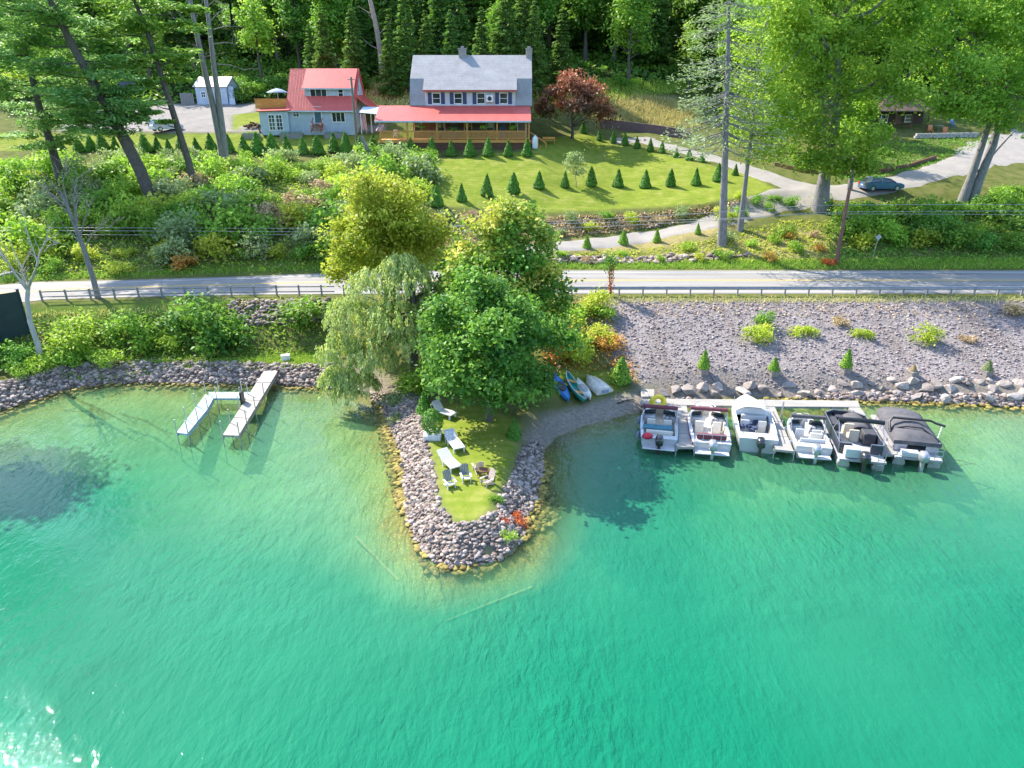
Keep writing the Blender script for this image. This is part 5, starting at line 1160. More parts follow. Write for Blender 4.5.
m = LB(); pr = [(97.9, 18.0), (97.9, 20.1), (99.2, 21.05), (99.35, 18.0)]; vs = [(xa, a, b) for a, b in pr] + [(xb, a, b) for a, b in pr]
m.add(vs, [(3, 2, 1, 0), (4, 5, 6, 7), (0, 1, 5, 4), (1, 2, 6, 5), (2, 3, 7, 6), (3, 0, 4, 7)]); do = m.put('dormer', M_SIDW, ho, O)
m = LB(); m.bx(xa - .18, xb + .18, 97.28, 97.34, 19.72, 19.9); m.put('red_trim', M_REDTR, ho, O)
Wp = [436.4, 458.2, 481.0, 503.6]
def win_w(house, px, py, w_, h, y, **k):
    p = Y(px, py, y) - house.location; return window(house, p.x, p.z, w_, h, y - house.location.y, **k)
for i, q in enumerate(Wp):
    win_w(ho, q, 98.4, 1.12, 1.38, 97.9)
    for s_ in (-1, 1):
        if i == 2 and s_ == 1: continue
        c_ = Y(q, 98.4, 97.9) - O; m = MB(); m.bx(c_.x + s_ * .86 - .25, c_.x + s_ * .86 + .25, c_.y - .07, c_.y + .01, c_.z - .7, c_.z + .7)
        for k in range(6): m.bx(c_.x + s_ * .86 - .2, c_.x + s_ * .86 + .2, c_.y - .085, c_.y - .072, c_.z - .58 + k * .2, c_.z - .46 + k * .2)
        m.build('shutter', M_NAVY, ho)
c_ = Y(489.7, 98.6, 97.6) - O; m = MB(); m.bx(c_.x - .45, c_.x + .45, c_.y - .3, c_.y + .25, c_.z - .42, c_.z + .42); ac = m.build('air_conditioner', M_WHITE, ho, bevel=.03)
m = MB(); m.v = []; 
ring = [(c_.x + .28 * math.cos(a), c_.z + .28 * math.sin(a)) for a in np.linspace(0, 6.283, 14, endpoint=False)]; m.add([(a, c_.y - .32, b) for a, b in ring] + [(a, c_.y - .29, b) for a, b in ring], [tuple(range(14)), tuple(range(14, 28))[::-1]] + [(i, (i + 1) % 14, 14 + (i + 1) % 14, 14 + i) for i in range(14)]); m.build('fan_grille', M_BLACK, ac)
# ground floor behind the porch
m = LB(); m.bx(hx0 + .14, hx1 - .14, YF - .05, YF - .004, zd, 17.6); m.put('porch_wall', M_DARK, ho, O)  # dark sheet laid over the white siding below the porch roof
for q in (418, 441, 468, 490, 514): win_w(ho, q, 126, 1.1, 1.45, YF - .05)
for q in (454, 502):
    c_ = Y(q, 128, YF - .05) - O; m = MB(); m.bx(c_.x - .5, c_.x + .5, c_.y - .06, c_.y, zd - O.z, zd - O.z + 2.1); d_ = m.build('door', M('blue_door', (.10, .16, .28), .5), ho); m = MB(); m.ell((c_.x + .4, c_.y - .1, zd - O.z + 1), (.05, .05, .05), 6, 4); m.build('handle', M_CHROME, d_)
# porch
m = LB(); m.bx(px0, px1, YP, YF - .06, zd - .16, zd); po = m.put('porch_deck', M_OAK, ho, O)
m = LB(); m.bx(px0 + .05, px1 - .05, YP + .08, YP + .2, 12.0, zd - .17); m.bx(px0 + .05, px0 + .17, YP + .2, YF, 12.0, zd - .17); m.bx(px1 - .17, px1 - .05, YP + .2, YF, 12, zd - .17); m.put('porch_skirting', M_OAKD, ho, O)
posts = [LX(q, 126, YP) for q in (379.5, 407, 436.6, 467, 497, 526, 529)]
for x in posts:
    m = LB(); m.bx(x - .09, x + .09, YP + .02, YP + .2, zd, 16.2); m.put('porch_post', M_OAK, ho, O)
m = LB(); m.bx(px0, px1, YP + .01, YP + .21, 16.0, 16.24); m.put('porch_beam', M('pale_blue_fascia', (.5, .58, .66), .5), ho, O)
for a, b in zip(posts[:-2], posts[1:-1]):
    m = LB(); m.bx(a + .1, b - .1, YP + .05, YP + .15, 14.92, 15.04); m.bx(a + .1, b - .1, YP + .06, YP + .14, 14.05, 14.15)
    k = max(3, int((b - a - .2) / .155)); 
    for i in range(k): q = a + .1 + (b - a - .2) * (i + .5) / k; m.bx(q - .045, q + .045, YP + .075, YP + .125, 14.15, 14.92)
    m.put('porch_railing', M_OAK, ho, O)
m = LB(); m.bx(px0 - .05, px1 + .05, YP - .06, YP - .005, zd - .38, zd - .02); m.put('deck_fascia', M_OAK, ho, O)
m = LB(); m.plate([(px0 - .3, YP - .45, 16.28), (px1 + .12, YP - .45, 16.28), (px1 + .12, YF - .02, 18.0), (px0 - .3, YF - .02, 18.0)], .1); m.put('porch_roof', M_REDROOF, ho, O)
m = LB(); m.bx(px0 - .3, px1 + .12, YP - .52, YP - .46, 16.08, 16.27); m.put('gutter', M('pale_blue_fascia'), ho, O)
for i in range(6):  # steps at the right end
    pass
m = LB()
for i in range(7): m.bx(px1 + .02 + i * .30, px1 + .36 + i * .30, YP + .5, YP + 1.9, zd - .2 - i * .19, zd - .13 - i * .19)
for y_ in (YP + .45, YP + 1.93): m.bar((px1 + .05, y_, zd - .25), (px1 + 2.2, y_, zd - 1.6), .08, .28); m.bar((px1 + .05, y_, zd + .85), (px1 + 2.2, y_, zd - .5), .07, .1); m.bx(px1 + 2.1, px1 + 2.2, y_ - .05, y_ + .05, zd - 1.8, zd - .45); m.bx(px1 + 1.05, px1 + 1.13, y_ - .04, y_ + .04, zd - 1.0, zd + .2)
m.put('stairs', M_OAK, ho, O)
# things on the porch
LG_F = LG_LIGHT
for i, (q, col_) in enumerate([(422, LG_MID), (453, LG_DARK), (483, LG_LIGHT), (512, LG_LIGHT)]):
    c_ = Y(q, 127 if i != 1 else 129, YP + .35); o = thing('hanging_plant', ['hanging fern in the second porch bay from the left', 'large dark trailing plant hanging in the third porch bay', 'bright hanging fern in the fourth porch bay from the left', 'bright hanging fern in the right-hand porch bay'][i], 'hanging plant', c_, 0, 'hanging plants along the porch')
    r = np.random.default_rng(140 + i); L = Leaves(); d = unit(r.normal(size=(260, 3))); L.add(d * np.array([.55 if i != 1 else .8, .45, .36]) * r.uniform(.4, 1, (260, 1)), d + np.array([0, 0, .4]), r.uniform(.12, .24, 260), r.uniform(0, 1, 260), r, .4); obj('foliage', L.mesh('fern', col_), o)
    m = MB(); m.lathe([(.12, -.25), (.2, -.05), (.2, 0)], 8); m.build('basket', M_TERRA, o); m = MB(); m.tube([(0, 0, 0), (0, 0, 15.98 - c_.z)], .012, 4); m.build('hanger', M_BLACK, o)
def porch_chair(x, y, rz, col, lab):
    o = thing('porch_chair', lab, 'chair', (x, y, zd), rz); m = MB(); m.box((0, 0, .42), (.55, .52, .07)); m.build('seat', col, o); m = MB(); m.box((0, .26, .78), (.55, .06, .7)); m.build('backrest', col, o)
    for sx in (-.23, .23):
        for sy in (-.22, .22): m = MB(); m.bx(sx - .03, sx + .03, sy - .03, sy + .03, 0, .4); m.build('leg', col, o)
    for sx in (-.3, .3): m = MB(); m.bx(sx - .04, sx + .04, -.25, .28, .6, .65); m.build('armrest', col, o)
M_WICK = M('brown_wicker', (.22, .12, .06), .8)
for i, (q, lab, cl) in enumerate([(395, 'white chair at the left end of the porch', M_TRIM), (430, 'brown wicker chair in the second porch bay from the left', M_WICK), (473, 'brown wicker chair in the middle of the porch', M_WICK), (492, 'tan porch chair left of the fifth post', M_OAK)]): porch_chair(LX(q, 128, YP + 1.6), YP + 1.6, 0, cl, lab)
# white gas tank, garden bench
g = G(535, 148); o = thing('gas_tank', 'white upright gas tank beside the porch stairs', 'gas tank', g); m = MB(); m.lathe([(.32, -.1), (.36, .05), (.36, 1.15), (.3, 1.33), (.14, 1.42)], 14); m.build('tank', M_WHITE, o); m = MB(); m.lathe([(.13, 1.4), (.13, 1.56), (.1, 1.6)], 10); m.build('valve_cap', M_CHROME, o)
g = G(549, 144); o = thing('garden_bench', 'wooden bench on the lawn right of the porch stairs', 'bench', g, R(10)); m = MB(); m.box((0, 0, .45), (1.7, .45, .07)); m.build('seat', M_OAK, o)
m = MB(); m.box((0, .22, .75), (1.7, .05, .3)); m.build('backrest', M_OAK, o)
for s_ in (-.7, .7): m = MB(); m.box((s_, 0, .2), (.08, .42, .45)); m.build('leg', M_OAK, o)

# ------------------------------------------------------------------ red-roofed house
YR = 103.0
rx0, rx1 = LX(289.5, 118, YR), LX(355.5, 118, YR); zb = LZ(320, 130.5, YR)
rh = thing('red_roofed_house', 'pale blue house with red metal roof, wide dormer and roof terrace at its side', 'house', ((rx0 + rx1) / 2, YR, zb)); O = rh.location.copy()
ze, zr, yr, yb_ = LZ(320, 107, YR), LZ(320, 69.5, 107), 107.0, 111.0
def slab(m, prof, x0, x1):
    n = len(prof); m.add([(x0, a, b) for a, b in prof] + [(x1, a, b) for a, b in prof], [tuple(range(n))[::-1], tuple(range(n, 2 * n))] + [(i, (i + 1) % n, n + (i + 1) % n, n + i) for i in range(n)])
m = LB(); slab(m, [(YR, zb - .6), (YR, ze), (yr, zr - .12), (yb_, ze), (yb_, zb - .3)], rx0, rx1); m.put('wall', M_SIDB, rh, O)
sl = (zr - ze) / (yr - YR)
m = LB(); f_ = .45
m.plate([(rx0 - .3, YR - f_, ze - f_ * sl + .1), (rx1 + .25, YR - f_, ze - f_ * sl + .1), (rx1 + .25, yr, zr + .1), (rx0 - .3, yr, zr + .1)], .1)
m.plate([(rx1 + .25, yb_ + f_, ze - f_ * sl + .1), (rx0 - .3, yb_ + f_, ze - f_ * sl + .1), (rx0 - .3, yr + .01, zr + .1), (rx1 + .25, yr + .01, zr + .1)], .1); rr1 = m.put('roof', M_REDROOF, rh, O)
dx0, dx1 = LX(304.5, 92, 104.1), LX(353.5, 92, 104.1); zd0, zd1 = LZ(320, 99, 104.1), LZ(320, 86.2, 104.1)
m = LB(); slab(m, [(104.1, zd0 - .3), (104.1, zd1), (yr, zr - .02), (yr, zd0 - .3)], dx0, dx1); dm = m.put('dormer', M_SIDB, rh, O)
m = LB(); e_ = .45; q_ = (zr - zd1) / (yr - 104.1)
m.plate([(dx0 - .2, 104.1 - e_, zd1 - e_ * q_ + .1), (dx1 + .2, 104.1 - e_, zd1 - e_ * q_ + .1), (dx1 + .2, yr, zr + .14), (dx0 - .2, yr, zr + .14)], .09); m.put('dormer_roof', M_REDROOF, rh, O)
m = LB(); m.bx(dx0 - .2, dx1 + .2, 104.1 - e_ - .05, 104.1 - e_, zd1 - e_ * q_ - .08, zd1 - e_ * q_ + .08); m.bx(rx0 - .3, rx1 + .25, YR - f_ - .05, YR - f_, ze - f_ * sl - .1, ze - f_ * sl + .08); m.put('fascia', M('pale_blue_fascia'), rh, O)
win_w(rh, 318.5, 93, 2.4, 1.25, 104.1, parts=(3, 1)); win_w(rh, 340.7, 93, .8, 1.35, 104.1); win_w(rh, 296, 113.6, .95, .95, YR, parts=(2, 2)); win_w(rh, 338.5, 117.2, 1.9, 1.35, YR, parts=(3, 1))
c_ = Y(318, 116, YR) - O; m = MB(); m.bx(c_.x - .6, c_.x + .6, c_.y - .07, c_.y + .01, 1.0, 3.15); fr = m.build('door_frame', M_TRIM, rh); m = MB(); m.bx(c_.x - .45, c_.x + .45, c_.y - .1, c_.y - .072, 1.05, 3.02); d_ = m.build('door', M('teal_door', (.06, .12, .16), .3), rh); m = MB(); m.ell((c_.x + .36, c_.y - .13, 2.0), (.05, .05, .05), 6, 4); m.build('handle', M_CHROME, d_)
m = MB()
for i in range(5): m.bx(c_.x - .65, c_.x + .65, c_.y - .75 - i * .28, c_.y - .45 - i * .28 + (.44 if i == 0 else 0), .78 - i * .19, .85 - i * .19)
for s_ in (-.66, .66): m.bar((c_.x + s_, c_.y - .2, 1.65), (c_.x + s_, c_.y - 1.9, .75), .06, .1); m.bar((c_.x + s_, c_.y - .2, .7), (c_.x + s_, c_.y - 1.9, -.1), .06, .2); m.bx(c_.x + s_ - .04, c_.x + s_ + .04, c_.y - 1.9, c_.y - 1.8, -.2, .8); m.bx(c_.x + s_ - .04, c_.x + s_ + .04, c_.y - .9, c_.y - .8, .1, 1.3)
m.build('steps', M('red_painted_steps', (.36, .09, .05), .6), rh)
# right gable windows and lean-to
p = Vector((rx1, 106.5, LZ(360, 88, 106.5))) - O; window(rh, p.y, p.z, .8, 1.2, p.x, axis='x')
m = LB(); lx = LX(373, 107, 105); m.plate([(rx1 + .02, 103.4, zb + 4.6), (lx, 103.4, zb + 3.0), (lx, 110, zb + 3.0), (rx1 + .02, 110, zb + 4.6)], .09); m.put('side_roof', M_REDROOF, rh, O)
for y_ in (103.6, 106.7, 109.8): m = LB(); m.bx(lx - .2, lx - .08, y_ - .06, y_ + .06, zb - .5, zb + 2.95); m.put('side_post', M_TRIM, rh, O)
m = LB(); ax0, ax1 = LX(361, 108, 102), LX(381, 108, 102); m.plate([(ax0, 100.6, zb + 2.45), (ax1, 100.6, zb + 2.2), (ax1, 103.3, zb + 3.1), (ax0, 103.3, zb + 3.1)], .06); m.put('awning', M('pale_blue_awning', (.50, .62, .68), .6), rh, O)
for x in (ax0 + .1, ax1 - .1): m = LB(); m.bx(x - .04, x + .04, 100.65, 100.73, zb - .4, zb + 2.2); m.put('awning_post', M_TRIM, rh, O)
# flat-roofed extension with terrace
ex0, ex1 = LX(260, 121, 102.3), rx0 - .01; zt = LZ(275, 111.5, 102.3)
m = LB(); m.bx(ex0, ex1, 102.3, 109, zb - .6, zt); m.put('extension_wall', M_SIDB, rh, O)
m = LB(); m.plate([(ex0 - .25, 102.0, zt + .08), (ex1 + .3, 102.0, zt + .2), (ex1 + .3, 103.6, zt + .5), (ex0 - .25, 103.6, zt + .38)], .1); m.put('extension_roof', M_REDTR, rh, O)
for q in (272, 279.5): win_w(rh, q, 122.5, .95, 2.1, 102.3, parts=(2, 4), name='french_door')
tx0, tx1 = LX(255.5, 105, 103.8), LX(288, 105, 103.8)
m = LB(); m.bx(tx0, tx1, 103.7, 109.4, zt + .42, zt + .6); m.put('terrace_floor', M_OAK, rh, O)
m = LB()
for x0_, x1_, y0_, y1_ in ((tx0, tx1, 103.65, 103.72), (tx0, tx0 + .07, 103.72, 109.4), (tx0, tx1, 109.33, 109.4)):
    for k in range(5): m.bx(x0_, x1_, y0_, y1_, zt + .35 + k * .24, zt + .56 + k * .24)
m.bx(tx0 - .04, tx1, 103.6, 103.76, zt + 1.56, zt + 1.64); m.put('terrace_railing', M_OAK, rh, O)
c_ = Vector((LX(277, 90, 106.5), 106.5, zt + .6)); o = thing('patio_umbrella', 'blue-grey parasol on the roof terrace of the red-roofed house', 'umbrella', c_)
m = MB(); zu = LZ(277, 90.5, 106.5) - c_.z; m.lathe([(1.55, zu - .28), (1.5, zu - .2), (.8, zu + .1), (.05, zu + .3)], 8); m.build('canopy', M('blue_grey_canvas', (.28, .33, .45), .8), o); m = MB(); m.tube([(0, 0, 0), (0, 0, zu + .3)], .03, 6); m.build('pole', M_CHROME, o)
# patio things
for i, (a, b, lab) in enumerate([(243, 260, 'grey raised planter box at the left end of the patio edge'), (281, 303, 'long grey raised planter box before the blue house, middle of three'), (325, 347, 'grey raised planter box before the picture window, right of three')]):
    p0, p1 = G(a, 137.5), G(b, 137.5); p1.z = p0.z; o = thing('planter_box', lab, 'planter', (p0 + p1) / 2); w_ = (p1 - p0).x
    m = MB()
    for k in range(3): m.bx(-w_ / 2, w_ / 2, -.5, -.42, -.15 + k * .24, .08 + k * .24); m.bx(-w_ / 2, w_ / 2, .42, .5, -.15 + k * .24, .08 + k * .24); m.bx(-w_ / 2, -w_ / 2 + .08, -.42, .42, -.15 + k * .24, .08 + k * .24); m.bx(w_ / 2 - .08, w_ / 2, -.42, .42, -.15 + k * .24, .08 + k * .24)
    m.build('timber_frame', M_GREYW, o); m = MB(); m.bx(-w_ / 2 + .08, w_ / 2 - .08, -.42, .42, -.1, .46); m.build('soil', M('dark_soil', (.08, .055, .035), .95), o)
    r = np.random.default_rng(150 + i); L = Leaves(); n_ = 160; L.add(np.stack([r.uniform(-w_ / 2 + .1, w_ / 2 - .1, n_), r.uniform(-.4, .4, n_), r.uniform(.48, .75, n_)], 1), r.normal(size=(n_, 3)) + np.array([0, 0, .6]), r.uniform(.1, .22, n_), r.uniform(0, 1, n_), r); obj('plants', L.mesh('bed_plants', LG_MID), o)
for i, (a, b, lab, mt) in enumerate([(294, 131.5, 'orange flower pot below the small square window', LG_ORANGE), (336, 131.5, 'orange flower pot under the picture window of the blue house', LG_ORANGE), (306, 131, 'dark leafy pot left of the red steps', LG_DARK), (352, 132, 'green leafy pot by the corner of the blue house', LG_MID)]):
    o = thing('flower_pot', lab, 'flower pot', G(a, b)); m = MB(); m.lathe([(.22, -.1), (.3, .4), (.33, .45)], 10); m.build('pot', M_TERRA, o); r = np.random.default_rng(160 + i); L = Leaves(); d = unit(r.normal(size=(150, 3))); d[:, 2] = np.abs(d[:, 2]); L.add(np.array([0, 0, .5]) + d * .42 * r.uniform(.5, 1, (150, 1)), d, r.uniform(.1, .2, 150), r.uniform(0, 1, 150), r); obj('plant', L.mesh('pot_plant', mt), o)
o = thing('barbecue_grill', 'black barbecue grill at the corner of the French door extension', 'grill', G(263, 132.5)); m = MB(); m.box((0, 0, .8), (1.1, .6, .2)); m.loft([[(x_, .3 * math.cos(a), .9 + .3 * math.sin(a)) for a in np.linspace(0, math.pi, 7)] for x_ in (-.45, .45)], True); m.build('hood', M_BLACK, o)
for sx in (-.4, .4): m = MB(); m.bx(sx - .04, sx + .04, -.25, .25, -.05, .7); m.build('leg', M_BLACK, o)
o = thing('firewood_pile', 'heap of brown split firewood by the yard corner of the blue house', 'firewood', G(254, 128)); m = MB(); rp = random.Random(4)
for k in range(26): a = rp.uniform(0, 6.28); q = Vector((rp.uniform(-1.1, 1.1), rp.uniform(-.6, .6), 0)); q.z = .15 + max(0, .75 - q.length * .6) * rp.random(); d_ = Vector((math.cos(a), math.sin(a), rp.uniform(-.3, .3))) * .35; m.tube([q - d_, q + d_], .13, 6)
m.build('logs', M_OAKD, o)
# flags
def flag(px, py0, py1, w_, lab, y, tilt=0):
    top = Y(px, py0, y); h = top.z - Y(px, py1, y).z; o = thing('flag', lab, 'flag', top); mr, mw, mb_ = M('flag_red', (.55, .04, .06), .7), M('flag_white', (.75, .74, .74), .7), M('flag_blue', (.05, .07, .25), .7)
    m = MB(); nv = 13; nu = 8
    for i in range(nv):      # stripes hang vertically in folds
        m.mat(i % 2); a0, a1 = i / nv, (i + 1) / nv; vs = []
        for k in range(nu + 1):
            u = k / nu
            for a in (a0, a1): vs.append((w_ * (a - .5) + tilt * u, .10 * math.sin(a * 13 + u * 3), -h * u))
        m.add(vs, [(2 * k, 2 * k + 1, 2 * k + 3, 2 * k + 2) for k in range(nu)])
    vs = []; 
    for u in (0, .38):
        for a in (0, .53): vs.append((w_ * (a - .5) + tilt * u, .10 * math.sin(a * 13 + u * 3) - .02, -h * u))
    m.mat(2).add([(w_ * (a - .5) + tilt * u, .10 * math.sin(a * 13 + u * 3) - .015, -h * u) for u in (0, .13, .26, .38) for a in np.linspace(0, .53, 7)], [(r_ * 7 + c2, r_ * 7 + c2 + 1, r_ * 7 + c2 + 8, r_ * 7 + c2 + 7) for r_ in range(3) for c2 in range(6)])
    f = m.build('cloth', [mr, mw, mb_], o); sm = f.modifiers.new('thick', 'SOLIDIFY'); sm.thickness = .012
    m = MB(); m.tube([(-w_ * .6, 0, .04), (w_ * .6, 0, .06)], .025, 6); m.build('pole', M_CHROME, o)
    if py0 < 115: m = MB(); m.tube([(w_ * .6, 0, .06), (w_ * .6, .02, G(px + 3, 131).z - top.z - .2)], .035, 6); m.build('pole', M_CHROME, o)
flag(361.5, 111, 130, .8, 'striped red and white flag hanging right of the blue house', 101.2, .3)
flag(381, 124.5, 131, .9, 'striped bunting flag hung at the left porch corner', YP - .12, -.3)

# ------------------------------------------------------------------ shed, vehicles, pallets
g = G(213, 104.5); sc = FPX / (g.y * _cp + (CAM_Z - g.z) * _sp); sw, sh_ = 33 / sc, 16.5 / sc
o = thing('shed', 'small weathered grey-blue shed with pale metal roof on the gravel yard', 'shed', g, R(-8)); m = MB(); dp_ = 4.2; rz_ = 8.5 / sc
prof = [(0, -.3), (0, sh_), (dp_ / 2, sh_ + rz_), (dp_, sh_), (dp_, -.3)]; slab(m, prof, -sw / 2, sw / 2); m.build('wall', M_SIDB, o)
m = MB(); m.plate([(-sw / 2 - .25, -.25, sh_ - .02), (sw / 2 + .25, -.25, sh_ - .02), (sw / 2 + .25, dp_ / 2, sh_ + rz_ + .1), (-sw / 2 - .25, dp_ / 2, sh_ + rz_ + .1)], .08); m.plate([(sw / 2 + .25, dp_ + .25, sh_ - .02), (-sw / 2 - .25, dp_ + .25, sh_ - .02), (-sw / 2 - .25, dp_ / 2 + .01, sh_ + rz_ + .1), (sw / 2 + .25, dp_ / 2 + .01, sh_ + rz_ + .1)], .08); m.build('roof', rib_mat('pale_metal_roof', (.42, .41, .41)), o)
for q in (-.26, .26): window(o, q * sw, sh_ * .55, .85, .95, 0, parts=(2, 2))
m = MB(); m.bx(sw / 2 - .02, sw / 2 + .03, .5, 2.4, 0, 2.3); m.build('doorway_shade_panel', M_BLACK, o)  # flat black panel, painted shade for the inside of the open door
m = MB(); m.plate([(sw / 2 + .25, -.1, 0), (sw / 2 + 1.5, -.5, 0), (sw / 2 + .9, .6, 2.7), (sw / 2 + .15, .4, 2.8)], .08); m.build('leaning_door', M_SIDB, o)
p = G(188, 104.5); o = thing('pallet_fence', 'grey upright pallets leaning at the left side of the shed', 'pallets', p); m = MB()
for k in range(9): m.bx(-1.1 + k * .25, -.9 + k * .25, 0, .05, -.1, 1.75)
for z_ in (.3, 1.5): m.bx(-1.1, 1.1, .05, .12, z_, z_ + .12)
m.build('slats', M_GREYW, o)
def car(name, lab, g, rz, col, L_=4.5, kind='suv', mat_glass=None):
    o = thing(name, lab, 'car', g, rz); W = 1.8
    t_ = M('car_paint_' + str(col), col, .25, .35, .06, coat=.8)
    # body: side outline lofted across the width, nose towards +x
    out = [(-.50, .32), (-.50, .78), (-.485, .98), (-.30, 1.02), (.10, 1.02), (.20, 1.00), (.40, .90), (.485, .74), (.50, .45), (.47, .30), (-.47, .28)]
    m = MB(); secs = []
    for yy, k in ((-W / 2, .95), (-W / 2 + .08, 1), (W / 2 - .08, 1), (W / 2, .95)): secs.append([(x * L_ * (1 if k == 1 else .985), yy, .2 + (z - .2) * k) for x, z in out])
    m.loft(secs, True, True, False); m.build('body', t_, o, bevel=.04)
    cab = [(-.485, 1.0), (-.42, 1.52), (-.34, 1.60), (.0, 1.60), (.07, 1.55), (.24, 1.0)] if kind == 'suv' else [(-.44, .96), (-.33, 1.38), (-.24, 1.45), (.02, 1.44), (.1, 1.38), (.26, .98)]
    m = MB(); m.loft([[(x * L_, yy * (1 if z < 1.1 else .84), z) for x, z in cab] for yy in (-W / 2 + .06, W / 2 - .06)], True, True, False); m.build('window', M_GLASS, o)
    m = MB(); rt = [c_ for c_ in cab if c_[1] > 1.3]; m.loft([[(rt[0][0] * L_, yy, rt[0][1] + .012), (rt[1][0] * L_, yy, rt[1][1] + .03), (rt[-2][0] * L_, yy, rt[-2][1] + .03), (rt[-1][0] * L_, yy, rt[-1][1] + .012), (rt[-1][0] * L_, yy, rt[-1][1] - .04), (rt[0][0] * L_, yy, rt[0][1] - .04)] for yy in (-W * .44, W * .44)], True, True, False)
    for a, b in ((cab[0], cab[1]), (cab[-1], cab[-2])):
        for s_ in (-1, 1): m.bar((a[0] * L_, s_ * (W / 2 - .05), a[1]), (b[0] * L_, s_ * (W / 2 - .05) * .85, b[1]), .09, .06)
    for s_ in (-1, 1): m.bar((-.1 * L_, s_ * (W / 2 - .045), 1.0), (-.1 * L_, s_ * (W / 2 - .045) * .86, rt[1][1]), .09, .06)
    m.build('roof', t_, o)
    for sx in (-.31, .31):
        for s_ in (-1, 1):
            m = MB(); m.tube([(sx * L_, s_ * (W / 2 - .2), .34), (sx * L_, s_ * (W / 2 + .02), .34)], .34, 16); w_ = m.build('wheel', M_BLACK, o); m = MB(); m.tube([(sx * L_, s_ * (W / 2 + .0), .34), (sx * L_, s_ * (W / 2 + .03), .34)], .2, 10); m.build('rim', M_CHROME, w_)
    for s_ in (-1, 1):
        m = MB(); m.box((-.492 * L_, s_ * .72, .85), (.09, .3, .26)); m.build('taillight', M('tail_red', (.5, .02, .02), .3), o); m = MB(); m.box((.462 * L_, s_ * .66, .74), (.14, .34, .14)); m.build('headlight', M('lamp_clear', (.7, .72, .75), .15), o)
    m = MB(); m.box((-.503 * L_, 0, .68), (.02, .42, .13)); m.build('plate', M_TRIM, o); return o
g = G(880, 191); car('parked_car', 'blue parked car on the drive beside the right bank shrubs', g + Vector((0, 0, .06)), R(4), (.07, .14, .27), 4.6, 'sedan')
g = G(167, 131); car('parked_car', 'pale silver-blue car parked on the gravel yard behind the pine trunk', g, R(52), (.42, .48, .58), 4.3)
g = G(134, 91.5); car('parked_car', 'dark distant vehicle on the far grass behind the leaning pines', g, R(10), (.05, .07, .12), 4.4)

# ------------------------------------------------------------------ brown cabin at the right
g = G(902, 129); o = thing('cabin', 'dark brown cabin with hipped roof half hidden under the big trees', 'house', g); Wc, Dc = 7.5, 6.5
m = MB(); m.bx(-Wc / 2, Wc / 2, 1.8, Dc, -.6, 2.6); m.build('wall', M_SIDD, o)
m = MB(); e = .6; a0, a1, b0, b1 = -Wc / 2 - e, Wc / 2 + e, -e, Dc + e; zt_, zp = 2.5, 5.0; q0, q1 = (-1.2, Dc / 2, zp), (1.2, Dc / 2, zp)
m.add([(a0, b0, zt_), (a1, b0, zt_), (a1, b1, zt_), (a0, b1, zt_), q0, q1, (a0, b0, zt_ - .12), (a1, b0, zt_ - .12), (a1, b1, zt_ - .12), (a0, b1, zt_ - .12)], [(0, 1, 5, 4), (1, 2, 5), (2, 3, 4, 5), (3, 0, 4), (6, 7, 1, 0), (7, 8, 2, 1), (8, 9, 3, 2), (9, 6, 0, 3), (9, 8, 7, 6)]); m.build('roof', M_BROWNROOF, o)
for x in (-Wc / 2 + .1, -1.2, 1.2, Wc / 2 - .1): m = MB(); m.bx(x - .08, x + .08, 0, .16, -.5, 2.4); m.build('porch_post', M_OAKD, o)
m = MB(); m.bx(-Wc / 2, Wc / 2, 0, 1.79, -.6, .0); m.build('porch_floor', M_OAKD, o); m = MB(); m.bx(-Wc / 2, 1.2, .03, .13, .8, .92); m.bx(-Wc / 2, 1.2, .05, .1, .35, .45); m.build('porch_railing', M_OAKD, o)
for x in (-2, 1.6): window(o, x, 1.4, 1.1, 1.1, 1.8)
m = MB(); m.bx(-.4, .5, 1.72, 1.79, 0, 2.05); m.build('door', M('cabin_door', (.12, .06, .03), .6), o)
pa, pb = G(914, 138), G(976, 137); o = thing('terrace_wall', 'low grey stone wall holding the terrace in front of the cabin', 'wall', pa); d_ = pb - pa; m = MB(); n_ = 14
rp = random.Random(9)
for k in range(n_):
    for z_ in (0, 1): m.box(tuple(d_ * ((k + .5 + z_ * .3) / n_) + Vector((0, rp.uniform(-.05, .05), .12 + z_ * .33))), (d_.length / n_ * rp.uniform(.86, .98), .42, .31), math.atan2(d_.y, d_.x))
m.build('stones', stone_mat('terrace_stone', (.24, .22, .21), (.4, .37, .35)), o)
def garden_chair(loc, rz, col, lab, nm='garden_chair'):
    o = thing(nm, lab, 'chair', loc, rz); m = MB(); m.box((0, 0, .38), (.6, .55, .06)); m.build('seat', col, o); m = MB(); m.box((0, .3, .72), (.6, .06, .75), M=Matrix.Rotation(R(-14), 3, 'X')); m.build('backrest', col, o)
    for sx in (-.27, .27):
        for sy in (-.22, .24): m = MB(); m.bx(sx - .03, sx + .03, sy - .03, sy + .03, -.03, .37); m.build('leg', col, o)
    for sx in (-.33, .33): m = MB(); m.bx(sx - .05, sx + .05, -.3, .3, .56, .6); m.build('armrest', col, o)
M_ORG, M_BLU = M('orange_plastic', (.55, .2, .06), .5), M('blue_plastic', (.06, .14, .4), .5)
for q, py_, cl, lab in ((930, 133, M_ORG, 'orange chair on the terrace before the cabin, left one'), (945, 135, M_ORG, 'orange chair on the terrace nearer the twin trunks'), (952, 127, M_BLU, 'blue chair on the terrace behind the orange ones')): garden_chair(G(q, py_), rp.uniform(-.6, .6), cl, lab, 'terrace_chair')
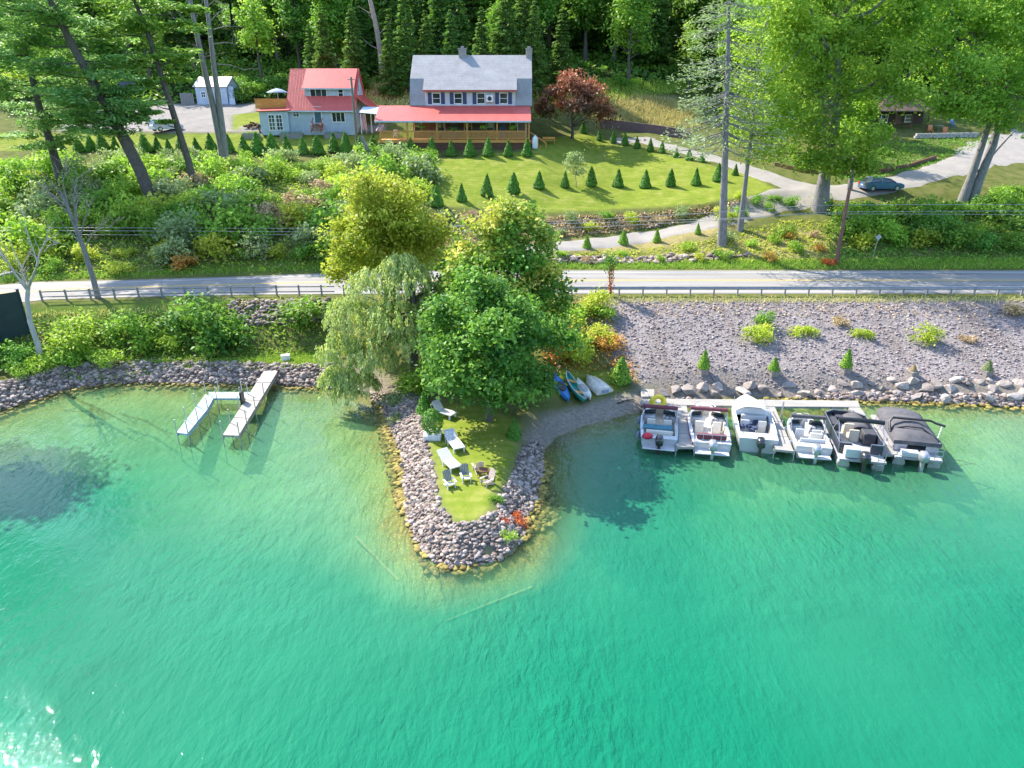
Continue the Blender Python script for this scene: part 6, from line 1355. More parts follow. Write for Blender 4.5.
g = G(938, 131); o = thing('terrace_table', 'pale round table between the chairs on the cabin terrace', 'table', g); m = MB(); m.lathe([(.65, .7), (.67, .74), (.65, .76)], 16); m.build('tabletop', M_GREYW, o); m = MB(); m.lathe([(.3, -.03), (.06, .06), (.06, .7)], 8); m.build('leg', M_GREYW, o)
# kerb of the upper drive, low brick wall at the meadow
def wall_along(name, lab, pts, h, th, mat, part):
    g = G(*pts[0]); o = thing(name, lab, 'wall', g); P = [G(*q) for q in pts]; secs = []
    for i, p in enumerate(P):
        t_ = (P[min(i + 1, len(P) - 1)] - P[max(i - 1, 0)]); n_ = Vector((-t_.y, t_.x, 0)).normalized() * th / 2; q = p - g
        secs.append([q - n_ - Vector((0, 0, .3)), q + n_ - Vector((0, 0, .3)), q + n_ + Vector((0, 0, h)), q - n_ + Vector((0, 0, h))])
    m = MB(); m.loft(secs, True, True, False); m.build(part, mat, o)
wall_along('timber_kerb', 'dark timber edging along the upper side of the drive', [(775, 166), (800, 172), (830, 175), (860, 175), (885, 172), (910, 167), (935, 159)], .45, .3, M_OAKD, 'timbers')
wall_along('brick_wall', 'low dark purple-brown brick wall between meadow and upper drive', [(600, 127), (620, 129), (640, 131.5), (660, 134), (680, 137.5), (690, 140)], 1.15, .5, M('purple_brown_brick', (.17, .105, .105), .85, var=.45, vs=7, bump=.5), 'bricks')

# ------------------------------------------------------------------ poles, wires, rails, fence, sign
def pole(name, lab, pts, rad, mat, cross=True):
    g = G(*pts[0]); o = thing(name, lab, 'pole', g); P = [Y(a, b, g.y) - g for a, b in pts]; P[0].z = -.5; m = MB(); m.tube(P, rad, 8); m.build('shaft', mat, o); return o, g, P
o, g1, P1 = pole('utility_pole', 'brown wooden utility pole with orange plants at its foot beside the road', [(836, 264), (842, 230), (850, 187)], [.2, .18, .15], bark('pole_wood', (.15, .075, .055), (.26, .14, .11)))
for q in (205, 211, 217): c_ = Y(846.5, q, g1.y) - g1; m = MB(); m.tube([c_ + Vector((-.12, 0, 0)), c_ + Vector((.22, -.12, 0))], .05, 6); m.build('insulator', M_GREYW, o)
o, g2, P2 = pole('utility_pole', 'slim grey-green utility pole by the right corner of the red-roofed house', [(358, 152), (355, 120), (351, 77)], [.2, .17, .13], bark('mossy_pole', (.12, .13, .09), (.22, .22, .17)))
m = MB(); c_ = P2[2]; m.bar(c_ + Vector((-.5, 0, -.3)), c_ + Vector((.5, 0, -.3)), .08); m.build('crossarm', M_GREYW, o)
for i, ys in enumerate([(228, 231, 231, 222, 211, 205, 205), (231, 235, 234, 229, 219, 212, 211), (225, 228, 228, 224, 218, 214, 216)]):
    pts = [Y(a, b, g1.y + i * .25 - .1) for a, b in zip((-160, 160, 330, 545, 740, 846.5, 1180), (ys[0] + 2, *ys[1:6], ys[6]))]; 
    m = MB(); P = []
    for k in range(len(pts) - 1):
        a, b, c, d = pts[max(k - 1, 0)], pts[k], pts[k + 1], pts[min(k + 2, len(pts) - 1)]
        for u in np.linspace(0, 1, 8, endpoint=False): P.append(.5 * (2 * b + (c - a) * u + (2 * a - 5 * b + 4 * c - d) * u * u + (3 * b - a - 3 * c + d) * u ** 3))
    P.append(pts[-1]); q = P[0]; m.tube([p - q for p in P], .022, 4); w_ = m.build('power_cable', M('cable_grey', (.34, .34, .34), .5), None, q); tag(w_, ['topmost of three power cables strung along the road', 'lowest of three power cables strung along the road', 'middle power cable of three strung along the road'][(0, 1, 2)[i]], 'cable', 'cables along the road')
def guard_rail(lab, xa, xb, step, hgt, nrail, mat, pmat):
    o = thing('guard_rail', lab, 'guard rail', (xa, f_n(xa), ROAD_Z)); n_ = int((xb - xa) / step); ro = -.12
    for k in range(n_ + 1):
        x = xa + (xb - xa) * k / n_; m = MB(); m.bx(x - xa - .06, x - xa + .06, f_n(x) - f_n(xa) + ro - .06, f_n(x) - f_n(xa) + ro + .06, -.4, hgt); m.build('post', pmat, o)
    for j in range(nrail):
        z_ = hgt - .14 - j * .42; secs = []; hw, pr = (.13, .04) if nrail == 1 else (.045, .01)
        for x in np.arange(xa, xb + .01, .8): y_ = f_n(x) - f_n(xa) + ro - .09; secs.append([(x - xa, y_, z_ - hw), (x - xa, y_ - pr, z_ - hw * .5), (x - xa, y_, z_), (x - xa, y_ - pr, z_ + hw * .5), (x - xa, y_, z_ + hw), (x - xa, y_ + .03, z_ + hw), (x - xa, y_ + .03, z_ - hw)])
        m = MB(); m.loft(secs, True, True, False); m.build('rail', mat, o)
guard_rail('grey steel guard rail along the lake side of the road above the gravel bank', Z(548, 295, 4).x, 58, 1.9, .78, 1, M('galvanised_steel', (.36, .36, .37), .45, .6), M_GREYW)
guard_rail('weathered guard rail of two bars along the road above left shore bushes', Z(44, 301, 4).x, Z(345, 295, 4).x, 1.75, .95, 2, M_GREYW, M_GREYW)
pa, pb = Vector((Z(43, 338, 1.6).x, 50.0)), Vector((-44.0, 43.5)); o = thing('screen_fence', 'tall dark green screen fence at the left edge by the road', 'fence', (pa.x, pa.y, H(pa.x, pa.y))); d_ = pb - pa; n_ = 5; zt_ = LZ(42, 290, 50.0) - o.location.z
M_SCR = M('dark_green_mesh', (.012, .035, .035), .7, var=.25, vs=1.2, bump=.3, bs=30)
for k in range(n_ + 1): q = d_ * k / n_; m = MB(); m.bx(q.x - .07, q.x + .07, q.y - .07, q.y + .07, -1.5, zt_ + .08); m.build('post', M_SCR, o)
for k in range(n_):
    a, b = d_ * (k + .02) / n_, d_ * (k + .98) / n_; m = MB(); m.bar((a.x, a.y, zt_ / 2 - .6), (b.x, b.y, zt_ / 2 - .6), .05, zt_ + 1.0); m.build('panel', M_SCR, o)
g = G(872, 260); o = thing('road_sign', 'small grey sign on a thin post before the right bank shrubs', 'sign', g); h_ = LZ(875, 235, g.y) - g.z; m = MB(); m.tube([(0, 0, -.3), (.18, 0, h_)], .035, 6); m.build('post', M_CHROME, o); m = MB(); m.box((.16, -.06, h_ - .2), (.45, .02, .45), M=Matrix.Rotation(R(45), 3, 'Y')); m.build('sign_plate', M('sign_back', (.45, .47, .48), .4, .4), o)
# ------------------------------------------------------------------ docks
M_DECK = deck_mat('pale_dock_boards', (.29, .27, .24), (.38, .36, .325), .2, 1); M_DECKB = deck_mat('blue_grey_dock_boards', (.33, .44, .46), (.43, .53, .54), .2, 1); M_DECKT = deck_mat('tan_dock_boards', (.33, .285, .25), (.43, .38, .335), .2, 1)
M_ALU = M('dull_aluminium', (.5, .5, .5), .4, .6)
def deck(o, quad_px, z, mat, name='deck_section', th=.14):
    """a deck section given by its four corners in the photo, turned into one oriented slab"""
    q = [Z(a, b, z) - o.location for a, b in quad_px]; m = MB(); c_ = sum(q, Vector()) / 4; ax = ((q[3] - q[0]) + (q[2] - q[1])).normalized(); ang = math.atan2(ax.y, ax.x) - math.pi / 2
    Ri = Matrix.Rotation(-ang, 3, 'Z'); p = [Ri @ (v - c_) for v in q]; m.plate(p, th)
    for a, b in ((p[0], p[3]), (p[1], p[2])): m.bar(a + Vector((0, 0, -.2)), b + Vector((0, 0, -.2)), .08, .12)
    s_ = m.build(name, mat, o, c_); s_.rotation_euler = (0, 0, ang); return s_
def dpost(o, px, py, z, up, mat=M_ALU, r_=.032):
    p = Z(px, py, z) - o.location; b = min(-.2, H(p.x + o.location.x, p.y + o.location.y)); m = MB(); m.tube([(p.x, p.y, b - .2 - o.location.z), (p.x, p.y, p.z + up)], r_, 7); m.tube([(p.x, p.y, p.z + up), (p.x, p.y, p.z + up + .04)], r_ * 1.3, 7); m.build('post', mat, o)
zq = .75
o = thing('long_dock', 'long straight pale dock running out from the stony left shore', 'dock', Z(252, 400, 0))
L0, L1, R0, R1 = (267.8, 364.8), (222.5, 435.2), (281.5, 364.8), (238.3, 435.9)
ip = lambda a, b, u: (a[0] + (b[0] - a[0]) * u, a[1] + (b[1] - a[1]) * u)
n_ = 4
for k in range(n_):
    u, v = k / n_ + .004, (k + 1) / n_ - .004; deck(o, [ip(L0, L1, v), ip(R0, R1, v), ip(R0, R1, u), ip(L0, L1, u)], zq, M_DECKT)
for u in (.42, .62, .82, .99): dpost(o, *ip((L0[0] - .6, L0[1]), (L1[0] - .6, L1[1]), u), zq, .85); dpost(o, *ip((R0[0] + .6, R0[1]), (R1[0] + .6, R1[1]), u), zq, .85)
m = MB(); c_ = Z(245, 402, zq) - o.location; m.box(c_ + Vector((-.1, -.1, .35)), (.12, .5, .9)); m.build('boat_bumper', M_BLACK, o)
o = thing('side_dock', 'narrow blue-white L-shaped dock joined to the long left dock', 'dock', Z(205, 405, 0))
deck(o, [(213, 398.2), (247.5, 398.2), (251.0, 392.0), (208.5, 392.0)], zq - .04, M_DECKB)
for k in range(3): u, v = k / 3 + .004, (k + 1) / 3 - .004; A0, A1, B0, B1 = (207, 392.4), (176.4, 432.8), (217, 397.6), (187, 433.8); deck(o, [ip(A0, A1, v), ip(B0, B1, v), ip(B0, B1, u), ip(A0, A1, u)], zq - .04, M_DECKB) if k else deck(o, [ip(A0, A1, v), ip(B0, B1, v), (213.2, 398.4), (205.5, 394.2)], zq - .04, M_DECKB)
for a, b in ((206, 394), (196, 406), (186, 420), (177, 433), (217, 399.5), (208, 410), (198, 421), (188, 434), (219, 391), (242, 391), (241, 399.5)): dpost(o, a, b, zq - .04, .85)
g = G(286, 360); o = thing('white_cooler', 'small white box lying on the grass at the head of the long dock', 'box', g, R(20)); m = MB(); m.box((0, 0, .18), (.6, .38, .36)); m.build('box', M_WHITE, o, bevel=.03); m = MB(); m.box((0, 0, .39), (.63, .41, .07)); m.build('lid', M_WHITE, o, bevel=.02)

zq = .62
o = thing('boat_dock', 'pale dock with three finger piers holding the row of boats at the right shore', 'dock', Z(760, 402, 0))
W0 = [(641, 398.5), (641.5, 408.2), (862.5, 406.2), (857, 400.2)]
deck(o, [(654, 391), (654, 398.3), (641.3, 398.5), (640.5, 391)], zq, M_DECK, 'gangway')
a_ = [(641, 398.6), (668, 398.8), (689, 399), (763, 399.6), (774, 399.8), (846, 400.6), (858, 400.8)]; b_ = [(641, 404.5), (667.5, 404.8), (686.5, 405), (763, 406.2), (775, 406.4), (848.5, 406.8), (860, 407)]
for k in range(6): deck(o, [b_[k], b_[k + 1], a_[k + 1], a_[k]], zq, M_DECK, 'walkway')
FQ = [((667.8, 405.2), (686.5, 405.4), (694.2, 447.2), (677.2, 447.2)), ((763.2, 406.6), (774.8, 406.8), (794, 451.4), (775.5, 449.5)), ((848.6, 407.2), (860, 407.3), (896.6, 454.4), (881, 455.2))]
for A, B, C, D in FQ:
    for k in range(3): u, v = k / 3 + .004, (k + 1) / 3 - .004; deck(o, [ip(A, D, v), ip(B, C, v), ip(B, C, u), ip(A, D, u)], zq, M_DECK, 'finger_pier')
    for u in (.35, .7, .99): dpost(o, *ip((A[0] - .8, A[1]), (D[0] - .8, D[1]), u), zq, .12); dpost(o, *ip((B[0] + .8, B[1]), (C[0] + .8, C[1]), u), zq, .12)
dpost(o, 781.5, 415, zq, .9, M_ALU, .05)

# ------------------------------------------------------------------ boats
M_HULL = M('white_gelcoat', (.54, .54, .535), .25, var=.05, coat=.5); M_TAN = M('tan_vinyl', (.58, .50, .38), .6, var=.12); M_MAR = M('maroon_canvas', (.17, .045, .06), .8); M_CREAM = M('cream_vinyl', (.68, .63, .54), .6, var=.1)
M_TINT = M('tinted_acrylic', (.03, .045, .05), .08, spec=.7); M_CHAR = M('charcoal_canvas', (.095, .09, .095), .85, var=.3, vs=3, bump=.4, bs=9); M_TEAL = M('teal_canvas', (.05, .19, .24), .75); M_MOTB = M('black_motor_cowl', (.03, .03, .033), .25, coat=.6); M_MOTS = M('silver_motor_cowl', (.42, .43, .45), .3, .5); M_GREYC = M('grey_carpet', (.36, .36, .36), .95, var=.2)
M_PGR_ = M('dark_vinyl', (.06, .06, .065), .6)
def outboard(o, x, y, mat, s=1.0):
    m = MB(); m.loft([[(x + a * s * k, y - .1 * s + b * s * k, z * s) for a, b in ((-.2, .22), (.2, .22), (.24, 0), (.2, -.36), (0, -.42), (-.2, -.36), (-.24, 0))] for z, k in ((.62, .8), (.7, 1), (1.0, 1), (1.14, .8), (1.18, .5))], True, True, True); c_ = m.build('outboard_motor', mat, o)
    m = MB(); m.box((x, y - .12 * s, .32 * s), (.16 * s, .3 * s, .66 * s)); m.box((x, y - .12 * s, -.3), (.07, .24, .75)); m.box((x, y - .2, -.02), (.22, .42, .03)); m.build('drive_leg', mat, c_)
    m = MB(); m.ell((x, y - .15, -.6), (.09, .34, .09), 8, 5)
    for k in range(3): a = k * 2.09; m.box((x + .12 * math.cos(a), y - .5, -.6 + .12 * math.sin(a)), (.05 + .2 * abs(math.cos(a)), .02, .05 + .2 * abs(math.sin(a)))); 
    m.build('propeller', M_ALU, c_)
def pose(bow, stern, z=.6):
    a, b = Z(*bow, z), Z(*stern, z); d = a - b; c_ = (a + b) / 2; return Vector((c_.x, c_.y, 0)), math.atan2(d.y, d.x) - math.pi / 2, d.length
def hull(o, L_, B, fb=.75, bowp=2.2, mat=M_HULL, liner=M_TAN, band=None, inset=.2):
    """open boat: lofted outer shell, rounded rim and an inner liner; bow towards +y"""
    N = 15; outer, inner = [], []
    for i in range(N):
        u = i / (N - 1); y_ = -L_ / 2 + L_ * u; w_ = B / 2 * (.93 + .07 * min(1, u * 4)) * (1 - max(0, (u - .5) / .5) ** bowp * .93); sh = fb + .18 * max(0, u - .45) ** 1.3
        kz = -.28 + .5 * max(0, (u - .78) / .22) ** 2 * 1.1; cz = .02 + .4 * max(0, (u - .7) / .3) ** 2
        outer.append([(-w_, y_, sh), (-w_ * .985, y_, sh * .62), (-w_ * .9, y_, cz), (0, y_, kz), (w_ * .9, y_, cz), (w_ * .985, y_, sh * .62), (w_, y_, sh)])
        yi = -L_ / 2 + .45 + (L_ - .45 - .55) * u; ui = (yi + L_ / 2) / L_; wi = max(.08, B / 2 * (1 - max(0, (ui - .5) / .5) ** bowp * .93) - inset); shi = fb + .18 * max(0, ui - .45) ** 1.3
        inner.append([(-wi, yi, shi + .02), (-wi * .97, yi, .2), (wi * .97, yi, .2), (wi, yi, shi + .02)])
    m = MB(); m.loft(outer, False, False, True); m.add(outer[0], [tuple(range(7))])
    if band: 
        pass
    # deck rim between shell and liner
    for i in range(N - 1):
        for s_, j in ((0, 0), (6, 3)):
            q = [outer[i][s_], outer[i + 1][s_], inner[i + 1][j], inner[i][j]]; m.add(q, [(0, 1, 2, 3) if s_ else (3, 2, 1, 0)])
    m.add([outer[0][0], outer[0][6], inner[0][3], inner[0][0]], [(0, 1, 2, 3)]); m.add([outer[-1][0], outer[-1][6], inner[-1][3], inner[-1][0]], [(3, 2, 1, 0)])
    h_ = m.build('hull', mat, o)
    m = MB(); m.loft(inner, False, False, False); m.add(inner[0], [(0, 1, 2, 3)]); m.add(inner[-1], [(3, 2, 1, 0)]); m.build('cockpit_liner', liner, o)
    if band:
        m = MB()
        for s_ in (-1, 1): m.loft([[(s_ * (abs(q[0][0]) + .012), q[0][1], q[0][2] - .05), (s_ * (abs(q[0][0]) + .03), q[0][1], q[0][2] - .09), (s_ * (abs(q[1][0]) + .025), q[1][1], q[1][2] - .02), (s_ * (abs(q[1][0]) - .02), q[1][1], q[1][2] - .02), (s_ * (abs(q[0][0]) - .03), q[0][1], q[0][2] - .05)] for q in outer], True, True, True)
        m.build('hull_stripe', band, o)
    return h_
def seat_(o, x, y, w_, d, mat, back=True, z=.2, hs=.42, flip=1, name='seat'):
    m = MB(); m.box((x, y, z + hs / 2), (w_, d, hs)); 
    if back: m.box((x, y - flip * (d / 2 - .05), z + hs + .18), (w_, .13, .42))
    m.build(name, mat, o, bevel=.04)
def bowrider(lab, bow, stern, B, band, seatmat, liner, tower, motor, extra=None, group=None):
    loc, rz, L_ = pose(bow, stern); o = thing('motorboat', lab, 'boat', loc, rz); L_ = L_ - .85; o.location += Vector((-math.sin(rz), math.cos(rz), 0)) * .3
    hull(o, L_, B, .78, 2.4, M_HULL, liner, band)
    # stern bench, helm seats, bow cushions
    seat_(o, 0, -L_ / 2 + .85, B - .7, .6, seatmat, True, .2, .42, 1, 'stern_bench'); seat_(o, -B * .22, -.25, .5, .5, seatmat, True, .2, .45); seat_(o, B * .22, -.25, .5, .5, seatmat, True, .2, .45)
    for s_ in (-1, 1): m = MB(); m.box((s_ * B * .27, L_ * .24, .42), (.5, L_ * .2, .42), rz=s_ * .18); m.build('bow_cushion', seatmat, o, bevel=.04)
    # dash and windshield in three panes with a walk-through
    for s_ in (-1, 1): m = MB(); m.box((s_ * B * .28, L_ * .09, .62), (B * .34, .42, .55)); m.build('console', M_HULL, o, bevel=.05)
    for s_ in (-1, 1):
        m = MB(); m.plate([(s_ * B * .10, L_ * .14, .86), (s_ * B * .43, L_ * .11, .86), (s_ * B * .40, L_ * .06, 1.26), (s_ * B * .10, L_ * .09, 1.28)][::s_], .02); m.plate([(s_ * B * .43, L_ * .11, .86), (s_ * B * .45, -L_ * .06, .82), (s_ * B * .42, -L_ * .05, 1.12), (s_ * B * .40, L_ * .06, 1.26)][::s_], .02)
        m.build('windshield', M_TINT, o)
    m = MB(); m.tube([(.08 * math.cos(a) * 2 + B * .22, L_ * .03 + .02, .88 + .16 * math.sin(a)) for a in np.linspace(0, 6.283, 12)], .018, 5); m.build('steering_wheel', M_BLACK, o)
    if tower:
        m = MB(); yb_ = L_ * .02; zt_ = 1.62; m.tube([(-B * .47, yb_, zt_), (B * .47, yb_, zt_)], .13, 8); c_ = m.build('folded_bimini', tower, o)
        for s_ in (-1, 1):
            m = MB(); m.tube([(s_ * B * .46, -L_ * .12, .8), (s_ * B * .46, yb_, zt_)], .022, 5); m.tube([(s_ * B * .46, L_ * .1, .82), (s_ * B * .46, yb_, zt_)], .022, 5); m.build('bimini_frame', M_CHROME, o)
    m = MB(); m.box((0, -L_ / 2 - .28, .34), (B * .82, .62, .07)); m.build('swim_platform', M_HULL, o, bevel=.03)
    outboard(o, 0, -L_ / 2 - .30, motor, 1.0)
    m = MB()
    for s_ in (-1, 1):
        m.tube([(s_ * B * .46, -L_ * .3, .82), (s_ * B * .46, -L_ * .3 + .1, .9), (s_ * B * .46, -L_ * .3 + .25, .9), (s_ * B * .46, -L_ * .3 + .35, .82)], .02, 5); m.tube([(s_ * B * .30, L_ * .36, .92), (s_ * B * .2, L_ * .43, 1.02), (s_ * B * .1, L_ * .46, .98)], .02, 5)
    m.build('grab_rail', M_CHROME, o)
    for s_, q in ((-1, .1), (1, -.15), (-1, -.3)):
        m = MB(); m.lathe([(.03, -.3), (.1, -.24), (.1, .16), (.03, .22)], 8, (s_ * (B / 2 + .09), L_ * q, .42)); m.tube([(s_ * (B / 2 + .09), L_ * q, .6), (s_ * (B / 2 - .05), L_ * q, .82)], .014, 4); m.build('fender', M('blue_grey_fender', (.25, .3, .4), .5), o)
    return o, L_
o1, L1_ = bowrider('white motorboat with dark folded top and teal stern cover, leftmost in the row of boats', (659, 405), (659, 447), 2.25, M_TEAL, M_CREAM, M_TAN, M_MAR, M_MOTB)
m = MB(); m.box((-.1, -L1_ / 2 + 1.35, .86), (1.75, .55, .06)); m.build('stern_cover', M_TEAL, o1)
o2, L2_ = bowrider('white motorboat with maroon trim and cream seats, second boat from the left', (703, 405), (713, 452), 2.35, M_MAR, M_CREAM, M_CREAM, M_MAR, M_MOTS)
m = MB(); m.box((0, -L2_ / 2 + .5, .98), (1.7, .3, .28)); m.build('stern_cushion', M_MAR, o2, bevel=.04)
m = MB(); 
for k in range(5): m.tube([(-1.0 + k * .5, -L2_ / 2 + .22, .8), (-1.0 + k * .5, -L2_ / 2 + .22, 1.2)], .02, 5)
m.tube([(-1.0, -L2_ / 2 + .22, 1.2), (1.0, -L2_ / 2 + .22, 1.2)], .025, 5); m.build('stern_rail', M_CHROME, o2)
loc, rz, L3 = pose((745, 399), (760, 449)); o3 = thing('cabin_boat', 'white fishing boat with domed white bow, third boat from the left', 'boat', loc, rz); L3 -= .75; o3.location += Vector((-math.sin(rz), math.cos(rz), 0)) * .3; B = 2.35
hull(o3, L3, B, .9, 2.6, M_HULL, M_HULL, None, .22)
m = MB(); secs = []
for u in np.linspace(0, 1, 9):
    y_ = L3 * (.02 + .46 * u); w_ = (B / 2 - .12) * (1 - u ** 2.6 * .86); h_ = .95 + .48 * (1 - u ** 1.6); secs.append([(w_ * math.cos(a), y_, .85 + (h_ - .85) * math.sin(a) ** .7) for a in np.linspace(0, math.pi, 11)])
m.loft(secs, False, False, True); m.add(secs[0], [tuple(range(11))]); m.build('bow_canopy', M('white_canvas', (.78, .77, .76), .8, var=.06), o3)
m = MB(); m.plate([(-.85, L3 * .03, 1.38), (.85, L3 * .03, 1.38), (.78, -.12 * L3 + .2, 1.72), (-.78, -.12 * L3 + .2, 1.72)], .03); m.build('windshield', M_TINT, o3)
for s_ in (-1, 1): seat_(o3, s_ * .5, -.7, .5, .5, M_HULL if s_ < 0 else M_CREAM)
m = MB(); m.box((.1, .05, .6), (1.5, .5, .8)); m.build('console', M_HULL, o3, bevel=.05); m = MB()
for k in range(9): m.box((random.uniform(-.7, .7), random.uniform(-1.4, -.2), .45 + .3 * random.random()), (.3, .25, .2), rz=random.random() * 3)
m.build('tackle_gear', M('dark_blue_gear', (.05, .07, .13), .6), o3)
for s_ in (-1, 1): m = MB(); m.tube([(s_ * 1.05, -L3 * .42, .95), (s_ * 1.05, -L3 * .42, 1.15), (s_ * 1.05, L3 * .05, 1.25), (s_ * .9, L3 * .3, 1.3)], .022, 5); m.build('grab_rail', M_CHROME, o3)
m = MB(); m.box((0, -L3 / 2 + .5, .75), (1.9, .7, .3)); m.build('stern_deck', M_HULL, o3, bevel=.04)
outboard(o3, 0.05, -L3 / 2 - .25, M_MOTB, 1.0)
o4, L4 = bowrider('white motorboat with open bow and slim folded top, fourth boat from the left', (798, 416), (817, 456), 2.1, None, M_HULL, M_HULL, M_CHAR, M_MOTS)
seat_(o4, .35, -L4 / 2 + 1.5, .7, .5, M_CREAM, True, .2, .45, 1, 'lounge_seat')
def pontoon(lab, bow, stern, B, z=.85):
    loc, rz, L_ = pose(bow, stern, z); L_ -= .8; o = thing('pontoon_boat', lab, 'boat', loc + Vector((-math.sin(rz), math.cos(rz), 0)) * .45, rz)
    for s_ in (-1, 1):
        m = MB(); x = s_ * (B / 2 - .32); m.tube([(x, -L_ / 2 + .2, .12), (x, L_ / 2 - .7, .12), (x, L_ / 2 - .25, .22), (x, L_ / 2, .38)], [.33, .33, .24, .04], 12); m.build('pontoon_float', M_ALU, o)
    m = MB(); m.box((0, 0, .52), (B, L_, .12)); m.build('deck', M_GREYC, o)
    return o, L_
def fence_panels(o, L_, B, mat, h=.68, gate=True):
    z0, z1 = .58, .58 + h; x = B / 2 - .06; yb_, yf = -L_ / 2 + .75, L_ / 2 - .35
    for a, b in (((-x, yb_), (-x, yf - .5)), ((x, yb_), (x, yf - .5)), ((-x, yf - .5), (-x + .55, yf)), ((x, yf - .5), (x - .55, yf)), ((-x + .55, yf), (x - .55, yf)), ((-x, yb_), (-.5, yb_)), ((.5, yb_), (x, yb_))):
        m = MB(); m.bar((*a, (z0 + z1) / 2), (*b, (z0 + z1) / 2), .035, h * .8); p = m.build('side_panel', mat, o)
        m = MB(); m.tube([(*a, z1), (*b, z1)], .028, 6); m.tube([(*a, z0 + .02), (*b, z0 + .02)], .022, 6)
        for q in (a, b): m.tube([(*q, z0), (*q, z1)], .025, 6)
        m.build('panel_rail', M_CHROME, p)
o5, L5 = pontoon('pontoon boat with charcoal seats and folded black top, fifth boat from the left', (841, 414), (868, 464), 2.45)
fence_panels(o5, L5, 2.45, M('dark_navy_panel', (.035, .04, .06), .35))
for x_, y_, w_, d_, mt in ((-.78, L5 * .30, .6, 1.7, M_PGR_), (.72, L5 * .28, .7, 2.0, M_PGR_), (0, L5 * .40, 1.4, .55, M_PGR_), (-.78, -L5 * .22, .62, 1.8, M_PGR_)): seat_(o5, x_, y_, w_, d_, mt, False, .58, .42, 1, 'lounge_seat')
m = MB(); m.loft([[(x_, y_, .98 + .22 * math.sin((x_ + .1) / 1.3 * math.pi)) for x_ in np.linspace(-.05, 1.18, 8)] for y_ in np.linspace(L5 * .06, L5 * .43, 6)], False, False, True); s5 = m.build('seat_cover', M_CHAR, o5); sm = s5.modifiers.new('thick', 'SOLIDIFY'); sm.thickness = .05
seat_(o5, -.05, -.35, .55, .55, M_TAN, True, .58, .42); seat_(o5, -.15, .45, .55, .5, M_TAN, True, .58, .42); m = MB(); m.box((.75, -.5, .95), (.7, .8, .75)); m.build('helm_console', M_PGR_, o5, bevel=.06)
m = MB(); m.tube([(.55 + .0 * a, -.95, 1.2) if a is None else (.62 + .19 * math.cos(a), -.97, 1.2 + .19 * math.sin(a)) for a in np.linspace(0, 6.283, 12)], .02, 5); m.build('steering_wheel', M_BLACK, o5)
m = MB(); m.tube([(-1.2, -L5 * .21, 2.25), (-.6, -L5 * .215, 2.30), (.6, -L5 * .215, 2.30), (1.2, -L5 * .21, 2.25)], .14, 8); m.build('folded_bimini', M_BLACK, o5)
for s_ in (-1, 1): m = MB(); m.tube([(s_ * 1.18, -L5 * .05, 1.26), (s_ * 1.18, -L5 * .21, 2.25)], .025, 5); m.tube([(s_ * 1.18, -L5 * .35, 1.26), (s_ * 1.18, -L5 * .21, 2.25)], .025, 5); m.build('bimini_frame', M_CHROME, o5)
m = MB(); m.box((-.55, -L5 / 2 + .35, .9), (.8, .5, .55)); m.build('stern_locker', M_HULL, o5, bevel=.04)
m = MB()
for s_ in (0, .35): m.tube([(.75 + s_, -L5 / 2 - .05, -.4), (.75 + s_, -L5 / 2 - .05, 1.1)], .02, 5)
for k in range(4): m.tube([(.75, -L5 / 2 - .05, -.2 + k * .3), (1.1, -L5 / 2 - .05, -.2 + k * .3)], .02, 5)
m.build('ladder', M_CHROME, o5); outboard(o5, 0, -L5 / 2 - .1, M_MOTB, 1.05)
o6, L6 = pontoon('pontoon boat under a charcoal cover with a black hoop, rightmost of the boats', (893, 413), (925, 462), 2.45)
fence_panels(o6, L6, 2.45, M('silver_grey_panel', (.45, .43, .47), .35, .3))
m = MB(); secs = []
for u in np.linspace(0, 1, 17):
    y_ = -L6 / 2 + .7 + (L6 - 1.0) * u; w_ = 1.24 * (1 - max(0, (u - .86) / .14) ** 2 * .35); hp = 1.36 + .40 * math.sin(min(1, max(0, u * 1.05)) * math.pi) ** .6 + .07 * math.sin(u * 19)
    hp = min(hp, 1.30 + (1 - u) * 3.0 + .1); hp = min(hp, 1.30 + u * 3.5)
    secs.append([(-w_, y_, 1.05), (-w_, y_, 1.27), (-w_ * .72, y_, 1.27 + (hp - 1.27) * .62), (-w_ * .3, y_, hp - .02), (0, y_, hp), (w_ * .3, y_, hp - .02), (w_ * .72, y_, 1.27 + (hp - 1.27) * .62), (w_, y_, 1.27), (w_, y_, 1.05)])
m.loft(secs, False, False, True); m.add(secs[0], [tuple(range(9))]); m.add(secs[-1], [tuple(range(9))]); cv = m.build('boat_cover', M_CHAR, o6)
m = MB(); yh = -L6 * .10
m.tube([(-1.2, yh - .55, 1.3), (-1.2, yh, 1.72), (-1.0, yh + .15, 1.92), (1.0, yh + .15, 1.92), (1.25, yh, 1.85), (1.7, yh - .2, 1.8)], .07, 7); m.build('black_hoop', M_BLACK, o6)
m = MB(); m.tube([(-1.22, -L6 * .12, 1.31), (-.4, -L6 * .19, 1.72), (.4, -L6 * .2, 1.72), (1.2, -L6 * .33, 1.3)], .045, 6); m.build('cover_strap', M_BLACK, o6)
m = MB(); m.tube([(1.55, yh - .15, 1.8), (1.22, yh - .8, 1.3)], .025, 5); m.build('hoop_strut', M_CHROME, o6)
m = MB(); m.box((-.45, -L6 / 2 + .25, .75), (.9, .45, .3)); m.build('stern_locker', M_HULL, o6, bevel=.03); outboard(o6, .1, -L6 / 2 - .15, M_MOTS, 1.0)
m = MB()
for s_ in (0, .38): m.tube([(.8 + s_, -L6 / 2 + .1, .3), (.8 + s_, -L6 / 2 + .1, 1.25)], .022, 5)
for k in range(3): m.tube([(.8, -L6 / 2 + .1, .5 + k * .3), (1.18, -L6 / 2 + .1, .5 + k * .3)], .022, 5)
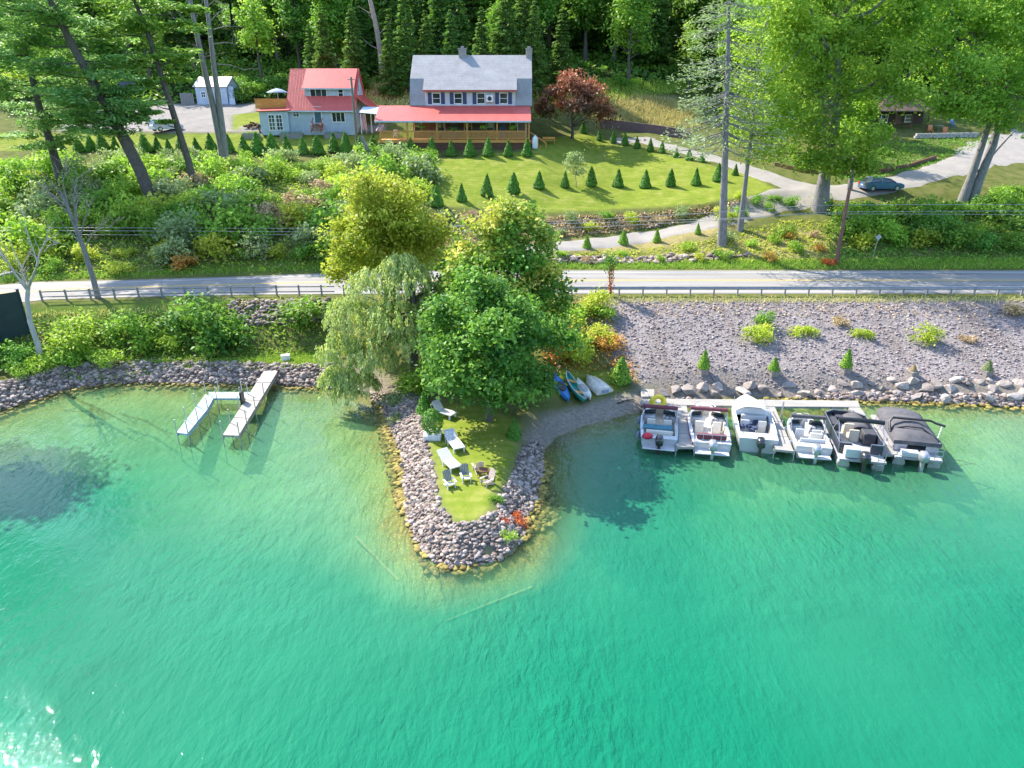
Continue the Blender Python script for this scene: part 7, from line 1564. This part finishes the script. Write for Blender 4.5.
m.build('ladder', M_CHROME, o6)
# loose things on the boats
c_ = Z(658, 401.5, 1.15); o = thing('swim_ring', 'yellow inflatable ring standing on the bow of the leftmost boat', 'inflatable ring', c_, 0.2)
m = MB(); N1, N2 = 20, 10; vs = [((.40 + .19 * math.cos(b)) * math.cos(a), .19 * math.sin(b) * .95 + .1 * math.sin(a), (.40 + .19 * math.cos(b)) * math.sin(a) * .75) for a in np.linspace(0, 6.283, N1, endpoint=False) for b in np.linspace(0, 6.283, N2, endpoint=False)]
m.add(vs, [(i * N2 + j, i * N2 + (j + 1) % N2, ((i + 1) % N1) * N2 + (j + 1) % N2, ((i + 1) % N1) * N2 + j) for i in range(N1) for j in range(N2)], True); m.build('ring', M('yellow_vinyl', (.75, .58, .03), .35), o)
def bag(px, py, z, s_, lab): 
    c_ = Z(px, py, z); m = MB(); m.ell((0, 0, 0), (.34 * s_, .24 * s_, .2 * s_), 10, 6); q = m.build('cushion', M('red_fabric', (.62, .03, .06), .6), None, c_); tag(q, lab, 'cushion')
bag(647.5, 436, .95, 1.0, 'bright red cushion at the port stern of the leftmost boat')

# ------------------------------------------------------------------ small craft on the beach
def shell(o, L_, B, h, mat, closed_top=False, up=False, rim=None, inner=None):
    N = 13; secs = []
    for i in range(N):
        u = i / (N - 1); y_ = -L_ / 2 + L_ * u; w_ = B / 2 * max(.03, math.sin(math.pi * u)) ** .62; sh = h * (1 + .35 * abs(2 * u - 1) ** 2.5); kz = h * .5 * abs(2 * u - 1) ** 4
        secs.append([(-w_, y_, sh), (-w_ * .92, y_, kz + (sh - kz) * .4), (-w_ * .45, y_, kz + .02), (0, y_, kz), (w_ * .45, y_, kz + .02), (w_ * .92, y_, kz + (sh - kz) * .4), (w_, y_, sh)])
    m = MB()
    if closed_top: secs = [s_ + [(s_[6][0] * .5, s_[6][1], s_[6][2] + h * .22), (0, s_[6][1], s_[6][2] + h * .28), (s_[0][0] * .5, s_[0][1], s_[0][2] + h * .22)] for s_ in secs]
    m.loft(secs, bool(closed_top), bool(closed_top), True)
    c_ = m.build('hull', mat, o)
    if not closed_top: s2 = c_.modifiers.new('thick', 'SOLIDIFY'); s2.thickness = .03
    if rim:
        m = MB()
        for j in (0, 6): m.tube([s_[j] for s_ in secs], .035, 6)
        m.build('gunwale', rim, o)
    return secs
def craft(name, lab, a, b, B, h, mat, roll=0, **k):
    p, q = G(*a), G(*b); d = p - q; o = thing(name, lab, 'boat', (p + q) / 2 + Vector((0, 0, .03)), math.atan2(d.y, d.x) - math.pi / 2); tilt = math.atan2(d.z, d.xy.length); o.rotation_euler = (tilt, roll, o.rotation_euler.z); s_ = shell(o, d.length, B, h, mat, **k); return o, d.length, s_
o, l_, s_ = craft('kayak', 'blue kayak lying nearest the dark tree on the beach', (554, 378), (568, 404), .78, .26, M('blue_kayak_plastic', (.03, .19, .50), .35), closed_top=True)
m = MB(); m.loft([[(.24 * math.cos(a) * k, .55 * math.sin(a) * k, z_) for a in np.linspace(0, 6.283, 14, endpoint=False)] for k, z_ in ((1.1, .33), (1.05, .375), (.9, .375))], True, True, True); m.build('cockpit', M_BLACK, o)
o, l_, s_ = craft('canoe', 'long green canoe with a pale stripe on the beach beside the blue kayak', (562, 376.5), (584, 404.5), .92, .34, M('green_canoe_plastic', (.02, .30, .24), .35), roll=R(24), rim=M('pale_gunwale', (.6, .62, .6), .5))
for u in (.3, .7): m = MB(); m.box((0, -l_ / 2 + l_ * u, .3), (.7, .25, .03)); m.build('seat', M_OAK, o)
o, l_, s_ = craft('kayak', 'slim white kayak between the green canoe and the dinghy', (577, 383), (590, 402), .70, .26, M('white_kayak_plastic', (.74, .72, .66), .35), closed_top=True)
m = MB(); m.loft([[(.2 * math.cos(a) * k, .5 * math.sin(a) * k, z_) for a in np.linspace(0, 6.283, 14, endpoint=False)] for k, z_ in ((1.1, .33), (1.05, .375), (.9, .375))], True, True, True); m.build('cockpit', M('grey_kayak_seat', (.45, .43, .4), .6), o)
p, q = G(587, 377.5), G(605, 394); d = p - q; o = thing('dinghy', 'cream-white dinghy lying upturned on the grass at the beach', 'boat', (p + q) / 2, math.atan2(d.y, d.x) - math.pi / 2); l_ = d.length; o.rotation_euler = (math.atan2(d.z, d.xy.length), 0, o.rotation_euler.z)
m = MB(); secs = []
for u in np.linspace(0, 1, 12):
    w_ = .66 * (1 - max(0, (u - .3) / .7) ** 2.4 * .94); h_ = .48 * (1 - .5 * u ** 3); secs.append([(-w_, -l_ / 2 + l_ * u, 0), (-w_ * .95, -l_ / 2 + l_ * u, h_ * .5), (-w_ * .6, -l_ / 2 + l_ * u, h_ * .92), (0, -l_ / 2 + l_ * u, h_), (w_ * .6, -l_ / 2 + l_ * u, h_ * .92), (w_ * .95, -l_ / 2 + l_ * u, h_ * .5), (w_, -l_ / 2 + l_ * u, 0)])
m.loft(secs, False, False, True); m.add(secs[0], [tuple(range(7))]); m.build('hull', M('cream_hull', (.72, .68, .60), .4), o); m = MB(); m.tube([s_[3] for s_ in secs], .03, 5); m.build('keel', M('cream_hull'), o); m = MB(); m.box((0, -l_ / 2 - .02, .22), (.5, .05, .24)); m.build('transom_pad', M('blue_grey_pad', (.28, .34, .45), .6), o)
p, q = G(559, 366), G(556, 377); o = thing('paddle', 'pale paddle lying on the grass above the blue kayak', 'paddle', p); d = q - p; m = MB(); m.tube([(0, 0, .06), d + Vector((0, 0, .06))], .03, 6); m.build('shaft', M_TAN, o); m = MB(); m.ell(tuple(d * .06 + Vector((0, 0, .07))), (.14, .3, .03), 8, 5); m.build('blade', M_CREAM, o)
p, q = G(617, 404), G(634, 400); o = thing('driftwood', 'thin dark driftwood pole lying on the beach towards the dock', 'driftwood', p); d = q - p; m = MB(); m.tube([(0, 0, .05), d * .5 + Vector((0, 0, .12)), d + Vector((0, 0, .05))], [.06, .05, .03], 6); m.build('wood', BARK, o)
for a, b, lab in (((356, 537), (399, 581), 'pale sunken pole slanting under water left of the tip'), ((446, 622), (532, 588), 'faint sunken pole under water below the tip')):
    p, q = Z(*a, -.75), Z(*b, -.75); o = thing('sunken_pole', lab, 'pole', p); m = MB(); m.tube([(0, 0, 0), q - p], .09, 6); m.build('shaft', M('algae_wood', (.46, .46, .16), .8), o)

# ------------------------------------------------------------------ lawn furniture on the spit
M_LNG = M('white_resin', (.62, .61, .6), .5, var=.06); M_SLG = M('dark_slate_resin', (.12, .14, .18), .6); M_WDG = wood_mat('weathered_chair_wood', (.40, .31, .25), (.58, .47, .40))
def lounger(lab, head, foot, ang=26):
    p, q = G(*head), G(*foot); d = p - q; o = thing('sun_lounger', lab, 'sun lounger', (p + q) / 2, math.atan2(d.y, d.x) - math.pi / 2); l_ = max(1.6, d.length * .86)
    m = MB(); m.box((0, -l_ * .16, .33), (.66, l_ * .66, .05)); 
    for k in range(9): m.box((0, -l_ * .47 + k * l_ * .075, .362), (.6, l_ * .05, .018))
    m.build('seat', M_LNG, o); a = R(ang); m = MB(); c_ = Vector((0, l_ * .17, .34)); Mx = Matrix.Rotation(a, 3, 'X'); m.box(c_ + Mx @ Vector((0, .33, 0)), (.66, .66, .05), M=Mx)
    for k in range(6): m.box(c_ + Mx @ Vector((0, .08 + k * .115, .032)), (.6, .08, .015), M=Mx)
    m.build('backrest', M_LNG, o)
    for sx in (-.29, .29):
        for sy in (-l_ * .42, l_ * .12): m = MB(); m.bx(sx - .03, sx + .03, sy - .04, sy + .04, -.03, .31); m.build('leg', M_LNG, o)
    for s_ in (-.3, .3): m = MB(); m.tube([(s_, l_ * .17 + .5, .62), (s_, l_ * .3, .0)], .02, 5); m.build('back_support', M_LNG, o)
lounger('white sunlounger in tree shade, middle of the three loungers', (448, 438), (461, 455)); lounger('sunlit white sunlounger behind the two dark-backed chairs', (442, 459), (458, 474)); lounger('white sunlounger next to the topiary, partly under the dark tree', (434, 413), (454, 419), 55)
def adirondack(lab, px, py, rz, seat_m, back_m):
    o = thing('adirondack_chair', lab, 'chair', G(px, py), rz); o.scale = (.66,) * 3
    m = MB()
    for k in range(5): m.box((0, -.28 + k * .13, .36 - k * .025), (.56, .11, .03), M=Matrix.Rotation(R(-10), 3, 'X'))
    m.build('seat', seat_m, o); m = MB()
    for k in range(5): x = -.24 + k * .12; hh2 = .82 + .12 * math.cos((k - 2) * .6); m.box((x * 1.08, .36 + hh2 * .17, .30 + hh2 / 2), (.105, .03, hh2), M=Matrix.Rotation(R(-20), 3, 'X'))
    m.build('backrest', back_m, o)
    for s_ in (-1, 1):
        m = MB(); m.box((s_ * .36, -.02, .57), (.15, .78, .035)); m.build('armrest', seat_m, o); m = MB(); m.bx(s_ * .31 - .03, s_ * .31 + .03, -.36, -.26, -.03, .56); m.build('front_leg', seat_m, o); m = MB(); m.bar((s_ * .28, -.3, .3), (s_ * .28, .62, .02), .035, .11); m.build('rear_leg', seat_m, o)
adirondack('low white lawn chair with dark slatted back, left of the pair', 450, 487, R(28), M_LNG, M_SLG); adirondack('low white lawn chair with dark slatted back, right of the pair', 466, 481, R(14), M_LNG, M_SLG)
adirondack('weathered wooden lawn chair turned to the side, right of the dark-backed pair', 478, 471, R(-160), M_WDG, M_WDG); adirondack('weathered wooden lawn chair facing the water, nearest the tip stones', 487, 485, R(-48), M_WDG, M_WDG)
g = G(484, 477); o = thing('shadow_spot_table', 'small dark table added for the shadow spot between the two weathered lawn chairs', 'table', g); m = MB(); m.box((0, 0, .42), (.5, .5, .04)); m.build('tabletop', M_OAKD, o)  # dark table added where only a shadow lies between the chairs
for sx in (-.2, .2):
    for sy in (-.2, .2): m = MB(); m.bx(sx - .025, sx + .025, sy - .025, sy + .025, -.02, .4); m.build('leg', M_OAKD, o)
